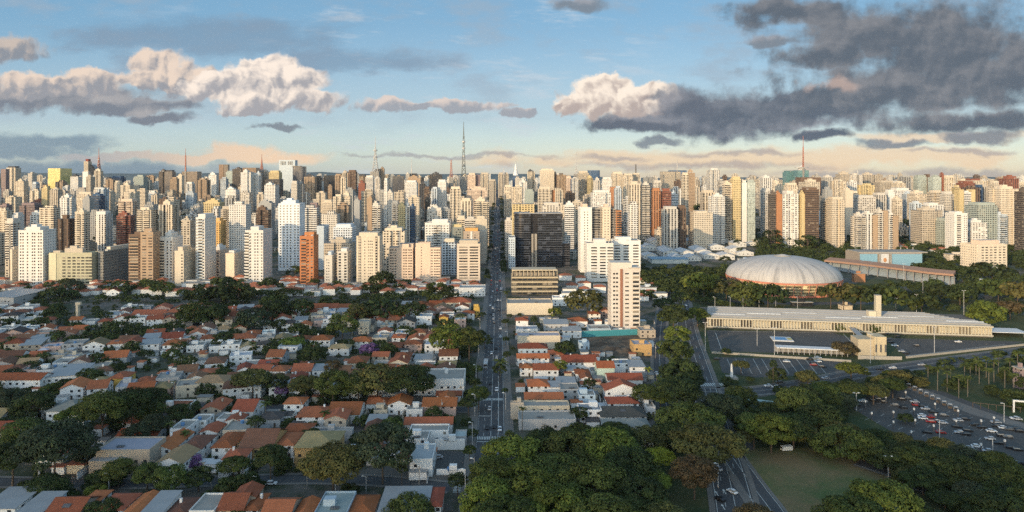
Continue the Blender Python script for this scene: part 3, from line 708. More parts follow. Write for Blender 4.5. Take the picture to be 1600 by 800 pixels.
tower(468.5, 490, 370, 742, (.42, .17, .075), 'W', 'orange-brick tower with recessed balconies beside the large white tower', win=([.60, .86], 15, 1.9, 1.5, 4, 3.3), bal=((.28, 6.2, 15, 3, 3.3, (.0)),), hat=1, dep=20, hatcol=(.45, .19, .08), land='the orange-brick tower')
tower(506, 548, 380, 800, 'b', 'dots', 'wide taupe block behind a pair of slimmer cream towers', hat=2, dep=26)
tower(507, 519, 400, 742, 'i', 'W', 'slim off-white tower, shorter of the pair below the taupe block', win=([.3, .55], 13, 1.1, 1.1, 4, 3.1), hat=1, dep=20, hatcol='u')
tower(527.5, 543, 394, 743, 'i', 'W', 'slim off-white tower with two glazed columns, taller of the pair below the taupe block', win=([.22, .78], 13, 2.6, 1.8, 4, 3.1), hat=1, dep=26, hatcol='w')
tower(557, 593, 370, 745, 'c', 'W', 'broad cream tower with two recessed dark service columns', win=([.36, .52, .68, .60], 17, 1.3, 1.0, 4, 3.2), hat=4, dep=18, stripes=((.08, .19, 'b', 'balc'), (.80, .90, 'b', 'balc')), land='the broad cream tower')
tower(495, 506, 354, 872, 'u', 'plain', None, hat=0, dep=26); tower(521, 550, 356, 880, (.66, .70, .74), 'grid', None, hat=4)
tower(598, 632, 361, 820, 'c', 'hole', None, hat=3, stripes=((.68, .80, 'g', 'balc'),))
tower(608, 645, 388, 770, 'p', 'W', 'left block of the wide peach twin apartment slab', win=([.07, .16, .27, .62, .72, .84, .93], 13, 2.0, 1.1, 3, 3.05), hat=0, dep=18, hatcol='p', plan='r')
tower(624, 645, 381, 771, 'p', 'plain', 'raised stair tower in the middle of the peach twin slab', hat=0, dep=14)
tower(649, 688, 388, 769, 'p', 'W', 'second block of the wide peach twin apartment slab, nearer the avenue', win=([.06, .20, .30, .66, .78, .87, .95], 13, 2.0, 1.1, 3, 3.05), hat=0, dep=18, plan='r', land='the peach twin slab')
tower(649.5, 672, 381, 768.6, 'p', 'W', 'raised middle part of the second peach slab', win=([.40], 15, 1.2, 1.0, 3, 3.05), hat=0, dep=14)
tower(664, 702, 349, 900, 'w', 'W', 'broad white tower with a central stack of dark loggias', win=([.07, .20, .31, .69, .80, .93], 11, 2.0, 1.2, 8, 4.5), hat=1, dep=24, bal=((.43, 5.6, 12, 7, 3.9, 'w'), (.57, 5.6, 12, 7, 3.9, 'w')), land='the white loggia tower')
tower(690, 712, 379, 830, 'u', 'grid', None, hat=1, dep=20, hatcol='c')
tower(714, 750, 382, 768, (.58, .49, .40), 'B', 'beige office block with dark strip windows in two columns beside the avenue', win=([.275, .735], 13, 9.6, 1.5, 5.2, 3.15), hat=4, hatcol='b', dep=20, kind='office_tower', land='the beige strip-window office')
tower(724, 749, 362, 900, (.40, .32, .25), 'W', 'taupe tower with an orange crown and white centre strip', win=([.28, .72], 12, 2.0, 1.6, 6, 3.5), hat=4, hatcol=(.62, .34, .12), stripes=((.44, .56, 'w', 'plain'),), dep=22)
tower(705, 723, 356, 905, (.22, .24, .22), 'W', 'dark olive tower with four window columns', win=([.3, .45, .62, .78], 12, 1.8, 1.6, 6, 3.7), hat=4, hatcol='y', dep=20)
tower(751, 759, 362, 930, (.5, .46, .40), 'plain', None, hat=0); tower(743, 761, 342, 965, 'c', 'plain', None, hat=1); tower(726, 743, 343, 985, 'i', 'band', None, hat=1)
# right of the avenue
tower(795, 805, 372, 880, 'u', 'dots', None, hat=0, dep=30); tower(789, 800, 345, 960, 'i', 'dots', None, hat=1)
tower(907, 925, 325, 850, 'w', 'W', 'tall narrow white slab, foremost of the clustered cream towers', win=([.35, .62], 19, 1.4, 1.3, 8, 4.2), hat=1, hatcol='p', dep=26, land='the tall narrow white slab')
tower(925.5, 941, 326, 856, (.30, .28, .25), 'balc', 'dark recessed balcony wing between the white slab and cream wing', hat=0, dep=20, plan='r')
tower(941.5, 954, 325, 851, 'c', 'W', 'cream wing with two window columns in the clustered towers', win=([.3, .7], 19, 1.3, 1.2, 8, 4.2), hat=1, hatcol='p', dep=26)
tower(954.5, 962, 327, 856, (.34, .30, .26), 'balc', 'narrow dark balcony wing of the clustered towers', hat=0, dep=20, plan='r'); tower(962.5, 971, 330, 853, 'o', 'balc', 'thin orange-edged wing ending the clustered cream towers', hat=0, dep=24, plan='r')
tower(917, 958.5, 381, 775, 'w', 'B', 'white office block with dark window strips, front wing with rooftop rooms', win=([.27, .60, .88], 11, 6.6, 1.5, 5, 3.55), hat=1, dep=22, plan='r', kind='office_tower', land='the white strip-window office')
tower(959.5, 1001, 377, 802, (.70, .69, .66), 'B', 'white office block with dark window strips, rear wing partly in shadow', win=([.12, .46, .82], 11, 6.6, 1.5, 5, 3.6), hat=1, dep=22, plan='r', kind='office_tower')
t_, w_, d_, h_ = tower(955, 1000, 421, 527, (.55, .50, .45), 'W', 'grey-beige apartment tower with a brown panel strip standing alone by the park', win=([.10, .20], 13, 1.6, 1.3, 5, 3.3), bal=((.86, 5.4, 13, 3.5, 3.3, 'i'),), dep=17, hat=0, stripes=((.31, .40, (.26, .12, .075), 'plain'),), land='the lone grey-beige tower')
for i in range(13): link('window', winmesh(2.9, 1.0), t_, (-w_ / 2 + .55 * w_, 0, 5 + i * 3.3))
link('top_storey', MB().box(-w_ * .5, w_ * .22, .6, d_ * .9, h_ - .05, h_ + 5.2).mesh('top_storey', M['tint']), t_, color=TC['i'])
link('roof_awning', MB().box(w_ * .10, w_ * .5, -1.4, d_ * .8, h_ + 1.2, h_ + 1.6).mesh('roof_awning', M['tint']), t_, color=TC['i'])
tower(1524, 1577, 383, 835, 'c', 'W', 'big cream hospital-like slab with uneven window strips among park trees', win=([.18, .31, .46, .60, .76, .90], 10, 3.4, 1.2, 4, 3.2), hat=1, dep=26, rot=8, hatcol='p', plan='r', land='the big cream slab by the park')
tower(1491, 1512, 334, 1040, 'w', 'W', 'bright white balcony tower standing clear of its neighbours by the park', win=([.75, .9], 15, 1.4, 1.4, 6, 3.7), bal=((.35, 7.5, 15, 6, 3.7, 'w'),), hat=1, dep=22, land='the bright white balcony tower')

# black glass office
def black_office():
    d = 895.0; s = d / F; z = 0
    x0, x1, x2, x3, x4 = [(v - 800) * s for v in (804, 829, 840, 879, 891)]
    h = CH - (333 - HY) * s; h2 = CH - (381 - HY) * s
    xc = (x0 + x4) / 2
    t = thing('office_tower', 'black glass office tower with rounded corner and pale concrete shaft beside the avenue', 'tower', (xc, d, z), GRID, 'office towers along the avenue', top=h)
    landmark('the black glass office', (xc, d, 0), h * .6)
    arc = [(x1 - xc, 4)] + [(x1 - xc, 34), (x0 - xc, 34)]
    r = 12; arc = [(x1 - xc, 0)] + [(x1 - xc, 34), (x0 - xc, 34)] + [(x0 - xc + r - r * math.cos(R(a)), r - r * math.sin(R(a))) for a in range(0, 91, 15)]
    link('curved_wing', MB().prism(arc, 0, h).mesh('curved_wing', FS['curtain']), t, color=(.020, .023, .030))
    link('main_wing', MB().box(x2 - xc, x3 - xc, 0.5, 36, 0, h - .4).mesh('main_wing', FS['curtain']), t, color=(.022, .025, .032))
    link('annex', MB().box(x3 - xc + .02, x4 - xc, 4, 34, 0, h2).mesh('annex', FS['curtain']), t, color=(.026, .027, .032))
    hs = h * .62
    for a, b_ in ((x1 + 1.2 - xc, x1 + 3.8 - xc), (x2 - 4.0 - xc, x2 - .8 - xc)): link('service_shaft', MB().box(a, b_, -1.2, 14, 0, hs).mesh('service_shaft', M['tint']), t, color=(.30, .27, .23))
    link('core', MB().box(x1 - xc + .02, x2 - xc - .02, 4, 30, 0, h - 1).mesh('core', FS['glass']), t, color=(.02, .02, .024))
    p = MB(); p.box(x0 - xc + 6, x3 - xc, -.2, .3, h - .6, h + .5); link('roof_edge', p.mesh('roof_edge', M['tint']), t, color=(.3, .3, .3))
    FOOT.append((x0, x4, d, d + 36))
black_office()
# low golden office at its foot
def low_office():
    d = 690.0; s = d / F; xl, xr = (800 - 800) * s, (871 - 800) * s; w = xr - xl; h = CH - (421 - HY) * s - 1
    t = thing('office_block', 'low ochre-beige office block with an open rooftop frame in front of the black glass tower', 'building', ((xl + xr) / 2, d, 0), GRID, top=h); landmark('the low ochre office', ((xl + xr) / 2, d, 0), h * .5)
    FOOT.append((xl, xr, d, d + 30))
    link('building_body', MB().box(-w / 2, w / 2, 0, 28, 0, h - 6).mesh('building_body', M['tint']), t, color=(.10, .085, .06))
    for k in range(4):
        z0 = k * (h - 6) / 4 + .2; link('floor_slab', MB().box(-w / 2 - .5, w / 2 + .5, -1.2, 28.4, z0 + 2.6, z0 + 4.2).mesh('floor_slab', M['tint']), t, color=(.43, .36, .25))
        for i in range(9): link('window', winmesh(4.0, 1.7), t, (-w / 2 + w * (i + .5) / 9, -.25, z0 + 1.5))
    link('penthouse', MB().box(-w / 2 + 2, w / 2 - 2, 4, 26, h - 5.9, h - 2.5).mesh('penthouse', M['tint']), t, color=(.26, .22, .17))
    f = MB()
    for i in range(13): x = -w / 2 + .3 + (w - .6) * i / 12; f.box(x - .25, x + .25, 0, .6, h - 5.7, h)
    f.box(-w / 2, w / 2, 0, .6, h, h + .8); f.box(-w / 2, w / 2, 4.2, 28, h - 1.2, h - .4); link('roof_frame', f.mesh('roof_frame', M['tint']), t, color=(.50, .42, .30))
low_office()

# ---------------------------------------------------------------- the rows behind: front edges, roof row, distance, colour, facade
ROWS = '''
8 20 347 850 i balc|16 19 391 750 c plain|0 9 264 1900 m grid hat=0|10 23 262 2000 c balc hatcol=d|24 37 283 1600 c hole|50 56 287 1650 u band|65 74 294 1500 y dots|77 90 297 1400 b vert|93 110 309 1200 w hole
110 122 276 1900 w grid hatcol=d|147 157 267 2000 c band|165 171 279 2100 d glass|173 189 277 2350 l grid|179 187 285 1800 c dots|188 203 289 1750 c grid|120 142 303 1500 c hole|145 160 296 1480 i grid|161 173 300 1520 c dots
129 140 310 1300 g plain|141 157 306 1330 l band|48 66 315 1500 r hole|30 54 321 1250 m band|0 10 321 1200 m grid|19 28 337 1050 w plain|47 64 336 1080 w hole|117 131 332 950 c balc|90 107 342 960 n vert|147 165 335 1050 w vert
185 207 315 1150 p balc|182 202 337 1020 r band|212 236 328 985 c balc|248 270 320 1000 c vert|283 297 345 900 b hole|318 343 317 1150 y grid|345 361 327 1000 b balc|8 27 405 810 b hole hat=0
209 224 276 2050 e dots|227 241 283 2600 b hole|248 257 268 2050 v band|257.5 269 268 2050 d glass|265 276 279 1850 t band|276 284 275 1900 c plain|284 308 268 2000 v glass hat=0|290 300 287 1700 w vert|309 323 281 1800 t grid
326 338 273 1950 w hole|342 349 257 2200 n glass hat=0|349.5 356 257 2200 v glass hat=0|353 364 269 2150 e glass|363 377 264 2050 v vert|379 400 262 1900 n glass hat=0|376 391 269 1600 w dots|392 404 274 1620 w grid|351 368 296 1450 w dots
400 407 271 1900 u vert|408 419 268 1950 b hole|420 436 269 1900 y grid|415 437 280 1800 d vert hat=0|413 430 289 1450 w grid|404 424 318 1180 g plain|400 419 328 1090 n band|455 464 286 1400 i dots|464.5 473 287 1410 g balc
475 492 276 1750 t balc hatcol=d|493 501 277 2050 v grid|506 523 274 2000 k glass hat=0|523.5 533 274 1950 t vert|533.5 543 270 1950 b vert|543.5 556 268 1950 n hole|561 571 275 1850 t band hatcol=d|571 583 277 1700 w band|560 570 286 1600 r plain
494 508 301 1500 c dots|504 519 316 1230 c dots|520 533 307 1200 c grid|534 547 306 1205 c grid|553 562 314 1150 g plain|573 581 310 950 t plain hat=1|581.5 594 322 948 i balc|483 496 321 1180 m hole|487 500 338 1010 e grid
600 605 282 1300 w dots|605.5 614 301 1290 i dots|585 594 266 2250 d glass|594 600 263 2260 t plain|613 630 275 2050 d glass hat=0|634 640 272 2050 i vert|640 651 271 2060 d vert hat=0|637 657 278 1900 t plain|658 670 277 2000 k glass hat=0
674 690 272 2100 d band|699 706 277 2100 i plain|718 730 276 2150 l glass hat=0|730.5 743 273 1950 p hole|743.5 750 273 1960 m plain hat=0|750.5 763 272 1940 b hole|764 775 283 1700 b grid|778 795 272 1900 b vert|788 799 292 1500 c hole
638 655 308 1150 c dots|622 633 322 1000 y dots|633.5 640 323 1003 w vert|641 648 324 1004 l band|684 697 284 1400 w dots|674 683 295 1390 u vert|663 671 295 1350 n band|664 672 311 1180 v balc|703 720 295 1350 c balc|633 651 285 1520 w grid
720 736 314 1080 c vert|741 764 315 1085 c balc|729 761 297 1450 p hole|655 664 287 1600 d vert|714 727 342 1000 c band|667 690 330 1040 i hole|689 703 327 1050 g grid|612 622 318 1080 g balc|593 600 300 1330 g grid
801 811 274 2050 l glass hat=0|824 836 268 2000 c vert hatcol=d|844 866 266 1950 c dots|866 870 272 1960 n plain|871 885 273 1900 t vert hatcol=v|885 893 278 1850 p grid|892 900 280 1800 l glass hat=0|904 920 270 1750 c band|918 927 278 1730 y band
919 938 266 2050 l glass plan=c hat=0|928 938 282 1600 i dots|942 956 280 1500 w dots|957 973 271 1750 c grid|975 989 274 1700 c hole|989.5 1000 273 1720 c band|955 962 292 1480 o plain hat=0|961 972 294 1440 u vert|984 1001 288 1150 c vert|1002 1016 289 1155 i balc
800 816 292 1450 c hole|800 835 319 1120 y hole hat=0|841 862 295 1300 c balc|862 867 297 1305 o plain hat=0|848 876 321 1080 i hole|883 897 321 1050 w band|896 910 316 1120 b hole|926 955 301 1280 w hole|820 834 299 1400 e plain|811 823 285 1650 w hole
1008 1022 277 1900 g grid|1048 1073 266 2000 l glass hat=0|1035 1064 268 1850 c band hat=0|1067 1076 273 1350 c balc|1076 1086 270 1450 t dots|1020 1032 298 1150 o vert|1032.5 1049 299 1152 r band|1050 1060 303 1250 u band|1038 1060 327 1080 i vert|1061 1072 325 1090 n vert
1022 1034 285 1500 i grid|1108 1125 266 1700 w vert|1099 1117 301 1200 c vert|1113 1133 307 1130 w grid|1133 1145 288 1160 c balc|1145.5 1158 280 1155 y dots|1159 1167 286 1158 w plain|1167.5 1180 285 1160 e glass|1084 1114 333 1080 c dots hat=1|1125 1134 282 1500 i band
1192 1206 278 1500 w vert|1193 1203 298 1200 i hole|1205 1213 304 1092 v band|1213.5 1222 304 1090 o plain|1223 1248 303 1090 w hole|1253 1258 304 1085 y plain|1258.5 1280 297 1083 n band|1251 1283 277 1650 n plain hat=0|1257 1281 284 1500 c hole|1228 1243 269 2050 q glass
1246 1264 266 2000 q glass hat=0|1230 1247 289 1420 c hole|1289 1304 277 1700 i vert|1305 1323 283 1550 c hole|1313 1333 272 1750 b grid|1333.5 1348 273 1700 i dots|1350 1373 273 1800 b vert|1375 1399 285 1700 b grid|1348 1367 289 1500 y hole|1288 1299 314 1110 b balc
1300 1320 312 1085 c dots|1321 1333 298 1200 c plain|1340 1369 309 1230 i hole|1388 1398 300 1300 w plain|1290 1301 296 1400 g plain|1370 1386 305 1280 i vert|1334 1341 302 1260 c band|1208 1222 286 1600 c hole
1338 1354 338 1050 i balc|1354.5 1364 334 1052 w vert|1364.5 1372 337 1050 t plain hat=0|1372.5 1380 331 1048 i balc|1380.5 1388 330 1049 t plain hat=0|1388.5 1395 334 1050 w balc|1395.5 1404 338 1049 t plain hat=0
1400 1415 286 1650 c hole|1410 1424 277 1750 g vert|1434 1449 276 1750 e glass|1449 1453 272 1748 n plain hat=0|1458 1471 277 1700 e glass|1471.5 1478 274 1702 r plain|1478.5 1493 277 1690 c hole|1493 1501 293 1500 y band|1501 1510 282 1700 c dots|1517 1535 282 1750 c hole hatcol=r
1507 1524 286 1550 r dots|1499 1506 297 1200 y plain hat=0|1506.5 1518 301 1202 w band|1518.5 1524 297 1201 y plain hat=0|1528 1537 292 1400 l vert|1536 1546 292 1420 b vert|1553 1563 286 1600 c hole|1563 1593 295 1100 c dots|1572 1592 279 1500 r vert|1591 1606 286 1600 c hole
1527 1561 321 1080 e grid|1549 1574 336 1085 u balc|1440 1475 329 1090 b grid|1467 1489 345 1080 e dots|1518 1545 348 1070 w hole|1458 1475 300 1300 c band|1430 1450 303 1350 c hole|1416 1428 304 1400 u vert|1428 1440 318 1150 u vert|1400 1410 312 1200 c hole
1597 1612 300 1010 v band|1400 1424 297 1450 w hole|1476 1490 303 1250 i grid|1450 1475 321 1180 w hole|1606 1630 290 1300 c hole|1615 1640 330 1080 i balc|-30 -3 330 1100 b hole|-45 -12 365 900 c balc|-40 -12 290 1700 i grid
'''
for ln in ROWS.strip().replace('\n', '|').split('|'):
    f = ln.split(); kw = {}
    for x in f[6:]:
        k, v = x.split('='); kw[k] = int(v) if v.isdigit() else v
    tower(float(f[0]), float(f[1]), float(f[2]), float(f[3]), f[4], f[5], **kw)
# landmark pieces of the skyline
t, w, dp, h = tower(75, 94, 263, 2200, (.50, .42, .16), 'glass', 'golden glass block with a bright sunlit front on the skyline', dep=60, hat=0, plan='r', land='the golden glass block', kind='office_tower')
t, w, dp, h = tower(436, 461, 250, 2100, (.46, .52, .56), 'plain', 'white skyline block with two grilles set high in its front', dep=26, hat=0, plan='r', land='the white grille block', kind='office_tower', side=False)
for fx in (.26, .70): link('grille', MB().box(-w * .16, w * .16, -.5, .2, h - 15, h - 4).mesh('grille', FS['vert']), t, (-w / 2 + fx * w, 0, 0), color=(.40, .42, .42))
t, w, dp, h = tower(456, 475, 260, 2000, (.10, .10, .11), 'glass', 'dark rounded glass tower with a flat brimmed roof on the skyline', dep=34, hat=0, plan='c', kind='office_tower')
link('roof_brim', MB().box(-w * .5, w * .2, -2, dp * .6, h, h + 1.6).mesh('roof_brim', M['tint']), t, color=(.25, .22, .18))
t, w, dp, h = tower(129, 137.5, 268, 2000, 'w', 'plain', 'white tower with a red-capped turret and a curved grey fin on the skyline', dep=40, hat=0, plan='r', land='the red-capped white tower')
link('turret', MB().box(-w * .5, w * .3, 6, 24, h - .05, h + 30).mesh('turret', FS['band']), t, color=TC['c'])
link('turret_cap', MB().box(-w * .25, w * .25, 8, 20, h + 29.9, h + 37).mesh('turret_cap', M['tint']), t, color=(.2, .05, .04))
fb = MB(); pr = [(w * .55, 0)] + [(w * .55 + 20 * math.cos(R(a)) * 1.0, 34 * math.sin(R(a))) for a in range(0, 91, 10)]
fb.prism([(p[0], p[1]) for p in pr], 0, 18); fb.v = [(x, 10 + z_, h - 22 + y * 1.25) for x, y, z_ in fb.v]; link('curved_fin', fb.mesh('curved_fin', M['tint']), t, color=(.30, .31, .33))
link('lower_block', MB().box(w * .55, w * .55 + 20, 2, 30, 0, h - 10).mesh('lower_block', FS['grid']), t, color=(.45, .50, .55, 1))

# ================================================================== broadcast masts and spires on the ridge
def mast(px, ytop, ybase, d, label, w0=9.0, w1=1.2, col='steel', rings=(), kind='broadcast_mast', needle=.25, land=None):
    x = (px - 800) * d / F; z0 = CH - (ybase - HY) * d / F; h = (ybase - ytop) * d / F; zb = gz(x, d)
    t = thing(kind, label, 'mast', (x, d, zb), 0, 'broadcast masts on the skyline', top=z0 + h - zb)
    landmark(land or label, (x, d, 0), z0 + h * .4)
    o = z0 - zb; hl = h * (1 - needle)
    if o > 3: link('mast_base', MB().box(-w0 * .75, w0 * .75, -w0 * .75, w0 * .75, 0, o).mesh('mast_base', FS['grid']), t, color=(.35, .33, .30, 1))
    n = 9; L = MB()
    def ww(k): f = k / n; return (w0 * (1 - f) ** 1.5 + w1 * (1 - (1 - f) ** 1.5)) / 2
    for k in range(n):
        a, b = ww(k), ww(k + 1); za, zc = o + hl * k / n, o + hl * (k + 1) / n
        for sx, sy in ((-1, -1), (1, -1), (1, 1), (-1, 1)): L.tube((sx * a, sy * a, za), (sx * b, sy * b, zc), .85, .75, 4)
        for (s0, s1) in (((-1, -1), (1, -1)), ((1, -1), (1, 1)), ((1, 1), (-1, 1)), ((-1, 1), (-1, -1))):
            L.tube((s0[0] * a, s0[1] * a, za), (s1[0] * b, s1[1] * b, zc), .5, .5, 4); L.tube((s1[0] * a, s1[1] * a, za), (s0[0] * b, s0[1] * b, zc), .5, .5, 4)
    link('lattice', L.mesh('lattice', M[col]), t)
    link('needle', MB().tube((0, 0, o + hl - .2), (0, 0, o + h), max(w1 * .55, .9), .6, 6).mesh('needle', M[col]), t)
    for f in rings: link('antenna_drum', MB().tube((0, 0, o + h * f), (0, 0, o + h * f + h * .03), w0 * .36, w0 * .36, 10).mesh('antenna_drum', M['steel']), t)
mast(724.5, 190, 276, 2150, 'tallest grey-green lattice mast rising above the avenue', 13, 3.2, 'mastgreen' if 'mastgreen' in M else 'steel', (.18, .36, .50, .62), land='the tallest mast')
mast(586.5, 214, 268, 2250, 'wide-legged lattice mast with a crowded upper platform', 19, 2.6, 'steel', (.40, .60), needle=.3, land='the wide-legged mast')
mast(705, 249, 277, 2100, 'short red-banded lattice mast beside the tallest mast', 8, 3.0, 'redwhite', (.85,), needle=.08, land='the short red mast')
mast(154.5, 231, 268, 2050, 'red and white stepped mast on a beige tower', 9, 2.2, 'redwhite', (.2, .34, .48), needle=.42, land='the red and white mast')
mast(290, 232, 267, 2000, 'thin red-brown mast on the brown-black block', 2.6, 1.4, 'redwhite', (), needle=.3, land='the thin red-brown mast')
mast(409, 241, 266, 1950, 'slender red lattice mast in front of the glowing cloud', 7, 1.2, 'redwhite', (), needle=.3, land='the slender red lattice mast')
mast(643, 248, 270, 2060, 'needle-thin mast on a dark striped tower', 1.8, .8, 'steel', (), needle=.5, land='the needle mast on the striped tower')
mast(900.5, 237, 272, 1950, 'slim grey spire mast on a conical foot', 9, 1.4, 'steel', (), needle=.5, land='the slim spire mast')
mast(1255, 212, 261, 2000, 'red and white mast crowning the green glass tower', 3.0, 1.5, 'redwhite', (.02, .2), needle=.35, land='the mast on the green glass tower')
mast(1058, 249, 266, 2000, 'thin pole mast on the dark blue glass block', 1.4, .8, 'steel', (), needle=.5, land='the pole mast on the blue block')
mast(787, 262, 272, 1900, 'stubby aerial cluster on the striped beige tower by the avenue', 4, 1.4, 'steel', (.4,), needle=.3, land='the stubby aerial')
mast(1340, 264, 273, 1700, 'small rooftop aerial on an ivory dotted tower', 2, 1, 'steel', (), needle=.4, land='the small rooftop aerial')
def spire(px, ytop, ybase, d):
    x = (px - 800) * d / F; z0 = CH - (ybase - HY) * d / F; h = (ybase - ytop) * d / F
    t = thing('spire', 'white tapering spire crowning the dark blue tower beside the avenue', 'spire', (x, d + 8, z0), 0, None, top=h); landmark('the white spire', (x, d, z0), h * .4)
    link('spire_base', MB().tube((0, 0, -.5), (0, 0, h * .16), 8.5, 6.0, 8).mesh('spire_base', M['whitewall']), t)
    link('spire_shaft', MB().tube((0, 0, h * .16), (0, 0, h * .55), 5.0, 1.6, 8).mesh('spire_shaft', M['whitewall']), t)
    link('spire_needle', MB().tube((0, 0, h * .55), (0, 0, h), .9, .3, 6).mesh('spire_needle', M['steel']), t)
spire(806, 241, 274, 2050)
d = 1720; x = (994.5 - 800) * d / F
t = thing('chimney', 'dark slender chimney rising from the banded cream tower', 'chimney', (x, d + 10, CH - (273 - HY) * d / F - .5), 0, None, top=26)
link('chimney_shaft', MB().tube((0, 0, 0), (0, 0, 27), 1.9, 1.5, 10).mesh('chimney_shaft', M['darksteel']), t); link('chimney_collar', MB().tube((0, 0, 0), (0, 0, 2.4), 5, 4.5, 10).mesh('chimney_collar', M['concrete']), t)
d = 2000; x = (1255 - 800) * d / F
t = thing('roof_crown', 'flared steel crown around the foot of the mast on the green glass tower', 'roof crown', (x, d + 12, CH - (266 - HY) * d / F), 0, None, top=8)
link('crown_ring', MB().prism([(19 * math.cos(R(a)), 16 * math.sin(R(a))) for a in range(0, 360, 20)], 7.5, 9.5, bottom=True).mesh('crown_ring', M['steel']), t)
link('crown_cone', MB().tube((0, 0, -.2), (0, 0, 16), 13, 2, 12).mesh('crown_cone', M['steel']), t)

# ---------------------------------------------------------------- fill the rows between with further towers where nothing stands yet
frg = random.Random(23)
def clear(x0, x1, y0, y1, m=4.0):
    for a, b, c, e in FOOT:
        if x0 - m < b and x1 + m > a and y0 - m < e and y1 + m > c: return False
    return True
# what lies low between the towers and far beyond them reads as one mass
b = MB(); cols = []
mats = [FS[k] for k in ('grid', 'hole', 'dots', 'band', 'balc', 'vert')]
def massed(x, w, d, dep, z, hh):
    c = TC[frg.choice('wwwcccbbbiiigutnwci')]; n0 = len(b.f); k = frg.randrange(6)
    pl = outline(w, dep, frg.choice('rrnszh')); b.prism([(px_ + x, py_ + d) for px_, py_ in pl], z, hh + z, k)
    a_ = frg.uniform(.2, .34) * w; ox = frg.uniform(-.1, .1) * w
    if hh > 14: b.box(x + ox - a_, x + ox + a_, d + dep * .3, d + dep * .7, z + hh - .1, z + hh + frg.uniform(3, 5), k, False)
    v = frg.uniform(.9, 1.05); cols.extend([(c[0] * v, c[1] * v, c[2] * v, 1.0)] * (len(b.f) - n0))
nf = 0; tries = 0
while nf < 120 and tries < 6000:
    tries += 1
    d = frg.choice((frg.uniform(960, 1250), frg.uniform(1250, 1600), frg.uniform(1600, 2250)))
    px = frg.uniform(-50, 1650)
    if px > 1000 and d < 1080: continue
    if 1010 < px < 1340 and d < 1130: continue
    x = (px - 800) * d / F; w = frg.uniform(12, 24); dep = frg.uniform(14, 24)
    if abs(x - avx(d)) < w / 2 + 16 or not clear(x - w / 2, x + w / 2, d, d + dep): continue
    yt = (322 if d < 1250 else 296 if d < 1600 else 278) + frg.uniform(-3, 16); hh = CH - (yt - HY) * d / F - gz(x, d)
    if hh < 22: continue
    FOOT.append((x - w / 2, x + w / 2, d, d + dep)); massed(x, w, d, dep, gz(x, d) - 1, hh + 1); nf += 1
for i in range(3500):
    d = frg.uniform(960, 4200); px = frg.uniform(-120, 1720) if i < 2600 else frg.choice((frg.uniform(-480, -60), frg.uniform(1665, 2080)))
    if px > 990 and d < 1100: continue
    x = (px - 800) * d / F
    w, dep = frg.uniform(9, 26), frg.uniform(10, 24)
    if abs(x - avx(d)) < w / 2 + 13: continue
    if d < 2400 and not clear(x - w / 2, x + w / 2, d, d + dep, 1.0): continue
    hh = frg.choice((frg.uniform(4, 9), frg.uniform(8, 22), frg.uniform(14, 40))) if d < 2300 else frg.uniform(10, 60)
    if px > 990: hh = min(hh, 26) if d < 1500 else hh
    massed(x, w, d, dep, gz(x, d) - 1, hh + 1)
me = b.mesh('distant_buildings', mats); at = me.attributes.new('wall_colour', 'FLOAT_COLOR', 'FACE'); at.data.foreach_set('color', [q for c in cols for q in c]); at = me.attributes.new('massed', 'FLOAT', 'FACE'); at.data.foreach_set('value', [1.0] * len(cols))
o = link('distant_buildings', me, color=(.50, .45, .39, 1)); o['kind'] = 'stuff'
o['label'] = 'low and distant buildings packed between and beyond the towers'; o['category'] = 'buildings'

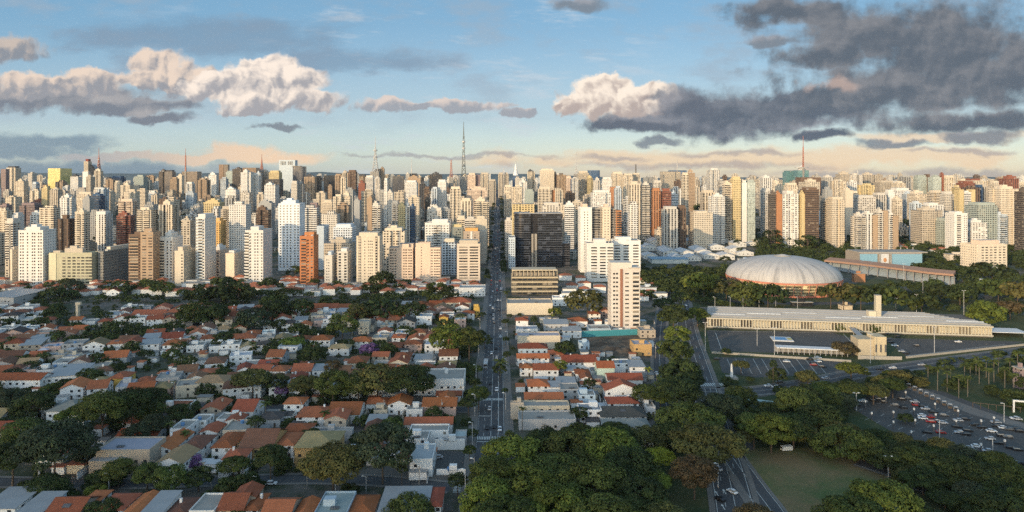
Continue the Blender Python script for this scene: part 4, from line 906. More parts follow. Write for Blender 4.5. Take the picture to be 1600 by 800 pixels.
# ================================================================== houses
RC = {'orange': (.40, .125, .048), 'red': (.29, .075, .04), 'brown': (.19, .09, .055), 'rust': (.34, .105, .05), 'dark': (.08, .072, .068), 'ochre': (.33, .235, .125), 'grey': (.23, .22, .21), 'white': (.46, .47, .48), 'blue': (.35, .375, .40)}
RWD = {'orange': 'orange', 'red': 'red', 'brown': 'brown', 'rust': 'rust-red', 'dark': 'sooty dark', 'ochre': 'ochre', 'grey': 'grey', 'white': 'white', 'blue': 'pale blue'}
WC = {'white': (.78, .77, .75), 'cream': (.60, .52, .40), 'pink': (.58, .40, .33), 'yellow': (.62, .40, .10), 'grey': (.42, .42, .42), 'mint': (.48, .60, .52), 'blue': (.42, .52, .60), 'beige': (.46, .39, .31), 'ochre': (.50, .32, .14)}
HOCC = []       # circles taken: x, y, r
def roof_mesh(kind, w, d, over, rise, key={}):
    k = (kind, round(w, 1), round(d, 1), round(rise, 1))
    if k in key: return key[k]
    b = MB(); hx, hy = w / 2 + over, d / 2 + over; e = 0.18
    A, B_, C, D_ = (-hx, -hy), (hx, -hy), (hx, hy), (-hx, hy)
    if kind == 'hip':
        if hx >= hy: r0, r1 = (-(hx - hy), 0), (hx - hy, 0)
        else: r0, r1 = (0, -(hy - hx)), (0, hy - hx)
        z = lambda p, h: (p[0], p[1], h)
        if hx >= hy:
            b.poly([z(A, e), z(B_, e), z(r1, rise), z(r0, rise)]); b.poly([z(B_, e), z(C, e), z(r1, rise)]); b.poly([z(C, e), z(D_, e), z(r0, rise), z(r1, rise)]); b.poly([z(D_, e), z(A, e), z(r0, rise)])
        else:
            b.poly([z(A, e), z(B_, e), z(r0, rise)]); b.poly([z(B_, e), z(C, e), z(r1, rise), z(r0, rise)]); b.poly([z(C, e), z(D_, e), z(r1, rise)]); b.poly([z(D_, e), z(A, e), z(r0, rise), z(r1, rise)])
        edge = [(A, B_), (B_, C), (C, D_), (D_, A)]
        for p, q in edge: b.poly([z(p, 0), z(q, 0), z(q, e), z(p, e)])
        b.poly([z(D_, 0), z(C, 0), z(B_, 0), z(A, 0)])
        me = b.mesh('roof', M['tile'])
    elif kind in ('gable', 'cross'):          # ridge along y: the gable faces the camera; 'cross': ridge along x
        if kind == 'cross': P_ = lambda u, v, h: (v, u, h); hu, hv = hy, hx
        else: P_ = lambda u, v, h: (u, v, h); hu, hv = hx, hy
        for s in (-1, 1):
            b.poly([P_(s * hu, -hv, e - .1), P_(0, -hv, rise), P_(0, hv, rise), P_(s * hu, hv, e - .1)][::s if kind != 'cross' else -s])
            b.poly([P_(s * hu, -hv, -.1), P_(0, -hv, rise - .2), P_(0, hv, rise - .2), P_(s * hu, hv, -.1)][::-s if kind != 'cross' else s])
            b.poly([P_(s * hu, -hv, -.1), P_(s * hu, hv, -.1), P_(s * hu, hv, e - .1), P_(s * hu, -hv, e - .1)])
            for t in (-1, 1): b.poly([P_(s * hu, t * hv, -.1), P_(0, t * hv, rise - .2), P_(0, t * hv, rise), P_(s * hu, t * hv, e - .1)])
        me = b.mesh('roof', M['tile'])
    key[k] = me; return me
def parapet_mesh(w, d, h, key={}):
    k = (round(w, 1), round(d, 1))
    if k not in key:
        b = MB(); t = .25
        b.box(-w / 2, w / 2, -d / 2, -d / 2 + t, 0, h); b.box(-w / 2, w / 2, d / 2 - t, d / 2, 0, h); b.box(-w / 2, -w / 2 + t, -d / 2 + t, d / 2 - t, 0, h); b.box(w / 2 - t, w / 2, -d / 2 + t, d / 2 - t, 0, h)
        key[k] = b.mesh('parapet', M['tint'])
    return key[k]
BOXC = {}
def boxmesh(name, w, d, h, m, z0=0.0):
    k = (name, round(w, 1), round(d, 1), round(h, 1), m.name)
    if k not in BOXC: BOXC[k] = MB().box(-w / 2, w / 2, -d / 2, d / 2, z0, z0 + h).mesh(name, m)
    return BOXC[k]
def wallmesh(kind, w, d, h, rise, key={}):
    k = (kind, round(w, 1), round(d, 1), round(h, 1), round(rise, 1))
    if k in key: return key[k]
    b = MB(); b.box(-w / 2, w / 2, -d / 2, d / 2, 0, h)
    if kind == 'gable':
        b = MB(); n = [(-w / 2, 0), (w / 2, 0), (w / 2, h), (0, h + rise * .93 - .25), (-w / 2, h)]
        i0 = 0; b.v = [(x, -d / 2, z) for x, z in n] + [(x, d / 2, z) for x, z in n]
        b.f = [(0, 1, 2, 3, 4), (9, 8, 7, 6, 5)] + [(i, i + 5, (i + 1) % 5 + 5, (i + 1) % 5) for i in range(5)]; b.m = [0] * 7
    if kind == 'cross':
        b = MB(); n = [(-d / 2, 0), (d / 2, 0), (d / 2, h), (0, h + rise * .93 - .25), (-d / 2, h)]
        b.v = [(-w / 2, y, z) for y, z in n] + [(w / 2, y, z) for y, z in n]
        b.f = [(4, 3, 2, 1, 0), (5, 6, 7, 8, 9)] + [((i + 1) % 5, (i + 1) % 5 + 5, i + 5, i) for i in range(5)]; b.m = [0] * 7
    key[k] = b.mesh('house_walls', M['tint']); return key[k]
hr = random.Random(5)
NH = [0]
DOOR = MB().box(-.5, .5, -.05, .05, 0, 2.1).mesh('door', M['bark'])
SHUT = {}
def house(x, y, w, d, h, kind, roof, wall, rot=0.0, label=None, land=None, wing=None, rise=None, parts=True, name=None):
    w, d, h = round(w * 2) / 2, round(d * 2) / 2, round(h * 2) / 2
    rise = rise or round(min(w, d) * .21 * 2) / 2
    if kind in ('cross',): rise = max(1.5, round(d * .22 * 2) / 2)
    if kind == 'gable': rise = max(1.5, round(w * .22 * 2) / 2)
    rc = RC[roof]; k1, k2 = hr.uniform(.6, 1.1), hr.uniform(.82, 1.05); rc = (rc[0] * k1, rc[1] * k1 * hr.uniform(.92, 1.1), rc[2] * k1); wc = tuple(v * k2 for v in WC[wall])
    flat = kind in ('flat', 'shed')
    nm = name or ('flat_roof_house' if flat else 'tiled_house')
    kinds = {'hip': 'hipped', 'gable': 'gabled', 'cross': 'long-ridged', 'flat': 'flat', 'shed': 'sheet-metal'}
    auto = None if label else ('%s%s house with %s %s roof' % ('small ' if w * d < 75 else 'large ' if w * d > 190 else '', wall, RWD[roof], kinds[kind]))
    z = gz(x, y)
    t = thing(nm, label, 'house', (x, y, z), GRID + R(rot), 'houses of the low residential quarter', auto=auto, top=h)
    if 'wall' in nm: t['kind'] = 'thing'
    if land: landmark(land, (x, y, z), h)
    HOCC.append((x, y, max(w, d) * .52))
    link('house_walls', wallmesh(kind, w, d, h, rise), t, color=wc)
    if flat:
        if kind == 'flat':
            link('roof', boxmesh('roof', w - .5, d - .5, .1, M['concrete'] if roof in ('grey', 'dark') else M['tint'], .004), t, (0, 0, h), color=rc)
            link('parapet', parapet_mesh(w, d, .7), t, (0, 0, h), color=wc)
            if hr.random() < .55:
                a = hr.uniform(1.6, 3.2); link('roof_room', boxmesh('roof_room', round(a * 1.3, 0), round(a, 0), 2.4, M['tint']), t, (hr.uniform(-.25, .25) * w, hr.uniform(-.1, .3) * d, h + .1), color=wc)
            if hr.random() < .35: link('solar_panel', boxmesh('solar_panel', 3.0, 1.8, .12, M['darksteel']), t, (hr.uniform(-.25, .25) * w, -.2 * d, h + .5))
            if hr.random() < .3: link('water_tank', MB().tube((0, 0, 0), (0, 0, 1.3), .8, .9, 10).mesh('water_tank', M['tintmetal']), t, (hr.uniform(-.3, .3) * w, hr.uniform(-.3, .3) * d, h + .1), color=(.10, .22, .42))
        else:
            k = ('shed', w, d)
            if k not in BOXC:
                b = MB(); q = [(-d / 2 - .4, .1), (d / 2 + .4, 1.1), (d / 2 + .4, 1.3), (-d / 2 - .4, .3)]
                b.v = [(-w / 2 - .4, yy, zz) for yy, zz in q] + [(w / 2 + .4, yy, zz) for yy, zz in q]; b.f = [(3, 2, 1, 0), (4, 5, 6, 7)] + [(i, (i + 1) % 4, (i + 1) % 4 + 4, i + 4) for i in range(4)]; b.m = [0] * 6
                BOXC[k] = b.mesh('roof', M['metalroof'])
            link('roof', BOXC[k], t, (0, 0, h - .1)); link('roof_wall', boxmesh('roof_wall', w, d * .5, .7, M['tint']), t, (0, d * .25, h), color=wc)
    else:
        link('roof', roof_mesh(kind, w, d, .55, rise), t, (0, 0, h), color=rc)
        if hr.random() < .3: link('chimney', boxmesh('chimney', .8, .8, 1.8, M['tint']), t, (hr.choice((-.22, .22)) * w, .12 * d, h + rise * .45), color=wc)
        if hr.random() < .12: link('solar_panel', boxmesh('solar_panel', 2.6, 1.6, .1, M['darksteel']), t, (0, -d * .24, h + rise * .52 + .3)).rotation_euler = (math.atan(rise / (d * .5)), 0, 0)
    if parts:
        nw = max(2, int(w / 3.4)); fl = 2 if h > 4.8 else 1
        for f in range(fl):
            for i in range(nw):
                if (f == 0 and i == nw // 2) or hr.random() < .22: continue
                link('window', winmesh(1.3, 1.2), t, (-w / 2 + w * (i + .5) / nw, -d / 2, 1.6 + 2.8 * f))
        link('door', DOOR, t, (-w / 2 + w * (nw // 2 + .5) / nw, -d / 2, 0))
        for f in range(fl):
            for yy in (-.22, .2):
                o = link('window', winmesh(1.3, 1.2), t, (-w / 2 if x > 0 else w / 2, yy * d, 1.6 + 2.8 * f), PI / 2)
    if wing:         # (dx, dy, w, d, h, kind, roof)
        dx, dy, w2, d2, h2, k2 = wing
        w2, d2, h2 = round(w2 * 2) / 2, round(d2 * 2) / 2, round(h2 * 2) / 2
        k2 = k2 if k2 != 'flat' else 'flat'
        r2 = max(1.5, round(min(w2, d2) * .22 * 2) / 2)
        wg = link('wing', wallmesh(k2 if k2 != 'flat' else 'box', w2, d2, h2, r2), t, (dx, dy, 0), color=wc)
        if k2 == 'flat': link('wing_roof', boxmesh('wing_roof', w2 + .3, d2 + .3, .2, M['tint']), wg, (0, 0, h2), color=(.35, .34, .33))
        else: link('wing_roof', roof_mesh(k2, w2, d2, .45, r2), wg, (0, 0, h2), color=rc)
        HOCC.append((x + dx, y + dy, max(w2, d2) * .5))
    NH[0] += 1
    return t
def hp(xl, xr, pyb, dep, h, kind, roof, wall, label=None, rot=0, **kw):
    """house by the two ends of its front, as seen, and the row its front meets the ground on"""
    y = DR(pyb); w = (xr - xl) * y / F; x = ((xl + xr) / 2 - 800) * y / F
    return house(x, y + dep / 2, w, dep, h, kind, roof, wall, rot, label, **kw)
# ---- the nearest houses, left to right, front to back
hp(72, 122, 664, 16, 6.5, 'hip', 'grey', 'white', 'grey many-sided roof house with a white skylight box among dark trees', rise=3.0, land='the grey skylight house')
hp(-20, 28, 690, 11, 5, 'cross', 'red', 'cream', 'red-roofed cream house half hidden at the edge of the garden trees')
hp(150, 232, 738, 14, 8.5, 'flat', 'blue', 'beige', 'large beige flat-roofed mansion with a pale blue roof sheet', land='the large beige mansion', wing=(-5, -8.5, 13, 4, 6, 'flat'))
hp(182, 243, 694, 10, 3.5, 'cross', 'rust', 'grey', 'rust-roofed bungalow behind the large beige mansion')
hp(237, 285, 660, 15, 5.5, 'flat', 'rust', 'white', 'white house with a flat rust-red roof deck and white side wall')
hp(236, 268, 722, 20, 5, 'gable', 'orange', 'white', 'white gabled house with long orange roof beside the beige mansion', land='the white gabled house')
hp(282, 314, 722, 15, 5.5, 'hip', 'brown', 'white', 'brown-roofed house with black-and-white timbered gable')
hp(330, 362, 720, 17, 5.5, 'hip', 'orange', 'white', 'white house with scalloped gables and a deep orange roof')
hp(352, 376, 678, 8, 6, 'gable', 'rust', 'white', None); hp(312, 338, 693, 10, 5, 'gable', 'rust', 'white', None); hp(362, 395, 662, 16, 6, 'cross', 'red', 'white', 'white house with red roof carrying two black solar panels')
hp(313, 345, 656, 14, 5, 'gable', 'rust', 'beige', None); hp(297, 322, 676, 9, 5, 'flat', 'grey', 'white', None); hp(338, 372, 670, 9, 4, 'flat', 'grey', 'white', None)
hp(374, 424, 722, 20, 6, 'cross', 'brown', 'ochre', 'ochre-walled house with a broad weathered brown roof', land='the brown-roofed ochre house')
hp(306, 350, 616, 13, 6.5, 'hip', 'ochre', 'cream', 'cream two-storey house with ochre roof and white shutters by the grey pillar')
hp(404, 437, 668, 10, 4, 'hip', 'dark', 'grey', None); hp(443, 473, 650, 10, 6, 'hip', 'orange', 'white', None); hp(463, 513, 668, 14, 5, 'hip', 'rust', 'white', 'white house with layered rust-red roofs beside a palm')
hp(444, 483, 690, 10, 4.5, 'hip', 'orange', 'white', None); hp(432, 458, 716, 14, 5.5, 'hip', 'rust', 'white', None)
hp(512, 560, 662, 17, 4.5, 'cross', 'orange', 'white', 'wide white bungalow with a broad orange roof and glass porch', land='the broad orange-roofed bungalow')
hp(460, 522, 728, 18, 7.5, 'hip', 'ochre', 'ochre', 'yellowish house with a pale ochre hipped roof between the round trees', land='the ochre hipped-roof house')
hp(484, 550, 690, 4, 4.5, 'flat', 'dark', 'grey', 'ivy-covered garden wall block behind the ochre house', parts=False, name='garden_block')
hp(572, 604, 645, 9, 4.5, 'hip', 'orange', 'white', None); hp(606, 640, 648, 11, 5, 'gable', 'orange', 'white', None); hp(584, 604, 652, 5, 3, 'flat', 'ochre', 'cream', None)
hp(634, 660, 654, 10, 4, 'flat', 'dark', 'white', None); hp(660, 712, 650, 12, 5, 'cross', 'orange', 'pink', 'pinkish house with an orange roof and a grey gable sheet behind', wing=(3, 6, 8, 8, 6, 'gable'))
hp(632, 706, 678, 9, 4.5, 'cross', 'rust', 'white', 'long white house with a narrow rust-red roof ridge'); hp(572, 600, 676, 10, 4, 'shed', 'blue', 'white', None); hp(640, 700, 692, 8, 5, 'flat', 'dark', 'white', None)
hp(640, 675, 745, 16, 6.5, 'flat', 'white', 'white', 'white villa with arched porch beside the walled parking court', land='the white arched villa', wing=(-1, -9, 7, 4, 3, 'flat')); hp(634, 668, 706, 10, 5, 'flat', 'grey', 'white', None)
hp(711, 728, 698, 8, 4, 'flat', 'blue', 'grey', None)
hp(682, 727, 742, .6, 1.6, 'flat', 'white', 'white', 'white boundary wall of the walled parking court', parts=False, name='boundary_wall'); hp(680, 726, 703, .6, 4, 'flat', 'white', 'white', 'tall white rear wall of the walled parking court', parts=False, name='boundary_wall')
# the bottom row
hp(-30, 22, 820, 14, 5.5, 'shed', 'grey', 'white', 'long grey shed roof house at the lower corner'); hp(26, 66, 826, 13, 5.5, 'shed', 'blue', 'blue', 'blue-walled grey shed beside the corner')
hp(66, 118, 832, 15, 5, 'cross', 'rust', 'beige', 'wide house under a patched rust-red roof with a ridge line'); hp(122, 146, 812, 11, 5, 'hip', 'orange', 'white'); hp(150, 190, 820, 12, 5, 'hip', 'rust', 'white', None); hp(184, 214, 835, 17, 5.5, 'gable', 'orange', 'white', 'narrow orange gabled roof beside the grey skylight roof')
hp(218, 250, 832, 15, 6, 'shed', 'grey', 'white', 'grey-roofed workshop with white parapets'); hp(254, 290, 832, 14, 5, 'hip', 'brown', 'white', None); hp(294, 334, 826, 13, 5.5, 'flat', 'grey', 'white', 'white house with rooftop terraces and a dark awning'); hp(340, 378, 822, 13, 5.5, 'cross', 'rust', 'beige', 'beige house with crossing rust-orange roofs', wing=(2, 5, 8, 8, 6.5, 'gable')); hp(382, 402, 820, 12, 5, 'hip', 'orange', 'white')
hp(406, 450, 835, 14, 5.5, 'cross', 'rust', 'beige', 'rust-red roof house with white roof gutters'); hp(454, 482, 838, 15, 5, 'gable', 'orange', 'white', None); hp(488, 540, 835, 17, 6, 'flat', 'blue', 'blue', 'pale blue terrace roof building with a blue water tank', land='the pale blue terrace roof'); hp(544, 582, 828, 13, 5.5, 'hip', 'orange', 'white', 'bright orange hipped roof beside the pale blue terrace roof')
hp(590, 666, 826, 17, 5.5, 'shed', 'grey', 'grey', 'big grey sheet-metal warehouse roof by the avenue', land='the grey sheet-metal warehouse', name='warehouse'); hp(670, 688, 816, 14, 5.5, 'hip', 'red', 'white', None)
# between the street and the first trees
hp(646, 724, 618, 20, 8.5, 'flat', 'grey', 'white', 'large white modern building with flat grey roof and glazed stair wall', land='the large white modern building'); hp(682, 720, 628, 7, 3.5, 'cross', 'rust', 'white', None)
hp(434, 464, 556, 11, 5.5, 'flat', 'white', 'white', None); hp(452, 484, 540, 9, 4.5, 'hip', 'rust', 'white', None); hp(350, 380, 538, 10, 4.5, 'hip', 'orange', 'white', None); hp(484, 515, 545, 12, 6, 'hip', 'orange', 'white', None); hp(513, 545, 556, 9, 5, 'hip', 'ochre', 'white', 'white house with a mottled stone-coloured hipped roof'); hp(548, 580, 545, 11, 5, 'hip', 'orange', 'white', None)
hp(590, 610, 528, 9, 4.5, 'gable', 'rust', 'white', None); hp(612, 632, 540, 10, 5.5, 'hip', 'orange', 'white', None); hp(636, 660, 545, 12, 6, 'gable', 'orange', 'white', 'white twin-gabled house with orange roofs, first gable'); hp(660, 678, 545, 12, 6, 'gable', 'rust', 'white', 'white twin-gabled house with orange roofs, gable beside the big bright tree')
hp(560, 576, 522, 9, 9, 'flat', 'grey', 'cream', 'narrow cream three-storey block among the trees'); hp(620, 648, 515, 12, 5.5, 'gable', 'dark', 'grey', None); hp(650, 674, 508, 12, 6.5, 'flat', 'white', 'white', None); hp(686, 700, 508, 9, 6, 'gable', 'orange', 'yellow', 'bright orange-yellow painted house by the avenue trees')
hp(740, 749, 496, 8, 8, 'flat', 'ochre', 'yellow', 'narrow yellow shopfront block facing the avenue'); hp(722, 741, 500, 10, 5.5, 'hip', 'orange', 'white', None); hp(690, 735, 484, 16, 6.5, 'hip', 'rust', 'cream', 'cream house with a wide rust-red hipped roof by the avenue')
hp(717, 758, 463, 18, 8, 'flat', 'blue', 'white', 'white and teal shop building below the strip-window office', land='the teal shop building'); hp(170, 194, 608, 12, 6, 'hip', 'rust', 'yellow', 'yellow-walled house with a rust-red roof among trees'); hp(66, 116, 606, 22, 6.5, 'shed', 'grey', 'white', 'long white house with a grey sheet roof at an angle', rot=14)
hp(-20, 62, 612, 12, 6.5, 'cross', 'orange', 'white', 'long orange roof row of white houses'); hp(166, 186, 466, 12, 6.5, 'gable', 'red', 'white', None); hp(118, 122, 500, 3, 12, 'flat', 'grey', 'cream', 'square cream water tower above the roofs', parts=False, name='water_tower'); hp(-30, 30, 478, 40, 8, 'shed', 'grey', 'grey', 'dark long-windowed hall with stepped grey roofs', name='warehouse', rot=-10); hp(205, 255, 500, 14, 4.5, 'cross', 'rust', 'white', None)
# the block right of the avenue
def row(lst):
    for a in lst: hp(*a[:8], a[8] if len(a) > 8 else None, **(a[9] if len(a) > 9 else {}))
row([(792, 863, 492, 22, 9.5, 'flat', 'dark', 'cream', 'plain cream shop building with a raised stair block beside the avenue', dict(land='the plain cream shop building', parts=False)),
     (864, 885, 478, 12, 7, 'flat', 'white', 'white'), (806, 825, 512, 10, 5.5, 'hip', 'red', 'white'), (806, 840, 528, 12, 6, 'flat', 'white', 'white'), (850, 888, 520, 14, 6.5, 'shed', 'grey', 'grey'),
     (809, 875, 545, 12, 8.5, 'flat', 'white', 'cream', 'long cream hall with rooftop blocks beside the building plot', dict(land='the long cream hall', parts=False)), (880, 908, 528, 10, 5, 'shed', 'white', 'white'), (893, 918, 512, 12, 5, 'hip', 'rust', 'white'), (920, 938, 500, 10, 5, 'hip', 'rust', 'white'), (940, 954, 496, 10, 5.5, 'gable', 'orange', 'pink'),
     (920, 954, 524, 14, 4.5, 'flat', 'grey', 'blue', 'teal-walled sales pavilion at the foot of the lone tower'), (905, 921, 546, 8, 4, 'flat', 'white', 'blue'),
     (990, 1018, 556, 14, 7, 'flat', 'white', 'ochre', 'ochre-fronted warehouse with a white roof beside the building plot', dict(land='the ochre-fronted warehouse')), (1000, 1024, 528, 14, 5, 'flat', 'grey', 'beige'),
     (810, 855, 560, 12, 6.5, 'hip', 'red', 'blue', 'pale blue house with a dark red hipped roof beside the avenue', dict(land='the pale blue hipped house')), (858, 880, 566, 10, 5, 'hip', 'rust', 'pink'), (808, 858, 572, 9, 5, 'cross', 'orange', 'white'), (878, 932, 580, 13, 5.5, 'cross', 'red', 'white', 'long white house with a red ridge roof and dark windows'), (812, 832, 588, 9, 5, 'hip', 'orange', 'white'), (834, 872, 594, 11, 6, 'cross', 'rust', 'white'),
     (886, 900, 590, 8, 4, 'shed', 'white', 'white'), (900, 921, 596, 9, 4.5, 'hip', 'orange', 'white'), (933, 960, 596, 12, 8, 'cross', 'orange', 'mint', 'mint-green walled house with an orange roof', dict(land='the mint-green house')), (960, 985, 582, 10, 5, 'flat', 'dark', 'white'), (984, 1008, 588, 12, 5.5, 'shed', 'grey', 'white'), (950, 1004, 606, 11, 4.5, 'cross', 'red', 'white'), (907, 924, 604, 8, 4.5, 'gable', 'rust', 'white'),
     (870, 900, 612, 9, 4.5, 'shed', 'grey', 'white'), (825, 858, 618, 12, 5, 'hip', 'orange', 'white'), (858, 876, 618, 8, 4.5, 'shed', 'white', 'white'), (946, 1000, 628, 9, 6, 'gable', 'rust', 'white', 'white house front with scalloped twin gables'), (876, 905, 625, 12, 5, 'flat', 'grey', 'grey'), (905, 930, 634, 9, 5, 'flat', 'dark', 'blue'), (820, 880, 640, 10, 5.5, 'cross', 'rust', 'cream'), (950, 998, 646, 10, 5, 'hip', 'red', 'white'),
     (815, 890, 655, 8, 6, 'flat', 'grey', 'cream', 'stained cream parapet building above the supermarket roof'), (810, 900, 672, 12, 4.5, 'flat', 'dark', 'grey', 'wide dark flat roof of the corner supermarket', dict(name='supermarket', land='the corner supermarket')), (798, 818, 655, 3, 7.5, 'flat', 'grey', 'beige', 'blank beige signboard tower beside the avenue', dict(parts=False, name='signboard_tower')),
     (940, 1010, 668, 14, 5, 'hip', 'dark', 'white', 'dark-roofed villa behind the foreground grove'), (905, 940, 660, 10, 5.5, 'flat', 'blue', 'white'), (944, 1015, 684, 10, 5, 'hip', 'grey', 'white', 'white villa with a grey hipped roof beside the grove'), (985, 1020, 700, 9, 4.5, 'flat', 'dark', 'white'), (1010, 1024, 650, 10, 4, 'flat', 'grey', 'white')])
# ---- the rest of the quarter, row upon row of lots
def on_road(x, y, m):
    if abs(x - avx(y)) < RW + 5.2 + m: return True
    for pts, hw in ROADS[1:]:
        for p in pts:
            if (p.x - x) ** 2 + (p.y - y) ** 2 < (hw + m) ** 2: return True
    return False
gr = random.Random(77)
def gap_for_trees(x, y):
    return mnoise.noise(Vector((x * .012, y * .012, 3.0))) > (.30 if x > -170 else .12)
yrow = 262.0; nh = 0
while yrow < 745:
    if not (452 < yrow < 458):
        x = avx(yrow) - RW - 16
        lim = -0.80 * yrow - 12
        while x > lim:
            w = gr.uniform(7.5, 12.5) * (1.12 if yrow > 430 else 1.0); d = gr.uniform(9, 14)
            X, Y = x - w / 2, yrow + gr.uniform(-2.5, 2.5)
            x -= w + gr.choice((.6, 1.0, 2.5, 4.5))
            if on_road(X, Y, 7): continue
            if gap_for_trees(X, Y): continue
            if any((X - a) ** 2 + (Y - b) ** 2 < (r + max(w, d) * .36) ** 2 for a, b, r in HOCC): continue
            if nh > 272: break
            kind = gr.choice(('hip', 'hip', 'hip', 'gable', 'gable', 'cross', 'cross', 'flat', 'flat', 'shed'))
            roof = gr.choice(('orange', 'rust', 'rust', 'red', 'brown', 'brown', 'rust', 'dark', 'ochre')) if kind in ('hip', 'gable', 'cross') else gr.choice(('grey', 'white', 'grey', 'grey'))
            wall = gr.choice(('white', 'white', 'white', 'cream', 'white', 'grey', 'pink', 'beige'))
            rot = 14 if X < -150 and Y > 330 else 0
            wing = (gr.choice((-1, 1)) * w * .3, -d * .5 - 1.5, w * .45, 4.5, 3, gr.choice(('flat', 'hip', 'flat'))) if gr.random() < .35 else None
            house(X, Y, w, d, gr.choice((4, 5.5, 5.5, 6)), kind, roof, wall, rot + gr.uniform(-3, 3), wing=wing); nh += 1
    yrow += gr.choice((15.5, 17, 16))
# outhouses and lot walls between the houses
og = random.Random(61)
def outhouse(x, y, w, d, h, roofc, wallc):
    t = thing('outhouse', None, 'outhouse', (x, y, gz(x, y)), GRID, 'outhouses and carports between the houses', auto='%s flat outhouse roof with %s walls' % (roofc, wallc), top=h)
    link('outhouse_walls', boxmesh('outhouse_walls', round(w), round(d), h, M['tint']), t, color=WC[wallc]); link('outhouse_roof', boxmesh('outhouse_roof', round(w) + .6, round(d) + .6, .25, M['tint']), t, (0, 0, h), color=RC[roofc]); HOCC.append((x, y, max(w, d) * .5))
def lot_wall(x, y, L, ang, h):
    t = thing('lot_wall', None, 'wall', (x, y, gz(x, y)), GRID + ang, 'walls between the house lots', auto='white lot wall' if h > 2.2 else 'low pale lot wall', top=h); t['kind'] = 'thing'
    link('wall_body', boxmesh('wall_body', round(L), .25, h, M['tint']), t, color=og.choice((WC['white'], WC['white'], WC['grey'], WC['cream']))); link('wall_coping', boxmesh('wall_coping', round(L), .4, .12, M['concrete']), t, (0, 0, h))
nn = 0
for _ in range(9000):
    if nn > 150: break
    if og.random() < .45: g = G(og.uniform(800, 1018), og.uniform(500, 672))
    else: g = G(og.uniform(60, 735), og.uniform(530, 745))
    w, d = og.choice((4, 5, 6, 7)), og.choice((3, 4, 5, 6))
    if on_road(g.x, g.y, 3.5) or any((g.x - a) ** 2 + (g.y - b) ** 2 < (r + max(w, d) * .42) ** 2 for a, b, r in HOCC): continue
    p_ = PX(g)
    if (905 < p_[0] < 1003 and 522 < p_[1] < 556) or (676 < p_[0] < 728 and 700 < p_[1] < 745): continue
    outhouse(g.x, g.y, w, d, og.choice((2.5, 3.0, 3.5)), og.choice(('grey', 'dark', 'white', 'rust', 'grey', 'orange')), og.choice(('white', 'white', 'cream', 'grey'))); nn += 1
nw_ = 0
for (x, y, r) in list(HOCC):
    if nw_ > 130 or y > 520 or r < 3.5: continue
    if og.random() < .55: continue
    s = og.choice((-1, 1)); X = x + s * (r * .92 + .9)
    if on_road(X, y, 1.0) or any((X - a) ** 2 + (y - b) ** 2 < (q * .75) ** 2 for a, b, q in HOCC): continue
    lot_wall(X, y, og.choice((10, 13, 16)), PI / 2, og.choice((2.0, 2.4, 2.8))); nw_ += 1
# the small red roofs far right of the avenue
fr_ = random.Random(9)
n = 0
for i in range(600):
    px, py = fr_.uniform(985, 1165), fr_.uniform(350, 368)
    if n > 34: break
    g = G(px, py)
    if any((g.x - a) ** 2 + (g.y - b) ** 2 < (r + 6) ** 2 for a, b, r in HOCC) or not clear(g.x - 6, g.x + 6, g.y - 6, g.y + 6, 0): continue
    house(g.x, g.y, fr_.uniform(9, 15), fr_.uniform(9, 12), fr_.choice((4, 5)), fr_.choice(('hip', 'cross', 'cross')), fr_.choice(('rust', 'orange', 'red')), fr_.choice(('white', 'cream', 'white')), fr_.uniform(-8, 8), parts=False); n += 1

# low roofs too far off and too many to tell apart: one mass
def far_houses():
    b = MB(); g_ = random.Random(19); mats = [M['whitewall'], plain('far_clay_roof', (.34, .12, .065), .9, .4, .03), M['metalroof'], M['concrete']]
    occ = []
    for (x0, x1, y0, y1, n) in ((985, 1170, 349, 372, 150), (-40, 745, 441, 462, 150), (1400, 1560, 368, 396, 40), (1260, 1340, 352, 372, 20), (880, 950, 432, 470, 14), (1000, 1030, 440, 470, 8), (-420, -60, 446, 720, 190)):
        k = 0
        for _ in range(n * 25):
            if k >= n: break
            g = G(g_.uniform(x0, x1), g_.uniform(y0, y1)); w, d, h = g_.uniform(8, 15), g_.uniform(8, 13), g_.uniform(3.5, 6.5)
            if abs(g.x - avx(g.y)) < 16 or not clear(g.x - w / 2, g.x + w / 2, g.y, g.y + d, 0) or any((g.x - a) ** 2 + (g.y - c) ** 2 < (r + w * .45) ** 2 for a, c, r in HOCC) or on_road(g.x, g.y, 4): continue
            HOCC.append((g.x, g.y, w * .5)); k += 1; z = g.z
            b.box(g.x - w / 2, g.x + w / 2, g.y - d / 2, g.y + d / 2, z - .5, z + h, 0, False)
            if g_.random() < .68:
                e_ = .5; A = [(g.x - w / 2 - e_, g.y - d / 2 - e_), (g.x + w / 2 + e_, g.y - d / 2 - e_), (g.x + w / 2 + e_, g.y + d / 2 + e_), (g.x - w / 2 - e_, g.y + d / 2 + e_)]; q = max(0, (w - d) / 2); r = h + min(w, d) * .24
                P0, P1 = (g.x - q, g.y, z + r), (g.x + q + .01, g.y, z + r); A3 = [(x, y, z + h + .02) for x, y in A]
                b.poly([A3[0], A3[1], P1, P0], 1); b.poly([A3[1], A3[2], P1], 1); b.poly([A3[2], A3[3], P0, P1], 1); b.poly([A3[3], A3[0], P0], 1)
            else: b.box(g.x - w / 2 - .3, g.x + w / 2 + .3, g.y - d / 2 - .3, g.y + d / 2 + .3, z + h + .02, z + h + .4, g_.choice((2, 3)))
    o = link('distant_houses', b.mesh('distant_houses', mats)); o['kind'] = 'stuff'; o['label'] = 'low red and grey roofs massed at the feet of the far towers'; o['category'] = 'houses'
far_houses()

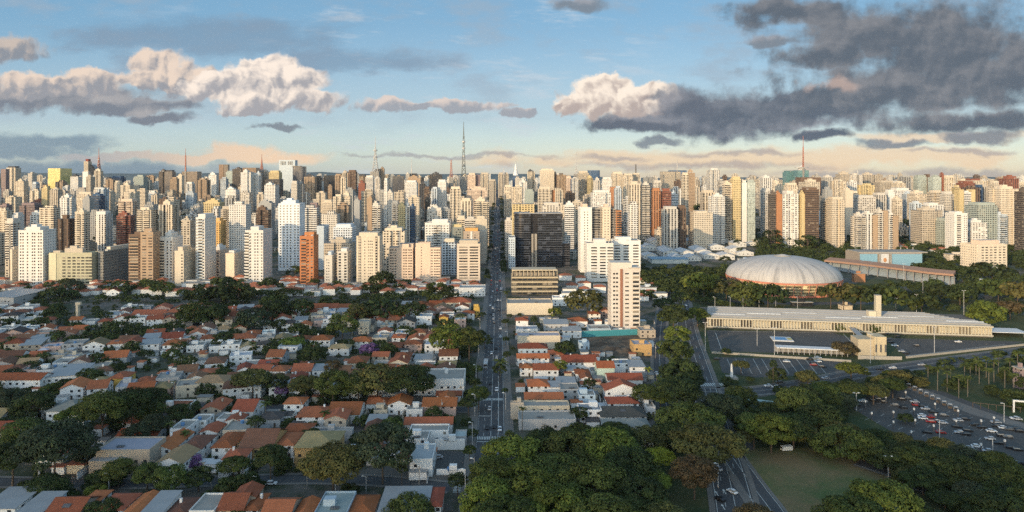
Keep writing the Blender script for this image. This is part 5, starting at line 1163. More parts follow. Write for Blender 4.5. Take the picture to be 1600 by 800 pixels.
# ================================================================== sports hall, long hall, sheds, stadium
def m_dome():
    m, t, b = mat('dome_membrane'); co = coords(t); x, y, z = nsep(t, co)
    ang = t.nodes.new('ShaderNodeMath'); ang.operation = 'ARCTAN2'; t.links.new(y.k, ang.inputs[0]); t.links.new(x.k, ang.inputs[1]); a = E(t, ang.outputs[0])
    rad = (x * x + y * y).sqrt()
    st = nnoise(t, ncomb(t, a * 9.0, rad * 0.02, 0), 1.0, 5, 0.65)        # streaks of grime running down the shell
    n = nnoise(t, co, 0.05, 5, 0.6)
    c = nmix(t, (st.ss(0.46, 0.70) * rad.ss(14, 44) * 0.85).cl(), (0.44, 0.42, 0.40), (0.17, 0.168, 0.172))
    seam = (a * (48 / (2 * PI))).fr(); c = nmix(t, seam.lt(0.05) * 0.35, c, (0.25, 0.24, 0.23))
    setc(t, b, mul(t, c, (n - 0.5) * 0.35 + 1.0), 0.6); return m
def dome():
    c = G(1223, 467); Rr = 57.5; cy = c.y + Rr; cx = (1223 - 800) * cy / F
    t = thing('sports_dome', 'great white ribbed dome with a coral-red rim among the park trees', 'sports hall', (cx, cy, 0), 0, top=34); landmark('the white dome', (cx, cy, 0), 24); FOOT.append((cx - 66, cx + 66, cy - 66, cy + 66))
    n = 96; b = MB(); prof = []
    for i in range(13):
        f = i / 12; r = Rr * (1 - f) + 3.0 * f; r = Rr * math.cos(R(90) * f * .97); z = 14.6 + 20.8 * math.sin(R(90) * f) ; prof.append((max(r, 2), z))
    for r, z in prof:
        for k in range(n): a = 2 * PI * k / n; rr = r * (1 + .006 * (1 if k % 2 else -1)); b.v.append((rr * math.cos(a), rr * math.sin(a), z))
    for i in range(len(prof) - 1):
        for k in range(n): q = (k + 1) % n; b.f.append((i * n + k, i * n + q, (i + 1) * n + q, (i + 1) * n + k)); b.m.append(0)
    link('dome_roof', b.mesh('dome_roof', m_dome(), True), t)
    def ring(name, r0, r1, z0, z1, m, col, inner=None):
        b = MB()
        for r, z in ((r0, z0), (r1, z1), (r1 - 1.2, z1), (r0 - 1.2, z0)):
            for k in range(64): a = 2 * PI * k / 64; b.v.append((r * math.cos(a), r * math.sin(a), z))
        for i in range(4):
            for k in range(64): q = (k + 1) % 64; j = (i + 1) % 4; b.f.append((i * 64 + k, i * 64 + q, j * 64 + q, j * 64 + k)); b.m.append(0)
        return link(name, b.mesh(name, m), t, color=col)
    ring('rim_band', Rr + .5, Rr + .7, 13.0, 14.5, M['tint'], (.52, .20, .14)); ring('rim_gutter', Rr + .1, Rr + .5, 14.5, 15.0, M['tint'], (.55, .5, .46))
    ring('louvre_wall', Rr - 4.5, Rr - .8, 1.8, 12.9, FS['curtain'], (.33, .27, .17, 1)); ring('foot_wall', Rr - 4.3, Rr - 4.3, 0, 1.8, M['tint'], (.58, .20, .13))
    for k in range(48):
        a = 2 * PI * (k + .5) / 48
        link('buttress', MB().tube(((Rr - 4) * math.cos(a), (Rr - 4) * math.sin(a), 0), ((Rr + .3) * math.cos(a), (Rr + .3) * math.sin(a), 13.2), .45, .35, 4).mesh('buttress', M['tint']), t, color=(.52, .25, .16))
    link('top_ring', MB().prism([(8.5 * math.cos(R(q)), 8.5 * math.sin(R(q))) for q in range(0, 360, 15)], 33.6, 35.9).mesh('top_ring', M['concrete']), t)
    link('top_cap', MB().tube((0, 0, 35.8), (0, 0, 37.0), 7.0, 2.0, 20).mesh('top_cap', M['tint']), t, color=(.5, .46, .42))
dome()
def long_hall():
    A, B = G(1104, 513), G(1552, 528); v = (B - A); L = v.length; rz = math.atan2(v.y, v.x); dp, h = 46, 8.6
    t = thing('long_hall', 'very long low concrete hall with a ribbed cream front and ridged grey roofs', 'hall', A, rz, top=h); mid = A + v * .45; landmark('the long low hall', mid, 8)
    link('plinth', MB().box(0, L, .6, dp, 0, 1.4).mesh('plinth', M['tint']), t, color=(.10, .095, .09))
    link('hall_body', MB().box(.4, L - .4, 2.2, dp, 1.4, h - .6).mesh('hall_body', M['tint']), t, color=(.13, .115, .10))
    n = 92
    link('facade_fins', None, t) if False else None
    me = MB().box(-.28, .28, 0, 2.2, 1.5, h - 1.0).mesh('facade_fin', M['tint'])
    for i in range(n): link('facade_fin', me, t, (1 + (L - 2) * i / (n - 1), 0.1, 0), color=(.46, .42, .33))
    for i in range(n - 1):
        if (i * 7919) % 10 < 6: link('facade_panel', boxmesh('facade_panel', 1.9, .3, 4.6, M['tint']), t, (1 + (L - 2) * (i + .5) / (n - 1), 1.4, 2.2), color=(.44, .40, .31))
    link('lower_beam', MB().box(0, L, -.3, .6, 1.0, 1.9).mesh('lower_beam', M['tint']), t, color=(.42, .39, .32)); link('upper_beam', MB().box(0, L, -.5, 2.4, h - 1.0, h).mesh('upper_beam', M['tint']), t, color=(.44, .40, .32))
    nb = 14
    for j in range(nb):      # shallow ridges across the roof
        y0, y1 = 2.4 + (dp - 2.4) * j / nb, 2.4 + (dp - 2.4) * (j + 1) / nb - .25
        x0, x1 = j * .5, L - j * 2.2 * (1 if j > 5 else .3)
        r = MB(); q = [(y0, h - .6), (y1, h - .6), ((y0 + y1) / 2, h + .75)]
        r.v = [(x0, yy, zz) for yy, zz in q] + [(x1, yy, zz) for yy, zz in q]; r.f = [(2, 1, 0), (3, 4, 5), (0, 3, 5, 2), (1, 2, 5, 4), (0, 1, 4, 3)]; r.m = [0] * 5
        link('roof_ridge', r.mesh('roof_ridge', M['metalroof'] if j % 3 else M['concrete']), t)
    for k in range(7): link('skylight', boxmesh('skylight', 26, .9, .6, M['tintmetal']), t, (18 + k * 29, 12 + (k % 3) * 7, h + .35), color=(.5, .53, .56))
    # white end canopy
    link('end_canopy', MB().box(L + .2, L + 26, 4, 20, 3.2, 3.6).mesh('end_canopy', M['tint']), t, color=(.58, .60, .62)); link('canopy_post', MB().box(L + 24, L + 24.4, 6, 6.4, 0, 3.2).mesh('canopy_post', M['tint']), t, color=(.5, .5, .5))
    u = v.normalized(); nrm = Vector((-u.y, u.x, 0))
    p = A + v * .652 + nrm * 24
    t = thing('chimney_tower', 'tall square concrete tower standing up from the long low hall', 'tower', p, rz, top=22); landmark('the square concrete tower', p, 18)
    link('tower_shaft', MB().box(-2.0, 2.0, -2.0, 2.0, 0, 25.5).mesh('tower_shaft', M['tint']), t, color=(.44, .40, .31)); link('tower_foot', MB().box(-7.5, -2.02, -3, 3, 8, 13.2).mesh('tower_foot', M['tint']), t, color=(.54, .48, .37)); link('tower_cap', MB().box(-2.1, 2.1, -2.1, 2.1, 25.5, 25.9).mesh('tower_cap', M['concrete']), t)
    # canopy in the parade ground
    P_, Q = G(1214, 553), G(1326, 558); w = Q - P_; r2 = math.atan2(w.y, w.x); L2 = w.length
    t = thing('canopy', 'long white flat canopy on posts in the parade ground', 'canopy', P_, r2, top=4); landmark('the white canopy', P_ + w * .5, 4)
    link('canopy_roof', MB().box(0, L2, 0, 7, 3.9, 4.5).mesh('canopy_roof', M['tint']), t, color=(.62, .62, .62)); link('back_wall', MB().box(0, L2, 6.2, 6.5, 0, 3.9).mesh('back_wall', M['tint']), t, color=(.30, .29, .28))
    for k in range(14): link('canopy_post', boxmesh('canopy_post', .3, .3, 3.9, M['tint']), t, (.5 + (L2 - 1) * k / 13, .5, 0), color=(.4, .4, .4))
    # painted court
    p = G(1208, 533); q = G(1240, 534)
    t = thing('painted_platform', 'low blue and white painted platform beside the white canopy', 'platform', p, r2, top=1)
    link('platform_base', MB().box(0, (q - p).length, 0, 12, 0, .8).mesh('platform_base', M['tint']), t, color=(.5, .52, .54)); link('blue_field', MB().box(2, 10, 2, 10, .8, .84).mesh('blue_field', M['tint']), t, color=(.12, .28, .48)); link('yellow_field', MB().box(11, 14, 3, 9, .8, .84).mesh('yellow_field', M['tint']), t, color=(.50, .42, .15))
    # concrete stage and its covered walk
    p = G(1341, 557)
    t = thing('concrete_stage', 'blocky bare concrete stage house at the end of the covered walk', 'building', p, R(-4), top=11); landmark('the concrete stage house', p, 8)
    s = p.y / F
    link('stage_block', MB().box(0, 23 * s, 0, 12, 0, 11.5).mesh('stage_block', M['tint']), t, color=(.42, .36, .26)); link('stage_wing', MB().box(23 * s, 41 * s, -1.5, 10, 0, 13.6).mesh('stage_wing', M['tint']), t, color=(.48, .40, .27)); 
    for k in range(3): link('opening', boxmesh('opening', 1.1, .2, 5, M['darksteel']), t, (25.5 * s + k * 3.0, -1.5, 3.5))
    link('low_wall', MB().box(-3, 58 * s, -7, -6.5, 0, 2.2).mesh('low_wall', M['tint']), t, color=(.40, .36, .30))
    a, b_ = G(1328, 518), G(1352, 541); w = b_ - a
    t = thing('covered_walk', 'narrow grey covered walk running from the long low hall to the stage house', 'walkway', a, math.atan2(w.y, w.x), top=5)
    link('walk_roof', MB().box(0, w.length, -2, 2, 4.0, 4.5).mesh('walk_roof', M['metalroof']), t)
    for k in range(5): link('post', boxmesh('post', .3, .3, 4.0, M['tint']), t, (1 + (w.length - 2) * k / 4, 0, 0), color=(.4, .38, .35))
    for (x0, y0, x1, y1, lab) in ((1112, 552, 1330, 566, 'low pale kerb wall between the parade ground and striped car park'), (1416, 560, 1600, 540, 'low plain wall along the lower edge of the side car park')):
        a, b_ = G(x0, y0), G(x1, y1); w = b_ - a
        t = thing('low_wall', lab, 'wall', a, math.atan2(w.y, w.x), top=1); t['kind'] = 'thing'; link('wall_body', MB().box(0, w.length, -.25, .25, 0, 1.3).mesh('wall_body', M['tint']), t, color=(.36, .33, .28)); link('wall_coping', MB().box(-.1, w.length + .1, -.32, .32, 1.3, 1.45).mesh('wall_coping', M['concrete']), t)
long_hall()
# barracks sheds
SH = MB(); 
def shed(px0, px1, pyb, dep, h, rz=0, wall='white'):
    p, q = G(px0, pyb), G(px1, pyb); w = (q - p).length; c = (p + q) / 2
    t = thing('storage_shed', None, 'shed', (c.x, c.y, c.z), R(rz), 'pale storage sheds behind the park', auto='%s pitched-roof storage shed' % ('broad white' if w > 30 else 'narrow' if w < 22 else 'white'), top=h)
    link('shed_walls', wallmesh('gable', round(w), round(dep), round(h), round(w) * .16), t, (0, dep / 2, 0), color=(.58, .57, .54)); 
    k = ('shedroof', round(w), round(dep))
    link('roof', roof_like(round(w), round(dep)), t, (0, dep / 2, round(h)))
    for i in range(4): link('window', winmesh(2.2, 1.2), t, (-w * .5 + w * (i + .5) / 4, 0, h * .55))
def roof_like(w, d, key={}):
    if (w, d) not in key:
        b = MB(); hx, hy, r = w / 2 + .6, d / 2 + .6, w * .16
        for s in (-1, 1):
            b.poly([(s * hx, -hy, .15), (0, -hy, r + .15), (0, hy, r + .15), (s * hx, hy, .15)][::s]); b.poly([(s * hx, -hy, -.1), (0, -hy, r - .1), (0, hy, r - .1), (s * hx, hy, -.1)][::-s])
            b.poly([(s * hx, -hy, -.1), (s * hx, hy, -.1), (s * hx, hy, .15), (s * hx, -hy, .15)])
            for q in (-1, 1): b.poly([(s * hx, q * hy, -.1), (0, q * hy, r - .1), (0, q * hy, r + .15), (s * hx, q * hy, .15)])
        key[(w, d)] = b.mesh('roof', M['whiteroof'])
    return key[(w, d)]
for a in ((1016, 1040, 384, 70, 7), (1042, 1066, 384, 60, 6), (1068, 1090, 384, 60, 6), (1036, 1060, 402, 45, 7), (1063, 1085, 402, 42, 7), (1089, 1111, 400, 50, 7), (1048, 1072, 408, 30, 5), (1074, 1096, 408, 28, 5), (1100, 1123, 405, 28, 6), (1000, 1012, 397, 30, 7), (1140, 1165, 398, 26, 8), (1152, 1178, 400, 18, 5), (1168, 1186, 384, 10, 4), (1020, 1044, 376, 30, 5), (1052, 1074, 377, 30, 5), (1080, 1100, 378, 24, 5), (1030, 1052, 394, 22, 5), (1082, 1104, 393, 22, 5), (1004, 1026, 392, 36, 6), (1110, 1132, 391, 36, 6), (1126, 1148, 406, 26, 6), (1006, 1028, 405, 26, 5), (1146, 1166, 386, 26, 6), (1120, 1138, 379, 26, 5), (1004, 1018, 378, 30, 5)): shed(*a)
p, q = G(1018, 412), G(1080, 414)
t = thing('covered_court', 'blue-roofed sports court building in the trees before the sheds', 'court', p, 0, top=7); w = q.x - p.x
link('court_roof', MB().box(0, w, 0, 30, 5.5, 6.3).mesh('court_roof', M['tint']), t, color=(.20, .32, .42)); link('court_walls', MB().box(.5, w - .5, .5, 29.5, 0, 5.5).mesh('court_walls', M['tint']), t, color=(.5, .52, .5))
def pillar(px, pyb, pyt, w, lab):
    g = G(px, pyb); h = (pyb - pyt) * g.y / F
    t = thing('water_tower', lab, 'water tower', g, 0, 'concrete water towers', top=h)
    link('shaft', MB().tube((0, 0, 0), (0, 0, h * .72), w * .85, w * .8, 14).mesh('shaft', M['tint']), t, color=(.50, .42, .33)); link('tank', MB().tube((0, 0, h * .72), (0, 0, h), w, w, 14).mesh('tank', M['tint']), t, color=(.54, .46, .37))
pillar(1108, 382, 362, 3.0, 'round concrete water tower between the sheds'); pillar(1177, 368, 353, 2.6, 'round concrete water tower by the open field'); pillar(1436, 384, 369, 2.2, 'short concrete water tower right of the striped cream complex')
# stadium: long curved red-brown stand with blue pavilion
def stadium():
    pts = [G(1288, 422), G(1340, 428), (G(1400, 436)), G(1450, 443), G(1490, 447)]
    pts = smooth_path(pts, 4)
    c = pts[len(pts) // 2]
    t = thing('grandstand', 'long curved grandstand with a rust-red roof slab and pale rakers behind the dome', 'stand', c, 0, top=9); landmark('the rust-red grandstand', c, 9)
    b = MB(); h = 13.0
    for a, d in zip(pts[:-1], pts[1:]):
        a, d = a - c, d - c; n = Vector((-(d - a).y, (d - a).x, 0)).normalized()
        for (u0, z0, u1, z1) in ((0, h, 14, h + 2.4),):
            A, D = a + n * u0, d + n * u0; A2, D2 = a + n * u1, d + n * u1
            b.poly([(A.x, A.y, z0), (D.x, D.y, z0), (D2.x, D2.y, z1), (A2.x, A2.y, z1)]); b.poly([(A.x, A.y, z0 - 2.2), (D.x, D.y, z0 - 2.2), (D.x, D.y, z0), (A.x, A.y, z0)]); b.poly([(A2.x, A2.y, z1 - 2.2), (D2.x, D2.y, z1 - 2.2), (D.x, D.y, z0 - 2.2), (A.x, A.y, z0 - 2.2)])
    link('stand_roof', b.mesh('stand_roof', M['tint']), t, color=(.31, .19, .135))
    b = MB()
    for a, d in zip(pts[:-1], pts[1:]):
        a, d = a - c, d - c; n = Vector((-(d - a).y, (d - a).x, 0)).normalized()
        for k in range(6):
            A, D = a + n * (2 + k * 1.9), d + n * (2 + k * 1.9); A2, D2 = a + n * (3.9 + k * 1.9), d + n * (3.9 + k * 1.9); z = 2 + k * 1.3
            b.poly([(A.x, A.y, z - 1.3), (D.x, D.y, z - 1.3), (D.x, D.y, z), (A.x, A.y, z)]); b.poly([(A.x, A.y, z), (D.x, D.y, z), (D2.x, D2.y, z), (A2.x, A2.y, z)])
    link('seating_tiers', b.mesh('seating_tiers', M['tint']), t, color=(.24, .28, .31))
    for p in pts[::1]:
        q = p - c; link('raker', MB().tube((q.x, q.y - 2, 0), (q.x + 1.5, q.y + 2, h - 2), .6, .5, 4).mesh('raker', M['tint']), t, color=(.26, .24, .22))
    # pavilion with blue panels
    p = G(1344, 424); d = p.y + 22; s = d / F; w = 98 * s
    t = thing('pavilion', 'flat concrete pavilion with large sky-blue panels and a crest behind the grandstand', 'pavilion', ((1344 - 800) * s, d, 0), 0, top=20); landmark('the blue pavilion', (1393 * s - 800 * s, d, 0), 20)
    z1 = CH - (397 - HY) * s; z0 = CH - (418 - HY) * s - 2
    link('pavilion_body', MB().box(.5, w - .5, 1.0, 40, 0, z1 + 1).mesh('pavilion_body', M['tint']), t, color=(.30, .26, .22)); link('roof_slab', MB().box(0, w + 8, 3, 34, z1 + 1, z1 + 2.4).mesh('roof_slab', M['concrete']), t)
    for (a, e) in ((0, 27), (48, 97)): link('blue_panel', MB().box(a * s, e * s, 0, 1.0, z0, z1).mesh('blue_panel', M['tint']), t, color=(.20, .36, .46))
    link('crest_panel', MB().box(32 * s, 45 * s, .2, 1.0, z0, z1).mesh('crest_panel', M['tint']), t, color=(.55, .55, .55)); link('crest', MB().prism([(39 * s + 2.2 * math.cos(R(q)), 2.8 * math.sin(R(q))) for q in range(0, 360, 30)], 0, .2).mesh('crest', M['tint']), t, (0, .15, (z0 + z1) / 2 + 2), color=(.45, .22, .10)).rotation_euler = (R(90), 0, 0); link('crest_base', MB().box(32 * s, 45 * s, .1, .2, z0, z0 + 3.5).mesh('crest_base', M['tint']), t, color=(.15, .35, .52))
    for a in (29, 46.5): link('pier', MB().box(a * s, (a + 2) * s, -1.5, 1.0, 0, z1 + 1).mesh('pier', M['concrete']), t)
    for k in range(5): link('roof_post', boxmesh('roof_post', 1.0, 1.0, 3.0, M['concrete']), t, (w * (.2 + .2 * k), 22, z1 + 3.6))
stadium()
def simple_block(xl, xr, pyb, pyt, dep, col, style, lab, cat='building', nm='park_building', rot=0):
    g = G((xl + xr) / 2, pyb); w = (xr - xl) * g.y / F; h = (pyb - pyt) * g.y / F
    t = thing(nm, lab, cat, g, R(rot), top=h); link('building_body', MB().box(-w / 2, w / 2, 0, dep, 0, h).mesh('building_body', FS[style] if style in FS else M[style]), t, color=(*TC.get(col, (.5, .5, .5)), 1))
    link('roof_slab', MB().box(-w / 2 - .4, w / 2 + .4, -.4, dep + .4, h, h + .6).mesh('roof_slab', M['concrete']), t)
    link('roof_room', MB().box(-w * .2, w * .15, dep * .3, dep * .6, h + .6, h + 3).mesh('roof_room', M['tint']), t, color=TC.get(col, (.5, .5, .5)))
simple_block(1230, 1263, 386, 356, 22, 'p', 'plain', 'pinkish slab block with a brown gallery half behind a round park tree')
simple_block(1528, 1560, 450, 441, 12, 'u', 'band', 'long white pavilion among the trees at the park edge'); simple_block(1484, 1514, 408, 398, 14, 'c', 'plain', 'cream hall behind the park trees below the bright white balcony tower'); simple_block(1452, 1475, 384, 374, 18, 'i', 'plain', 'white gable-ended house among the park trees'); simple_block(1474, 1492, 388, 377, 20, 'u', 'band', 'pale blue workshop beside the bright white balcony tower')
simple_block(1415, 1448, 368, 358, 18, 'i', 'plain', 'low cream wall-like block under the beige grid tower'); simple_block(1325, 1341, 370, 362, 14, 'i', 'plain', 'small white block left of the striped cream complex'); simple_block(1273, 1288, 362, 355, 12, 'u', 'plain', 'small white-blue house between the dark park trees'); simple_block(1185, 1198, 364, 358, 10, 'i', 'plain', 'white villa at the end of the open field'); simple_block(1018, 1048, 357, 347, 16, 'u', 'plain', 'pale mint school block before the red roofs'); simple_block(1593, 1606, 608, 577, 5, 'm', 'dots', 'grey-pink tower base at the margin beside the palms', rot=4)
simple_block(1003, 1026, 462, 450, 14, 'u', 'plain', 'white depot with a yellow strip beside the tree-lined road'); simple_block(1164, 1178, 418, 408, 30, 'u', 'plain', 'white vaulted shed peeping out left of the dome')
simple_block(1316, 1332, 484, 478, 8, 'c', 'plain', 'small ochre kiosk on the parkway behind the long low hall'); simple_block(1238, 1270, 479, 473, 4, 'k', 'band', 'dark glass bus shelter on the parkway'); simple_block(1335, 1352, 441, 428, 6, 'o', 'plain', 'red stair block at the end of the grandstand')
p = G(1130, 626)
t = thing('bus_stop', 'long pale green roof of a bus stop beside the cross road', 'bus stop', G(1165, 634), R(-24), top=4); link('stop_roof', MB().box(0, 22, -2, 2, 3.2, 3.6).mesh('stop_roof', M['tint']), t, color=(.36, .46, .44))
for k in range(4): link('stop_post', boxmesh('stop_post', .25, .25, 3.2, M['steel']), t, (1 + 6.6 * k, 0, 0))
g = G(1143, 592); t = thing('monument', 'small pale monument on a stepped base at the junction', 'monument', g, 0, top=6); link('monument_base', MB().box(-3, 3, -3, 3, 0, 1.5).mesh('monument_base', M['concrete']), t); link('obelisk', MB().tube((0, 0, 1.5), (0, 0, 9), 1.0, .4, 4).mesh('obelisk', M['whitewall']), t)
# building plot fence and rubble
a, b_ = G(905, 527), G(1000, 523); w = b_ - a
t = thing('site_hoarding', 'teal hoarding fence along the back of the building plot', 'fence', a, math.atan2(w.y, w.x), top=3); link('hoarding_panel', MB().box(0, w.length, -.1, .1, 0, 4.5).mesh('hoarding_panel', M['tint']), t, color=(.05, .24, .28)); link('hoarding_rail', MB().box(0, w.length, -.2, .2, 4.5, 4.7).mesh('hoarding_rail', M['steel']), t)
rr = random.Random(8)
for (qx, qy, lab) in ((950, 546, 'heap of brown earth across the middle of the building plot'), (975, 551, 'dark earth heap near the ochre-fronted warehouse'), (935, 538, 'pale rubble heap at the back of the building plot')):
    g = G(qx, qy); b = MB(); n = 14
    for j in range(n):
        for i in range(n):
            x, y = (i / (n - 1) - .5) * 22, (j / (n - 1) - .5) * 14; f = max(0, 1 - (x / 11) ** 2 - (y / 7) ** 2); b.v.append((x, y, 3.2 * f ** .8 * (.7 + .6 * mnoise.noise(Vector((x * .3, y * .3, qx)))) - .05))
    for j in range(n - 1):
        for i in range(n - 1): b.f.append((j * n + i, j * n + i + 1, (j + 1) * n + i + 1, (j + 1) * n + i)); b.m.append(0)
    thing('earth_heap', lab, 'heap', g, rr.uniform(0, 1), data=b.mesh('earth_heap', M['soil'], True))

# ================================================================== trees
def crown_mesh(seed, nl, leaf, per, shape):
    """a crown of unit radius: leafy tufts gathered into lobes over an uneven dome, with gaps between"""
    rg = random.Random(seed); v = []; f = []; tone = []
    flat = {'round': .62, 'umbrella': .34, 'tall': 1.05, 'loose': .55}[shape]
    lobes = []
    for i in range(nl):
        for _ in range(20):
            a = rg.uniform(0, 2 * PI); e = rg.uniform(-.42, 1.0); q = math.sqrt(max(0, 1 - max(abs(e) - .1, 0) ** 2)); rr = rg.uniform(.52, .92)
            c = Vector((math.cos(a) * q * rr, math.sin(a) * q * rr, flat * (e * .85)))
            if all((c - l[0]).length > .26 for l in lobes): break
        lobes.append((c, rg.uniform(.20, .36), rg.random()))
    for c, r, tn in lobes:
        n_out = Vector((c.x, c.y, c.z / flat * .8 + .35)).normalized()
        for k in range(per):
            d = Vector((rg.gauss(0, 1), rg.gauss(0, 1), rg.gauss(0, 1))).normalized()
            if d.dot(n_out) < -.35 and rg.random() < .8: continue
            p = c + Vector((d.x * r, d.y * r, d.z * r * .60)) * rg.uniform(.74, 1.05)
            nn = (d + Vector((rg.uniform(-.6, .6), rg.uniform(-.6, .6), rg.uniform(.0, 1.2)))).normalized()
            u = nn.orthogonal().normalized(); w = nn.cross(u); t = rg.uniform(0, PI); u, w = u * math.cos(t) + w * math.sin(t), w * math.cos(t) - u * math.sin(t)
            s = leaf * rg.uniform(.6, 1.35); s2 = s * rg.uniform(.5, .9); i0 = len(v)
            v += [p - u * s, p - w * s2 * .9 + u * s * .1, p + u * s, p + w * s2]; f.append((i0, i0 + 1, i0 + 2, i0 + 3)); tone.append(min(1, max(0, tn * .70 + rg.uniform(-.12, .34))))
    zmin = min(p.z for p in v)
    me = bpy.data.meshes.new('crown'); me.from_pydata([tuple(p) for p in v], [], f); me.materials.append(M['leaf'])
    at = me.attributes.new('tone', 'FLOAT', 'FACE'); at.data.foreach_set('value', tone); me.update(); return me
CR = {}
for sh in ('round', 'umbrella', 'tall', 'loose'):
    CR[sh] = [crown_mesh(10 + i + hash(sh) % 1 + len(sh) * 3, {'round': 32, 'umbrella': 34, 'tall': 30, 'loose': 24}[sh], .058, 150, sh) for i in range(3)]
    CR[sh + '_far'] = [crown_mesh(50 + i + len(sh) * 3, 20, .10, 46, sh) for i in range(2)]
    CR[sh + '_near'] =  [crown_mesh(90 + i + len(sh) * 3, 40, .040, 330, sh) for i in range(2)] if sh in ('round', 'umbrella') else [crown_mesh(190 + i, 30, .045, 260, sh) for i in range(2)]
def trunk_mesh(seed, forks):
    rg = random.Random(seed); b = MB(); b.tube((0, 0, -.05), (.02, .01, .62), .085, .060, 8)
    for i in range(forks):
        a = 2 * PI * (i + rg.uniform(-.2, .2)) / forks; r = rg.uniform(.25, .5); m = (r * .5 * math.cos(a), r * .5 * math.sin(a), .85); e = (r * math.cos(a), r * math.sin(a), 1.12)
        b.tube((.02, .01, .58), m, .045, .032, 6); b.tube(m, e, .032, .014, 5)
    return b.mesh('trunk', M['bark'])
TR = [trunk_mesh(i, 4 + i % 2) for i in range(3)]
GREEN = {'dark': (.043, .060, .019), 'green': (.072, .092, .023), 'bright': (.115, .142, .026), 'olive': (.098, .096, .030), 'brown': (.105, .076, .036), 'lime': (.27, .29, .032), 'purple': (.20, .11, .24), 'blueish': (.046, .062, .033)}
GW = {'dark': 'dark green', 'green': 'mid-green', 'bright': 'bright green', 'olive': 'olive-green', 'brown': 'brownish', 'lime': 'yellow-lime', 'purple': 'purple', 'blueish': 'blackish'}
SHW = {'round': 'round-crowned tree', 'umbrella': 'umbrella-crowned tree', 'tall': 'tall narrow tree', 'loose': 'loose open tree'}
NTREE = [0]; TOCC = []
GV = []; GF = []; GT = []; _src = {}
def zc_of(r, h, fl): return max((h - r * fl * 1.02) * .8, r * .30)
def massed_tree(x, y, r, h, zc, tone, shape):
    """a smaller tree of the leafy mass between the houses"""
    k = shape + ('' if y < 420 else '_far'); me = tg.choice(CR[k])
    if me.name not in _src: _src[me.name] = ([v.co.copy() for v in me.vertices], [tuple(p.vertices) for p in me.polygons], [d.value for d in me.attributes['tone'].data])
    sv, sf, st = _src[me.name]; n = len(GV); a = tg.uniform(0, 6.28); c, s = math.cos(a), math.sin(a); z = gz(x, y) + zc
    GV.extend(((v.x * c - v.y * s) * r + x, (v.x * s + v.y * c) * r + y, v.z * r * 1.1 + z) for v in sv); GF.extend(tuple(i + n for i in q) for q in sf)
    d = {'dark': -.12, 'green': .1, 'bright': .35, 'olive': .05, 'blueish': -.2}.get(tone, 0) + tg.uniform(-.12, .12); GT.extend(min(.79, max(0, t * .8 + d)) for t in st); TOCC.append((x, y, r))
tg = random.Random(31)
def tree(x, y, r, h, tone, shape, label=None, land=None, group='broadleaf trees among the houses and in the park'):
    """crown radius r, height h to the top of the crown"""
    z = gz(x, y); fl = {'round': .62, 'umbrella': .40, 'tall': 1.05, 'loose': .6}[shape]
    if NTREE[0] >= 292 and label is None: return massed_tree(x, y, r, h, zc_of(r, h, fl), tone, shape)
    lod = '_near' if y < 360 and r > 5 else ('' if y < 560 else '_far')
    zc = max((h - r * fl * 1.02) * .82, r * .32)
    a = None if label else ('%s%s %s' % ('big ' if r > 8.5 else 'small ' if r < 4.2 else '', GW[tone], SHW[shape]))
    t = thing('flowering_tree' if tone == 'purple' else 'broadleaf_tree', label, 'tree', (x, y, z), tg.uniform(0, 6.28), group, auto=a, top=h * 1.3)
    if land: landmark(land, (x, y, z), h * .7)
    c = GREEN[tone]; k = tg.uniform(.85, 1.2); c = (c[0] * k * tg.uniform(.92, 1.1), c[1] * k, c[2] * k)
    link('crown', tg.choice(CR[shape + lod]), t, (0, 0, zc), 0, (r * tg.uniform(.92, 1.1), r * tg.uniform(.92, 1.1), r * tg.uniform(.9, 1.15)), c)
    link('trunk', tg.choice(TR), t, (0, 0, 0), 0, (min(r, 7) * .75, min(r, 7) * .75, max(zc * 1.0, 1.0)))
    NTREE[0] += 1; TOCC.append((x, y, r)); return t
def tp(px, pyb, wpx, hpx, tone, shape, label=None, land=None):
    """tree by the foot of its trunk in the photograph, its crown's width and its height"""
    g = G(px, pyb); s = g.y / F; return tree(g.x, g.y, wpx * s / 2, hpx * s, tone, shape, label, land)
# the trees one can tell apart, largest first
tp(85, 752, 112, 100, 'blueish', 'round', 'huge dark round-crowned tree left of the beige mansion', 'the huge dark garden tree')
tp(160, 690, 70, 85, 'green', 'round', 'tall spreading tree with yellowish leaf edges above the grey skylight house'); tp(205, 680, 70, 80, 'dark', 'round'); tp(120, 680, 50, 50, 'bright', 'umbrella'); tp(38, 720, 60, 70, 'green', 'round'); tp(20, 760, 70, 80, 'dark', 'round')
tp(598, 756, 92, 96, 'blueish', 'round', 'dense dark round tree between the ochre house and the white arched villa', 'the dense dark round tree'); tp(520, 770, 98, 78, 'olive', 'umbrella', 'broad spreading tree with forked pale trunks in front of the ochre house', 'the broad spreading tree'); tp(423, 755, 46, 64, 'dark', 'round')
tp(700, 566, 60, 66, 'bright', 'round', 'big bright sunlit tree beside the avenue above the white modern building', 'the big bright avenue tree'); tp(733, 566, 46, 60, 'green', 'round'); tp(757, 545, 20, 26, 'dark', 'tall')
tp(590, 628, 78, 62, 'olive', 'umbrella'); tp(640, 632, 74, 68, 'dark', 'round', 'wide dark tree against the white modern building'); tp(560, 632, 50, 50, 'green', 'round'); tp(520, 634, 58, 60, 'green', 'round'); tp(478, 632, 52, 50, 'olive', 'umbrella'); tp(395, 622, 60, 50, 'olive', 'umbrella'); tp(430, 622, 40, 44, 'dark', 'loose')
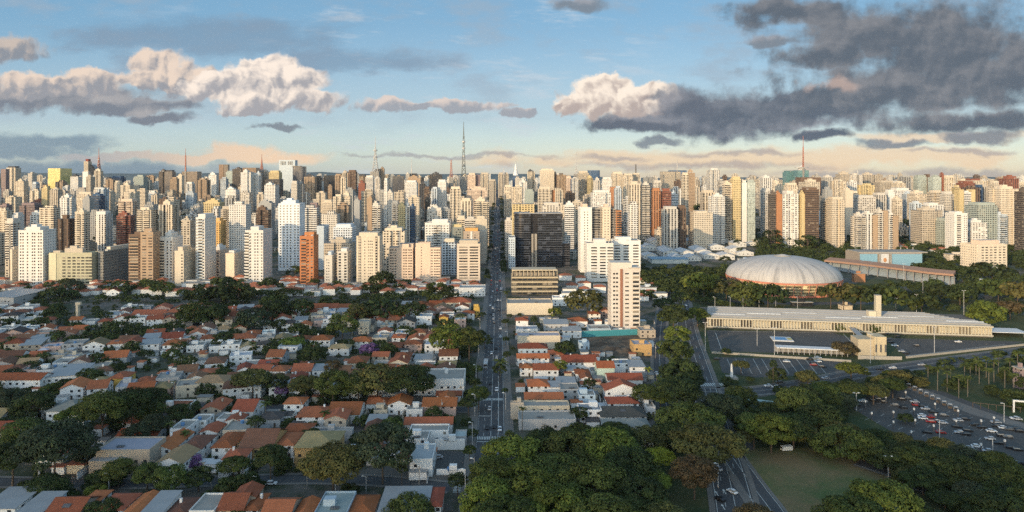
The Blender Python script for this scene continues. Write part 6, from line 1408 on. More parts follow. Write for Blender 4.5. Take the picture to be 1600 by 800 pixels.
tp(345, 474, 66, 42, 'dark', 'round', 'very large dark tree below the tall slim white tower', 'the very large dark tree'); tp(318, 478, 50, 36, 'dark', 'round'); tp(372, 476, 48, 36, 'dark', 'round'); tp(300, 510, 46, 38, 'green', 'round'); tp(335, 508, 50, 34, 'dark', 'round')
tp(683, 482, 44, 44, 'green', 'round', 'sunlit round tree below the peach twin slab', 'the peach slab tree'); tp(702, 480, 30, 38, 'dark', 'round'); tp(595, 454, 42, 32, 'dark', 'umbrella'); tp(460, 440, 26, 28, 'dark', 'round'); tp(112, 462, 40, 26, 'blueish', 'loose'); tp(85, 470, 44, 24, 'dark', 'round'); tp(190, 462, 36, 26, 'dark', 'round'); tp(225, 458, 36, 24, 'green', 'round'); tp(255, 462, 36, 22, 'green', 'umbrella')
tp(535, 530, 50, 44, 'green', 'loose'); tp(595, 500, 70, 36, 'dark', 'umbrella'); tp(640, 503, 48, 34, 'dark', 'umbrella'); tp(560, 505, 40, 34, 'olive', 'round'); tp(470, 500, 46, 36, 'dark', 'round'); tp(430, 505, 50, 38, 'dark', 'round'); tp(395, 520, 50, 40, 'blueish', 'round'); tp(490, 575, 40, 38, 'dark', 'round')
tp(577, 558, 30, 24, 'purple', 'round', 'purple-flowering tree among the white houses'); tp(300, 732, 30, 24, 'purple', 'round', 'purple-flowering tree by the timbered house'); tp(440, 622, 26, 22, 'purple', 'loose', 'purple-flowering tree in shade above the small road'); tp(520, 592, 30, 34, 'brown', 'loose'); tp(606, 560, 24, 26, 'dark', 'round'); tp(456, 548, 36, 22, 'bright', 'umbrella')
tp(918, 500, 66, 56, 'olive', 'round', 'great domed tree in front of the white strip-window office', 'the great domed tree'); tp(883, 563, 34, 34, 'dark', 'round', 'dark round tree at the corner of the building plot'); tp(875, 590, 22, 30, 'bright', 'round'); tp(834, 515, 11, 24, 'dark', 'tall', 'pointed dark conifer-like tree beside the plain cream shop building'); tp(868, 500, 24, 22, 'bright', 'round'); tp(922, 622, 22, 36, 'dark', 'loose'); tp(905, 660, 26, 26, 'dark', 'round'); tp(1008, 640, 40, 44, 'green', 'loose'); tp(1032, 640, 30, 34, 'bright', 'round'); tp(780, 596, 24, 30, 'dark', 'loose'); tp(748, 640, 34, 40, 'green', 'round'); tp(732, 650, 28, 34, 'dark', 'round'); tp(612, 684, 34, 34, 'green', 'round'); tp(715, 775, 30, 40, 'dark', 'round'); tp(628, 760, 20, 46, 'dark', 'tall'); tp(385, 770, 40, 34, 'dark', 'round')
tp(265, 775, 56, 50, 'green', 'round'); tp(230, 768, 46, 48, 'green', 'loose'); tp(310, 768, 40, 40, 'dark', 'round'); tp(365, 752, 44, 42, 'green', 'umbrella'); tp(185, 764, 46, 50, 'green', 'round'); tp(150, 782, 36, 26, 'bright', 'loose'); tp(160, 822, 50, 46, 'dark', 'loose'); tp(640, 822, 84, 46, 'green', 'loose', 'leafy tree top at the lower edge before the sheet-metal warehouse'); tp(370, 832, 30, 36, 'green', 'round')
tp(280, 668, 46, 40, 'dark', 'round'); tp(240, 688, 40, 44, 'blueish', 'round'); tp(215, 700, 40, 40, 'blueish', 'round'); tp(400, 690, 26, 46, 'dark', 'loose'); tp(50, 660, 60, 50, 'dark', 'round'); tp(15, 650, 50, 44, 'blueish', 'round'); tp(230, 650, 60, 44, 'dark', 'round')
for a in ((742, 612, 20, 24, 'dark', 'round'), (746, 590, 18, 22, 'green', 'round'), (789, 620, 12, 16, 'green', 'round'), (792, 565, 14, 18, 'dark', 'round'), (790, 540, 12, 16, 'green', 'round'), (752, 530, 14, 16, 'dark', 'round'), (790, 512, 12, 16, 'dark', 'round'), (754, 500, 12, 14, 'dark', 'round'), (738, 690, 18, 22, 'dark', 'round'), (734, 720, 20, 26, 'green', 'round'), (796, 690, 16, 20, 'green', 'round')): tp(*a)
# foreground grove right of the avenue
GROVE = [(800, 745, 92, 64, 'bright', 'loose'), (770, 775, 74, 66, 'green', 'round'), (845, 730, 72, 44, 'dark', 'round'), (890, 735, 96, 66, 'green', 'loose'), (950, 735, 90, 66, 'bright', 'umbrella'), (985, 770, 92, 70, 'dark', 'round'), (870, 775, 100, 66, 'green', 'round'), (820, 800, 96, 80, 'bright', 'loose'), (760, 820, 84, 76, 'bright', 'round'), (925, 800, 100, 78, 'green', 'round'), (1000, 815, 92, 70, 'dark', 'umbrella'), (870, 840, 110, 84, 'bright', 'round'), (790, 855, 104, 76, 'green', 'round'), (950, 858, 110, 84, 'green', 'round'), (1040, 850, 70, 60, 'olive', 'round'), (900, 900, 120, 80, 'dark', 'umbrella'), (840, 905, 110, 70, 'green', 'round'), (1010, 900, 100, 60, 'green', 'umbrella'), (1030, 742, 46, 44, 'lime', 'umbrella'), (1018, 780, 56, 50, 'bright', 'umbrella'), (905, 705, 70, 40, 'green', 'umbrella'), (850, 705, 60, 34, 'dark', 'round'), (970, 712, 70, 44, 'dark', 'round'), (1010, 705, 60, 40, 'olive', 'loose'), (960, 690, 60, 30, 'green', 'umbrella')]
for i, a in enumerate(GROVE):
    tp(*a, label={18: 'yellow-lime leaved tree standing out in the dark grove', 19: 'second yellowish tree below the lime one in the grove', 0: 'yellow-green tree at the avenue corner of the grove'}.get(i), land='the lime-leaved tree' if i == 18 else 'the grove corner tree' if i == 0 else None)
PARK = [(1080, 690, 96, 60, 'green', 'umbrella'), (1105, 735, 104, 76, 'olive', 'umbrella'), (1050, 700, 60, 46, 'dark', 'round'), (1085, 780, 72, 72, 'brown', 'round'), (1063, 612, 62, 52, 'dark', 'round'), (1058, 640, 70, 54, 'dark', 'round'), (1055, 575, 54, 50, 'green', 'round'), (1058, 545, 40, 40, 'bright', 'round'), (1052, 520, 50, 50, 'dark', 'round'), (1062, 490, 40, 40, 'green', 'round'), (1036, 495, 34, 34, 'dark', 'round'), (1090, 510, 36, 34, 'bright', 'round'), (1075, 620, 50, 46, 'dark', 'round'),
        (1205, 708, 70, 66, 'bright', 'round'), (1178, 700, 56, 60, 'green', 'round'), (1240, 702, 60, 60, 'dark', 'loose'), (1162, 708, 26, 40, 'olive', 'round'), (1130, 672, 60, 60, 'blueish', 'round'), (1155, 650, 50, 50, 'green', 'loose'), (1245, 660, 64, 56, 'green', 'round'), (1280, 678, 66, 50, 'dark', 'umbrella'), (1310, 715, 76, 50, 'green', 'loose'), (1318, 700, 60, 38, 'olive', 'round'), (1350, 720, 60, 44, 'green', 'round'), (1390, 740, 60, 46, 'dark', 'round'), (1420, 742, 60, 46, 'green', 'round'), (1455, 750, 64, 44, 'dark', 'umbrella'), (1500, 760, 70, 46, 'dark', 'round'), (1545, 770, 70, 46, 'dark', 'umbrella'), (1590, 780, 70, 46, 'green', 'round'), (1385, 822, 110, 72, 'bright', 'round'), (1330, 840, 90, 60, 'green', 'round'), (1440, 840, 80, 50, 'dark', 'round'), (1560, 830, 90, 60, 'dark', 'round'), (1610, 815, 80, 50, 'green', 'round'), (1180, 845, 66, 58, 'brown', 'round'), (1500, 850, 70, 40, 'dark', 'loose'),
        (1100, 468, 60, 44, 'bright', 'umbrella'), (1135, 472, 60, 38, 'olive', 'umbrella'), (1165, 478, 60, 40, 'green', 'umbrella'), (1200, 482, 60, 40, 'dark', 'umbrella'), (1298, 482, 44, 40, 'dark', 'umbrella'), (1318, 484, 60, 46, 'olive', 'umbrella'), (1345, 488, 60, 44, 'dark', 'umbrella'), (1400, 490, 70, 44, 'green', 'umbrella'), (1440, 490, 60, 40, 'dark', 'round'), (1540, 512, 56, 44, 'bright', 'round'), (1578, 500, 40, 34, 'brown', 'loose'), (1500, 478, 50, 36, 'dark', 'umbrella'), (1560, 470, 60, 40, 'green', 'loose'), (1590, 476, 50, 40, 'olive', 'loose'), (1470, 470, 44, 30, 'dark', 'round'), (1550, 438, 60, 30, 'dark', 'umbrella'), (1505, 440, 40, 26, 'dark', 'round'), (1262, 392, 34, 28, 'dark', 'round'), (1205, 388, 30, 34, 'dark', 'tall'), (1223, 386, 24, 30, 'dark', 'tall'), (1290, 372, 24, 28, 'dark', 'tall'), (1302, 376, 24, 26, 'dark', 'loose'), (1328, 360, 20, 18, 'dark', 'umbrella'), (1168, 360, 26, 22, 'dark', 'round'), (1150, 350, 26, 16, 'dark', 'round'), (1118, 350, 30, 18, 'dark', 'round'), (1095, 345, 24, 30, 'dark', 'round'),
        (1158, 585, 26, 24, 'olive', 'umbrella'), (1215, 600, 30, 26, 'dark', 'round'), (1262, 604, 34, 26, 'olive', 'umbrella'), (1330, 595, 40, 32, 'bright', 'umbrella'), (1392, 592, 24, 14, 'bright', 'round'), (1328, 632, 44, 40, 'green', 'umbrella'), (1290, 632, 46, 40, 'green', 'umbrella'), (1365, 632, 40, 36, 'olive', 'umbrella'), (1258, 632, 46, 36, 'olive', 'loose'), (1395, 622, 36, 34, 'green', 'umbrella'), (1415, 662, 24, 18, 'dark', 'round'), (1560, 725, 22, 22, 'dark', 'round'), (1310, 518, 22, 14, 'green', 'round'), (1365, 520, 22, 14, 'dark', 'round'), (1320, 555, 40, 22, 'brown', 'umbrella'), (1135, 555, 14, 12, 'dark', 'round'), (1208, 612, 13, 58, 'dark', 'tall')]
for i, a in enumerate(PARK): tp(*a, land={13: 'the sunlit tree by the lawn', 1: 'the wide tree over the road', 30: 'the bright tree at the lower corner', 37: 'the sunlit trees before the dome'}.get(i))
def scatter(poly, n, rmin, rmax, tones, shapes, hk=(1.1, 1.6), sep=.85, road_m=0, avoid=True):
    P_ = [G(*p) for p in poly]; x0, x1 = min(p.x for p in P_), max(p.x for p in P_); y0, y1 = min(p.y for p in P_), max(p.y for p in P_)
    def inside(x, y):
        c = False; k = len(P_)
        for i in range(k):
            a, b = P_[i], P_[(i + 1) % k]
            if (a.y > y) != (b.y > y) and x < (b.x - a.x) * (y - a.y) / (b.y - a.y) + a.x: c = not c
        return c
    m = 0
    for _ in range(n * 30):
        if m >= n: break
        x, y = tg.uniform(x0, x1), tg.uniform(y0, y1); r = tg.uniform(rmin, rmax)
        if not inside(x, y) or on_road(x, y, road_m): continue
        if any((x - a) ** 2 + (y - b) ** 2 < ((r + q) * sep * .62) ** 2 for a, b, q in TOCC): continue
        if avoid and any((x - a) ** 2 + (y - b) ** 2 < (q * (.60 if rmax < 4 else .8) + .8) ** 2 for a, b, q in HOCC): continue
        if any(a - 1 < x < b and c - 1 < y < e for a, b, c, e in FOOT): continue
        if len(PXQ) and any(_in(q, x, y) for q in PXQ): continue
        tree(x, y, r, r * tg.uniform(*hk), tg.choice(tones), tg.choice(shapes)); m += 1
def _in(P_, x, y):
    c = False; k = len(P_)
    for i in range(k):
        a, b = P_[i], P_[(i + 1) % k]
        if (a.y > y) != (b.y > y) and x < (b.x - a.x) * (y - a.y) / (b.y - a.y) + a.x: c = not c
    return c
PXQ = [[G(*p) for p in q] for q in ([(1318, 630), (1420, 603), (1475, 612), (1620, 668), (1620, 745), (1500, 722), (1420, 690)], [(1104, 516), (1300, 519), (1345, 533), (1352, 556), (1110, 548)], [(1122, 558), (1290, 562), (1350, 570), (1340, 578), (1262, 586), (1180, 590), (1128, 582)], [(1380, 528), (1600, 534), (1570, 540), (1430, 559)], [(1150, 712), (1185, 700), (1280, 700), (1345, 716), (1400, 750), (1400, 830), (1235, 830), (1195, 770)], [(1100, 484), (1104, 513), (1552, 528), (1500, 490)], [(1335, 447), (1520, 449), (1500, 440), (1345, 436)], [(908, 552), (1000, 556), (1005, 524), (905, 522)], [(680, 738), (724, 742), (726, 706), (682, 703)])]
DK = ('dark', 'dark', 'green', 'olive', 'blueish')
LEFT = 90
scatter([(1320, 700), (1420, 700), (1620, 760), (1620, 830), (1480, 800)], 30, 4.5, 7, DK, ('round', 'umbrella'))
scatter([(-40, 800), (250, 790), (250, 640), (-40, 560)], 24, 4, 8, DK, ('round', 'loose', 'round'))
scatter([(1120, 665), (1330, 625), (1440, 590), (1440, 612), (1330, 640), (1240, 700)], 26, 4, 7, DK, ('umbrella', 'round', 'loose'))
scatter([(250, 800), (740, 800), (740, 600), (250, 640)], 40, 2.2, 5, DK, ('round', 'loose'), sep=.7)
scatter([(1005, 470), (1130, 470), (1135, 426), (1000, 424)], 90, 5, 9, DK, ('umbrella', 'round'))
scatter([(1310, 470), (1610, 500), (1610, 440), (1330, 452)], 80, 5, 8.5, DK, ('umbrella', 'round'))
scatter([(1180, 420), (1340, 410), (1340, 352), (1190, 372)], 230, 5, 9, ('dark', 'dark', 'green'), ('round', 'umbrella', 'tall'))
scatter([(1405, 440), (1600, 432), (1610, 384), (1400, 384)], 160, 5, 9, DK, ('umbrella', 'round'))
scatter([(1440, 640), (1610, 650), (1620, 560), (1440, 575)], 14, 3.5, 6, DK, ('round', 'loose'))
scatter([(-40, 560), (240, 640), (745, 600), (745, 520), (-40, 510)], 120, 3.2, 7.5, DK, ('round', 'loose', 'umbrella', 'round'), sep=.72)
scatter([(-40, 515), (745, 522), (745, 448), (-40, 446)], 150, 3.5, 8, DK, ('round', 'loose', 'umbrella', 'round'), sep=.72)
scatter([(-40, 800), (250, 790), (745, 700), (745, 600), (-40, 560)], 200, 1.5, 3.4, DK, ('round', 'loose'), sep=.7, hk=(.9, 1.4))
scatter([(-40, 570), (745, 620), (745, 450), (-40, 450)], 330, 1.5, 3.4, DK, ('round', 'loose'), sep=.7, hk=(.9, 1.4))
scatter([(985, 374), (1180, 374), (1180, 350), (985, 350)], 55, 4, 8, DK, ('round', 'umbrella'))
scatter([(1400, 390), (1600, 386), (1600, 372), (1400, 372)], 60, 4, 8, DK, ('round', 'umbrella'))
scatter([(1180, 408), (1200, 406), (1195, 380), (1185, 384)], 14, 4, 8, DK, ('round', 'umbrella'))
scatter([(780, 480), (900, 510), (1020, 620), (1020, 660), (830, 650), (800, 560)], 36, 1.4, 2.8, DK, ('round', 'loose'))
scatter([(-420, 760), (-60, 760), (-60, 446), (-420, 446)], 130, 3, 8, DK, ('round', 'loose', 'umbrella'))
scatter([(1610, 830), (1900, 830), (1900, 440), (1610, 440)], 130, 4, 8, DK, ('round', 'loose', 'umbrella'))
scatter([(1080, 700), (1140, 690), (1160, 640), (1100, 640)], 8, 2.5, 5, DK, ('round', 'loose'))
scatter([(1100, 520), (1130, 640), (1180, 620), (1600, 580), (1600, 545), (1340, 585), (1120, 600)], 26, 2.0, 4.0, DK, ('round', 'umbrella'))
scatter([(1085, 480), (1222, 486), (1222, 470), (1085, 466)], 12, 3.0, 6.0, DK, ('umbrella',))
me = bpy.data.meshes.new('garden_trees'); me.from_pydata(GV, [], GF); me.materials.append(M['leaf']); at = me.attributes.new('tone', 'FLOAT', 'FACE'); at.data.foreach_set('value', GT)
o = link('garden_trees', me, color=(.060, .080, .024)); o['kind'] = 'stuff'; o['label'] = 'smaller garden trees and shrubs massed between the houses'; o['category'] = 'trees'
# street trees up the avenue and pockets of green between the far blocks: too many and too small to count
b_far = MB(); frt = random.Random(3); fv = []; ff = []; ft = []
src = CR['round_far'][0]; sv = [v.co.copy() for v in src.vertices]; sf = [tuple(p.vertices) for p in src.polygons]; st_ = [d.value for d in src.attributes['tone'].data]
def far_tree(x, y, r, h):
    z = gz(x, y) + h - r * .5; n = len(fv); c, s = math.cos(x), math.sin(x)
    fv.extend(((v.x * c - v.y * s) * r + x, (v.x * s + v.y * c) * r + y, v.z * r * 1.1 + z) for v in sv); k = frt.uniform(-.2, .2)
    ff.extend(tuple(i + n for i in q) for q in sf); ft.extend(min(1, max(0, t + k)) for t in st_)
for i in range(120):
    y = 760 + i * 14; far_tree(avx(y) + frt.choice((-1, 1)) * (RW + 3.2), y + frt.uniform(-4, 4), frt.uniform(2.8, 4.6), frt.uniform(6, 9))
for i in range(190):
    y = frt.uniform(900, 2100); px = frt.uniform(0, 1600); x = (px - 800) * y / F
    if not clear(x - 4, x + 4, y - 4, y + 4, 0) or abs(x - avx(y)) < 14: continue
    far_tree(x, y, frt.uniform(4, 8), frt.uniform(7, 13))
for i in range(130):
    px, py = frt.uniform(1160, 1600), frt.uniform(349, 372); g = G(px, py)
    if not clear(g.x - 5, g.x + 5, g.y - 5, g.y + 5, 0): continue
    far_tree(g.x, g.y, frt.uniform(5, 9), frt.uniform(8, 14))
me = bpy.data.meshes.new('distant_trees'); me.from_pydata(fv, [], ff); me.materials.append(M['leaf']); at = me.attributes.new('tone', 'FLOAT', 'FACE'); at.data.foreach_set('value', ft)
o = link('distant_trees', me, color=GREEN['dark']); o['kind'] = 'stuff'; o['label'] = 'distant street trees and green pockets between the far blocks'; o['category'] = 'trees'
# ------------------------------------------------------------------ palms
def frond_crown(seed, n, L, droop):
    rg = random.Random(seed); v = []; f = []; tone = []
    for i in range(n):
        a = 2 * PI * i / n + rg.uniform(-.2, .2); e = rg.uniform(-.1, 1.1); ln = L * rg.uniform(.8, 1.1); d = Vector((math.cos(a), math.sin(a), 0)); s = Vector((-d.y, d.x, 0)); prev = None; tn = rg.random()
        for k in range(7):
            q = k / 6; p = d * (ln * q * math.cos(e * (1 - q * .3))) + Vector((0, 0, ln * (math.sin(e) * q - droop * q * q))); w = .34 * L * .42 * math.sin(PI * min(1, .12 + q * .86)) + .03
            cur = (p - s * w - Vector((0, 0, w * .55)), p, p + s * w - Vector((0, 0, w * .55)))
            if prev:
                for j in (0, 1): n0 = len(v); v += [prev[j], prev[j + 1], cur[j + 1], cur[j]]; f.append((n0, n0 + 1, n0 + 2, n0 + 3)); tone.append(tn)
            prev = cur
    me = bpy.data.meshes.new('crown'); me.from_pydata([tuple(p) for p in v], [], f); me.materials.append(M['leaf']); at = me.attributes.new('tone', 'FLOAT', 'FACE'); at.data.foreach_set('value', tone); return me
PC = [frond_crown(i, 18, 1.0, .55) for i in range(3)]; PT = MB().tube((0, 0, 0), (.02, 0, 1), .5, .36, 8).mesh('trunk', M['palmbark'])
pg = random.Random(41)
def palm(x, y, h, r, label=None, tone='green'):
    t = thing('palm_tree', label, 'palm', (x, y, gz(x, y)), pg.uniform(0, 6), 'palms of the park and gardens', auto=None if label else ('tall pale-trunked palm' if h > 12 else 'garden palm with drooping fronds'), top=h * 1.7)
    link('trunk', PT, t, (0, 0, 0), 0, (.48, .48, h)); link('crown', pg.choice(PC), t, (0, 0, h - .1), 0, r, GREEN[tone])
def pp(px, pyb, hpx, rpx, label=None, tone='green'): g = G(px, pyb); palm(g.x, g.y, hpx * g.y / F, rpx * g.y / F, label, tone)
for a in ((1465, 611, 36, 9), (1485, 604, 30, 8), (1480, 612, 30, 8), (1507, 602, 32, 9), (1516, 598, 30, 9), (1498, 622, 34, 9), (1530, 600, 34, 10), (1541, 590, 30, 9), (1553, 598, 34, 9), (1525, 586, 28, 8), (1560, 586, 30, 9), (1578, 594, 32, 9), (1570, 610, 34, 9), (1545, 612, 34, 9), (1590, 580, 30, 9), (1512, 620, 30, 8), (1450, 600, 28, 8), (1584, 620, 34, 9), (1150, 650, 34, 12), (1143, 655, 36, 11), (1160, 652, 30, 11), (30, 660, 34, 13), (45, 655, 30, 12), (265, 690, 28, 9), (508, 668, 24, 10), (415, 660, 30, 11), (290, 700, 24, 10), (18, 548, 20, 9), (88, 545, 20, 9), (395, 556, 20, 8), (300, 545, 18, 8), (782, 590, 26, 14), (792, 470, 14, 7)): pp(*a)
pp(816, 676, 38, 8, 'lone palm with a dry skirt beside the corner supermarket', 'olive'); pp(1272, 706, 26, 24, 'stout date palm with radiating fronds at the top of the lawn', 'olive'); pp(1012, 596, 20, 8, 'yellowish palm at the edge of the red roofs', 'lime')

# ================================================================== cars, buses, lamp posts, people-sized things
def car_body():
    b = MB(); w = .88
    prof = [(-2.15, .32), (-2.18, .62), (-2.05, .80), (-1.0, .90), (1.75, .95), (2.05, .82), (2.12, .55), (2.08, .32)]
    n = len(prof); b.v = [(x, -w, z) for x, z in prof] + [(x, w, z) for x, z in prof]; b.f = [tuple(range(n)), tuple(reversed(range(n, 2 * n)))] + [(i, i + n, (i + 1) % n + n, (i + 1) % n) for i in range(n)]; b.m = [0] * len(b.f)
    return b.mesh('body', M['tintmetal'])
def frus(x0, x1, X0, X1, w0, w1, z0, z1, name, m):
    b = MB(); b.v = [(x0, -w0, z0), (x1, -w0, z0), (x1, w0, z0), (x0, w0, z0), (X0, -w1, z1), (X1, -w1, z1), (X1, w1, z1), (X0, w1, z1)]
    b.f = [(0, 1, 5, 4), (1, 2, 6, 5), (2, 3, 7, 6), (3, 0, 4, 7), (4, 5, 6, 7)]; b.m = [0] * 5; return b.mesh(name, m)
CB = car_body(); CW = frus(-1.05, 1.75, -.45, 1.25, .84, .68, .88, 1.38, 'window_band', M['glass']); CRF = MB().box(-.47, 1.27, -.69, .69, 1.38, 1.44).mesh('roof', M['tintmetal'])
WH = MB().tube((0, -.1, 0), (0, .1, 0), .32, .32, 12).mesh('wheel', M['rubber']); LT = MB().box(-.04, .04, -.16, .16, -.08, .08).mesh('headlight', M['steel'])
CC = {'white': (.72, .72, .72), 'silver': (.42, .43, .45), 'black': (.018, .018, .02), 'grey': (.12, .125, .13), 'red': (.32, .025, .02), 'dark blue': (.02, .035, .08)}
def car(x, y, yaw, colour, auto, group, label=None, dz=.02):
    t = thing('parked_car' if 'parked' in auto else 'car', label, 'car', (x, y, gz(x, y) + dz), yaw, group, auto=None if label else auto, top=1.5)
    c = CC[colour]; link('body', CB, t, color=c); link('window_band', CW, t); link('roof', CRF, t, color=c)
    for sx in (-1.3, 1.35):
        for sy in (-.8, .8): link('wheel', WH, t, (sx, sy, .32))
    for sy in (-.6, .6): link('headlight', LT, t, (-2.13, sy, .66))
    return t
cg = random.Random(15)
A = [(1348, 628, 'white'), (1365, 627, 'black'), (1371, 625, 'black'), (1338, 634, 'black'), (1380, 629, 'black'), (1410, 625, 'black'), (1416, 623, 'grey'), (1429, 629, 'silver'), (1398, 634, 'grey'), (1411, 638, 'black'), (1432, 634, 'red'), (1442, 636, 'black'), (1446, 640, 'silver'), (1458, 645, 'black'), (1475, 650, 'grey'), (1441, 651, 'white'), (1442, 655, 'white'), (1453, 653, 'red'), (1454, 660, 'red'), (1473, 662, 'silver'), (1462, 659, 'black'), (1497, 658, 'silver'), (1508, 656, 'black'), (1495, 668, 'black'), (1449, 677, 'black'), (1470, 677, 'red'), (1499, 677, 'silver'), (1512, 674, 'black'), (1509, 680, 'black'), (1523, 665, 'black'), (1534, 669, 'black'), (1549, 675, 'white'), (1556, 661, 'silver'), (1558, 667, 'black'), (1568, 670, 'white'), (1577, 672, 'grey'), (1588, 671, 'black'), (1594, 675, 'black'), (1565, 682, 'black'), (1575, 684, 'grey'), (1547, 687, 'silver'), (1562, 694, 'black'), (1514, 702, 'silver'), (1526, 699, 'white'), (1543, 706, 'silver'), (1580, 701, 'black'), (1590, 704, 'black'), (1580, 722, 'silver'), (1597, 727, 'black'), (1586, 655, 'white'), (1589, 656, 'silver')]
for px, py, c in A:
    g = G(px, py); car(g.x, g.y, R(-14) + (PI if cg.random() < .5 else 0), c, '%s parked car' % c, 'cars in the large car park')
for px, py, c in ((1229, 566, 'white'), (1265, 562, 'black'), (1270, 568, 'black'), (1278, 560, 'white'), (1278, 566, 'white'), (1271, 571, 'red'), (1285, 574, 'black'), (1120, 562, 'black')): g = G(px, py); car(g.x, g.y, R(-6) + cg.choice((0, PI)), c, '%s parked car' % c, 'cars in the striped car park')
for px, py, c in ((1398, 541, 'white'), (1409, 550, 'silver'), (1432, 541, 'black'), (1497, 535, 'white'), (1392, 536, 'black'), (1385, 523, 'black'), (1415, 553, 'black'), (1390, 531, 'grey'), (1402, 527, 'black')): g = G(px, py); car(g.x, g.y, R(-8), c, '%s parked car' % c, 'cars in the side car park')
g = G(684, 716); car(g.x, g.y, 0, 'silver', '', 'cars parked along the small streets', 'silver parked car alone in the walled parking court')
g = G(424, 757); car(g.x, g.y, PI, 'white', '', 'cars parked along the small streets', 'white parked car on the residential road below the ochre hipped house')
for px, py, c in ((1200, 604, 'white'), (1212, 606, 'white'), (1290, 592, 'silver'), (1352, 582, 'white'), (1375, 578, 'black'), (1218, 598, 'grey'), (1440, 571, 'silver'), (1395, 576, 'white')): g = G(px, py); car(g.x, g.y, R(4), c, '%s car driving on the cross road' % c, 'cars on the cross road')
for px, py, c in ((1121, 734, 'silver'), (1125, 782, 'black'), (1144, 770, 'white'), (1077, 488, 'black'), (1072, 478, 'white')): g = G(px, py); car(g.x, g.y, R(-62 if py > 600 else 90), c, '%s car on the park side road' % c, 'cars on the park side road')
for px, py, c in ((1031, 540, 'white'), (1026, 585, 'white'), (1028, 600, 'silver'), (1033, 500, 'black'), (1040, 470, 'white'), (1025, 622, 'black')): g = G(px, py); car(g.x, g.y, PI / 2, c, '%s car on the tree-lined road' % c, 'cars on the tree-lined road')
# utility poles with crossarms along the small streets
for px, pyb, h in ((60, 768, 38), (330, 764, 36), (480, 760, 36), (655, 762, 34), (120, 642, 26), (330, 646, 26), (470, 650, 26), (600, 650, 26), (690, 650, 26), (150, 524, 18), (290, 528, 18), (420, 530, 18), (550, 532, 18), (670, 530, 18), (1024, 560, 22), (1026, 610, 26), (1022, 520, 20), (850, 690, 30)):
    g = G(px, pyb); hh = h * g.y / F; t = thing('utility_pole', None, 'utility pole', g, 0, 'utility poles of the small streets', auto='grey utility pole', top=hh)
    link('pole', MB().tube((0, 0, 0), (0, 0, hh), .18, .12, 7).mesh('pole', M['concrete']), t); link('crossarm', boxmesh('crossarm', 2.0, .14, .14, M['bark']), t, (0, 0, hh - .9)); link('transformer', MB().tube((0.35, 0, hh - 2.6), (0.35, 0, hh - 1.6), .28, .28, 8).mesh('transformer', M['steel']), t)
# traffic on the avenue: the nearer ones by hand, then the queue up the hill
AVC = [(765, 640, 'silver'), (776, 610, 'white'), (766, 600, 'black'), (781, 585, 'grey'), (768, 553, 'white'), (776, 560, 'silver'), (778, 470, 'white'), (767, 492, 'black'), (779, 485, 'black'), (781, 498, 'grey'), (768, 465, 'silver'), (776, 460, 'black'), (770, 456, 'white'), (761, 670, 'black'), (781, 672, 'white'), (772, 668, 'black'), (768, 536, 'black'), (782, 527, 'white'), (782, 514, 'white'), (771, 499, 'silver'), (771, 493, 'silver'), (771, 487, 'grey'), (770, 482, 'white'), (766, 478, 'white'), (773, 472, 'black'), (782, 470, 'silver'), (772, 505, 'black'), (775, 545, 'black')]
for px, py, c in AVC: g = G(px, py); car(g.x, g.y, PI / 2, c, '%s car on the avenue' % c, 'traffic on the avenue')
for i in range(95):
    y = 700 + i * 11 + cg.uniform(-4, 4); lane = cg.choice((-4.9, -1.7, 1.7, 4.9)); c = cg.choice(('white', 'white', 'silver', 'silver', 'black', 'black', 'grey', 'red'))
    x = avx(y) + lane; t = thing('car', 'distant car in the avenue traffic climbing the hill', 'car', (x, y, gz(x, y) + .03), PI / 2 + GRID, 'distant avenue traffic', top=1); t.rotation_euler.y = 0
    link('body', CB, t, color=CC[c]); link('window_band', CW, t)
def bus(px, py, yaw, label, col, roofc):
    g = G(px, py); t = thing('bus', label, 'bus', (g.x, g.y, .03), yaw, 'buses on the avenue', top=3.2)
    link('body', MB().box(-5.8, 5.8, -1.25, 1.25, .35, 3.0).mesh('body', M['tintmetal']), t, color=col); link('roof', MB().box(-5.7, 5.7, -1.15, 1.15, 3.0, 3.18).mesh('roof', M['tintmetal']), t, color=roofc)
    for sx in (-2.6, .2, 2.8): link('roof_hatch', MB().box(sx - .6, sx + .6, -.5, .5, 3.18, 3.34).mesh('roof_hatch', M['tintmetal']), t, color=(.30, .06, .05) if roofc[0] > .5 else (.3, .3, .3))
    for sy in (-1.27, 1.27): link('window', MB().box(-5.4, 5.3, min(sy, sy * .98), max(sy, sy * .98), 1.5, 2.5).mesh('window', M['glass']), t)
    for sx in (-5.83, 5.79): link('windscreen', MB().box(sx, sx + .04, -1.1, 1.1, 1.3, 2.6).mesh('windscreen', M['glass']), t)
    for sx in (-3.6, 3.2):
        for sy in (-1.1, 1.1): link('wheel', WH, t, (sx, sy, .48), 0, (1.5, 1.5, 1.5))
bus(744, 752, PI / 2, 'white-roofed bus with red hatches waiting under the grove trees', (.55, .5, .48), (.66, .64, .62)); bus(741, 775, PI / 2, 'second white-roofed bus behind the one under the grove trees', (.5, .2, .15), (.64, .62, .60)); bus(759, 572, PI / 2, 'grey-roofed bus at the zebra crossing below the big bright avenue tree', (.34, .36, .38), (.46, .48, .50)); bus(783, 455, PI / 2, 'bus in the traffic beside the low ochre office', (.4, .42, .42), (.55, .56, .57))
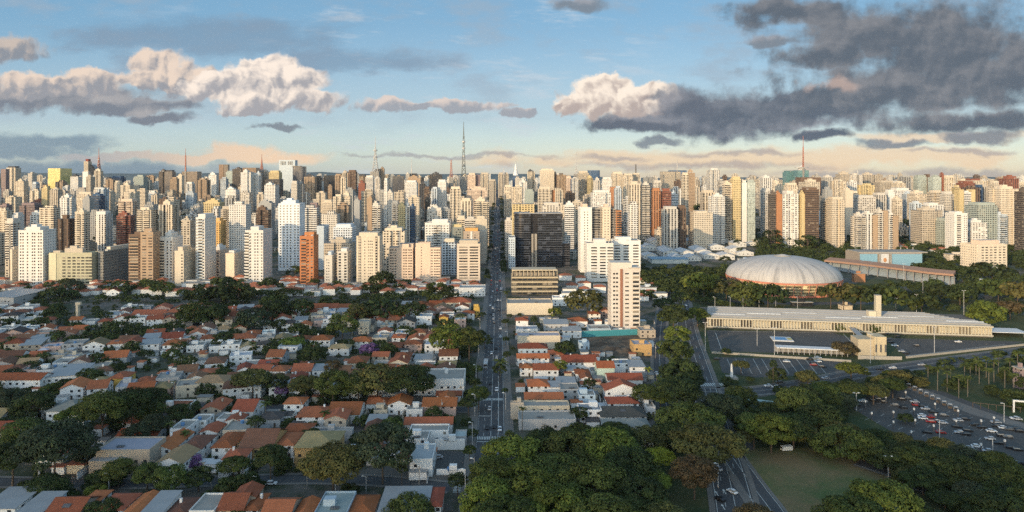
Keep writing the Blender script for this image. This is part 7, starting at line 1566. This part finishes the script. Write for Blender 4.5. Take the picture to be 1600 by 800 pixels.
# lamp posts
def lamp(px, pyb, hpx, arms, lab=None, auto=None, wide=.13):
    g = G(px, pyb); h = hpx * g.y / F; t = thing('lamp_post', lab, 'lamp post', g, 0, 'lamp posts and floodlight poles', auto=auto, top=h * 1.4)
    link('pole', MB().tube((0, 0, 0), (0, 0, h), wide * 1.5, wide, 8).mesh('pole', M['steel']), t)
    for k in range(arms):
        a = PI * k + (0 if arms > 1 else PI)
        link('arm', MB().tube((0, 0, h - .2), (1.3 * math.cos(a), 0, h + .1), .08, .07, 5).mesh('arm', M['steel']), t); link('lamp_head', MB().box(1.2 * math.cos(a) - .5, 1.2 * math.cos(a) + .5, -.28, .28, h, h + .2).mesh('lamp_head', M['whitewall']), t)
landmark('the double-headed lawn lamp', G(1388, 748), 8); landmark('the car-park corner lamp', G(1338, 642), 5); landmark('the palm walk pergola', G(1545, 640), 2); landmark('the kerb of the striped car park', G(1240, 572), 1); landmark('the car-park exit gate', G(1595, 645), 3); landmark('the tree-lined car-park corner', G(1500, 722), 1); landmark('the concrete stage house foot', G(1400, 545), 1)
lamp(1388, 748, 35, 2, 'double-headed lamp post at the edge of the lawn trees'); lamp(1338, 642, 28, 2, 'double-headed lamp post at the corner of the large car park')
for a in ((1210, 558, 46), (1360, 568, 46), (1460, 553, 42), (1183, 540, 26), (1102, 550, 46), (1357, 474, 20), (1400, 492, 26), (1442, 470, 34), (1506, 492, 38), (1432, 492, 32)): lamp(*a, 2, auto='slender pale floodlight pole')
lamp(1412, 442, 30, 2, 'floodlight pole in front of the grandstand roof'); lamp(1337, 408, 26, 2, 'floodlight pole behind the grandstand roof'); lamp(1502, 425, 24, 2, 'floodlight pole beside the end of the grandstand'); lamp(1528, 436, 32, 1, 'lamp pole left of the big cream slab by the park')
for a in ((1468, 690, 34), (1551, 718, 32), (1569, 660, 30)): lamp(*a, 1, auto='thin car-park lamp post')
for px, pyb in ((1117, 484), (1141, 484), (1161, 482), (1186, 481), (1212, 482), (1246, 484)): lamp(px, pyb, 20, 1, auto='parkway street lamp')
for px, pyb, h in ((741, 760, 44), (738, 700, 40), (742, 650, 34), (744, 600, 30), (790, 640, 26), (792, 585, 24), (748, 560, 26), (750, 520, 22), (793, 540, 22), (727, 785, 52), (572, 770, 26), (170, 772, 32), (400, 770, 26), (272, 624, 26), (524, 772, 36)): lamp(px, pyb, h, 1, auto='street lamp', wide=.10)
lamp(1122, 762, 38, 1, 'traffic signal mast leaning over the park side road'); lamp(1205, 650, 20, 2, 'short lamp post standing in the trees left of the double car-park lamp')
for (px, py) in ((1339, 640), (1352, 637), (1362, 656), (1384, 630), (1396, 654), (1396, 670), (1424, 686), (1428, 649), (1430, 667), (1415, 622), (1461, 641), (1459, 676), (1462, 658), (1494, 668), (1497, 652), (1496, 712), (1533, 668), (1533, 706), (1553, 663), (1570, 700), (1450, 712)):
    g = G(px, py); t = thing('car_park_pillar', None, 'pillar', g, 0, 'dark pillars of the large car park', auto='white-topped dark pillar', top=5)
    link('pillar_shaft', boxmesh('pillar_shaft', .5, .5, 2.8, M['darksteel']), t); link('pillar_sign', boxmesh('pillar_sign', .6, .6, 1.0, M['whitewall']), t, (0, 0, 2.8))
# white market tents and gate along the palm walk, court roof sheet
for i in range(9):
    px, py = 1420 + i * 9.2, 604 + i * 4.6; g = G(px, py + 1.5)
    t = thing('stall', None, 'stall', g, R(-25), 'stalls along the palm walk', auto='small pale-topped stall', top=2.5); link('canopy', boxmesh('canopy', 1.6, 1.4, .25, M['steel']), t, (0, 0, 2.1)); link('counter', boxmesh('counter', 1.8, 1.2, 1.0, M['bark']), t)
    for sx in (-.9, .9): link('post', boxmesh('post', .1, .1, 2.1, M['steel']), t, (sx, 0, 0))
g = G(1595, 645); t = thing('gate', 'white portal gate frame beside the car park exit', 'gate', g, R(-20), top=6)
for sx in (-3, 3): link('gate_post', boxmesh('gate_post', .7, .7, 5.5, M['whitewall']), t, (sx, 0, 0))
link('gate_beam', boxmesh('gate_beam', 6.7, .7, .8, M['whitewall']), t, (0, 0, 5.5))
g = G(1520, 637); t = thing('pergola', 'row of brown posts carrying a pergola beside the palm walk', 'pergola', g, R(-22), top=5)
for k in range(7): link('post', boxmesh('post', .25, .25, 2.6, M['bark']), t, (k * 3.4, 0, 0))
link('beam', MB().box(-.3, 21, -.15, .15, 2.6, 2.85).mesh('beam', M['bark']), t)
g = G(1229, 704); t = thing('van', 'small white van parked on the grass under the lawn trees', 'van', g, R(10), 'cars parked along the small streets', top=2); link('body', boxmesh('body', 4.8, 1.9, 1.7, M['whitewall'], .4), t); link('windscreen', boxmesh('windscreen', .06, 1.6, .7, M['glass']), t, (-2.42, 0, 1.2))
for sx in (-1.5, 1.5):
    for sy in (-.8, .8): link('wheel', WH, t, (sx, sy, .34))
g = G(1284, 664); t = thing('canopy', 'small bright blue awning among the trees above the lawn', 'awning', g, 0, top=3); link('canopy_roof', boxmesh('canopy_roof', 4.5, 3, .3, M['tint']), t, (0, 0, 2.6), color=(.03, .20, .42))
for sx in (-2, 2): link('canopy_post', boxmesh('canopy_post', .15, .15, 2.6, M['steel']), t, (sx, 0, 0))
g = G(1500, 458); t = thing('canopy', 'bright blue awning roof among the park trees', 'awning', g, R(4), top=4); link('canopy_roof', boxmesh('canopy_roof', 22, 5, .5, M['tint']), t, (0, 0, 3.2), color=(.04, .16, .42))
for sx in (-9, 0, 9): link('canopy_post', boxmesh('canopy_post', .3, .3, 3.2, M['steel']), t, (sx, 0, 0))

# ================================================================== labels: say which one, by what stands beside it
bpy.context.view_layer.update()
ORD = ['', 'second', 'third', 'fourth', 'fifth', 'sixth', 'seventh', 'eighth', 'ninth', 'tenth', 'eleventh', 'twelfth', 'thirteenth', 'fourteenth', 'fifteenth', 'sixteenth', 'seventeenth', 'eighteenth', 'nineteenth', 'twentieth']
def rel(dx, dy):
    if abs(dx) > 1.2 * abs(dy): return 'left of' if dx < 0 else 'right of'
    return 'above' if dy < 0 else 'below'
buckets = {}
def in_frame(p): return -5 < p[0] < 1605 and -5 < p[1] < 805
LV = [l for l in LAND if in_frame(l[1])]
for o, base_, p in REG:
    q = PX(p)
    best = min(LV, key=lambda l: (l[1][0] - q[0]) ** 2 + (1.6 * (l[1][1] - q[1])) ** 2)
    dx, dy = q[0] - best[1][0], q[1] - best[1][1]
    buckets.setdefault((base_, rel(dx, dy), best[0]), []).append((dx * dx + dy * dy, o))
for (base_, rl, lm), lst in buckets.items():
    lst.sort(key=lambda e: e[0])
    for i, (_, o) in enumerate(lst):
        s = '%s %s %s' % (base_, rl, lm)
        if len(lst) > 1: s = ('nearest ' if i == 0 else (ORD[i] if i < 20 else 'outermost') + ' nearest ') + s
        w = s.split()
        if len(w) > 16:
            for drop in ('with', 'a', 'of', 'facade', 'windows'):
                pass
        o['label'] = s[0].lower() + s[1:]
        if len(w) > 16: print('LONG', len(w), s)
# ------------------------------------------------------------------ the evening air
HAZE = 0.00002
if HAZE > 0:
    b = MB(); b.box(-4200, 4200, -320, 4700, -3, 345); o = link('haze', b.mesh('haze', None and [] or M['steel'])); o['kind'] = 'stuff'; o['label'] = 'thin evening haze over the city'; o['category'] = 'haze'
    m = bpy.data.materials.new('haze'); m.use_nodes = True; t = m.node_tree; t.nodes.clear()
    v = t.nodes.new('ShaderNodeVolumePrincipled'); v.inputs['Density'].default_value = HAZE; v.inputs['Color'].default_value = (.80, .86, .95, 1); v.inputs['Anisotropy'].default_value = 0.2
    out = t.nodes.new('ShaderNodeOutputMaterial'); t.links.new(v.outputs[0], out.inputs['Volume']); o.data.materials.clear(); o.data.materials.append(m)
print('COUNTS', NT[0], NH[0], NTREE[0], len(bpy.data.objects))
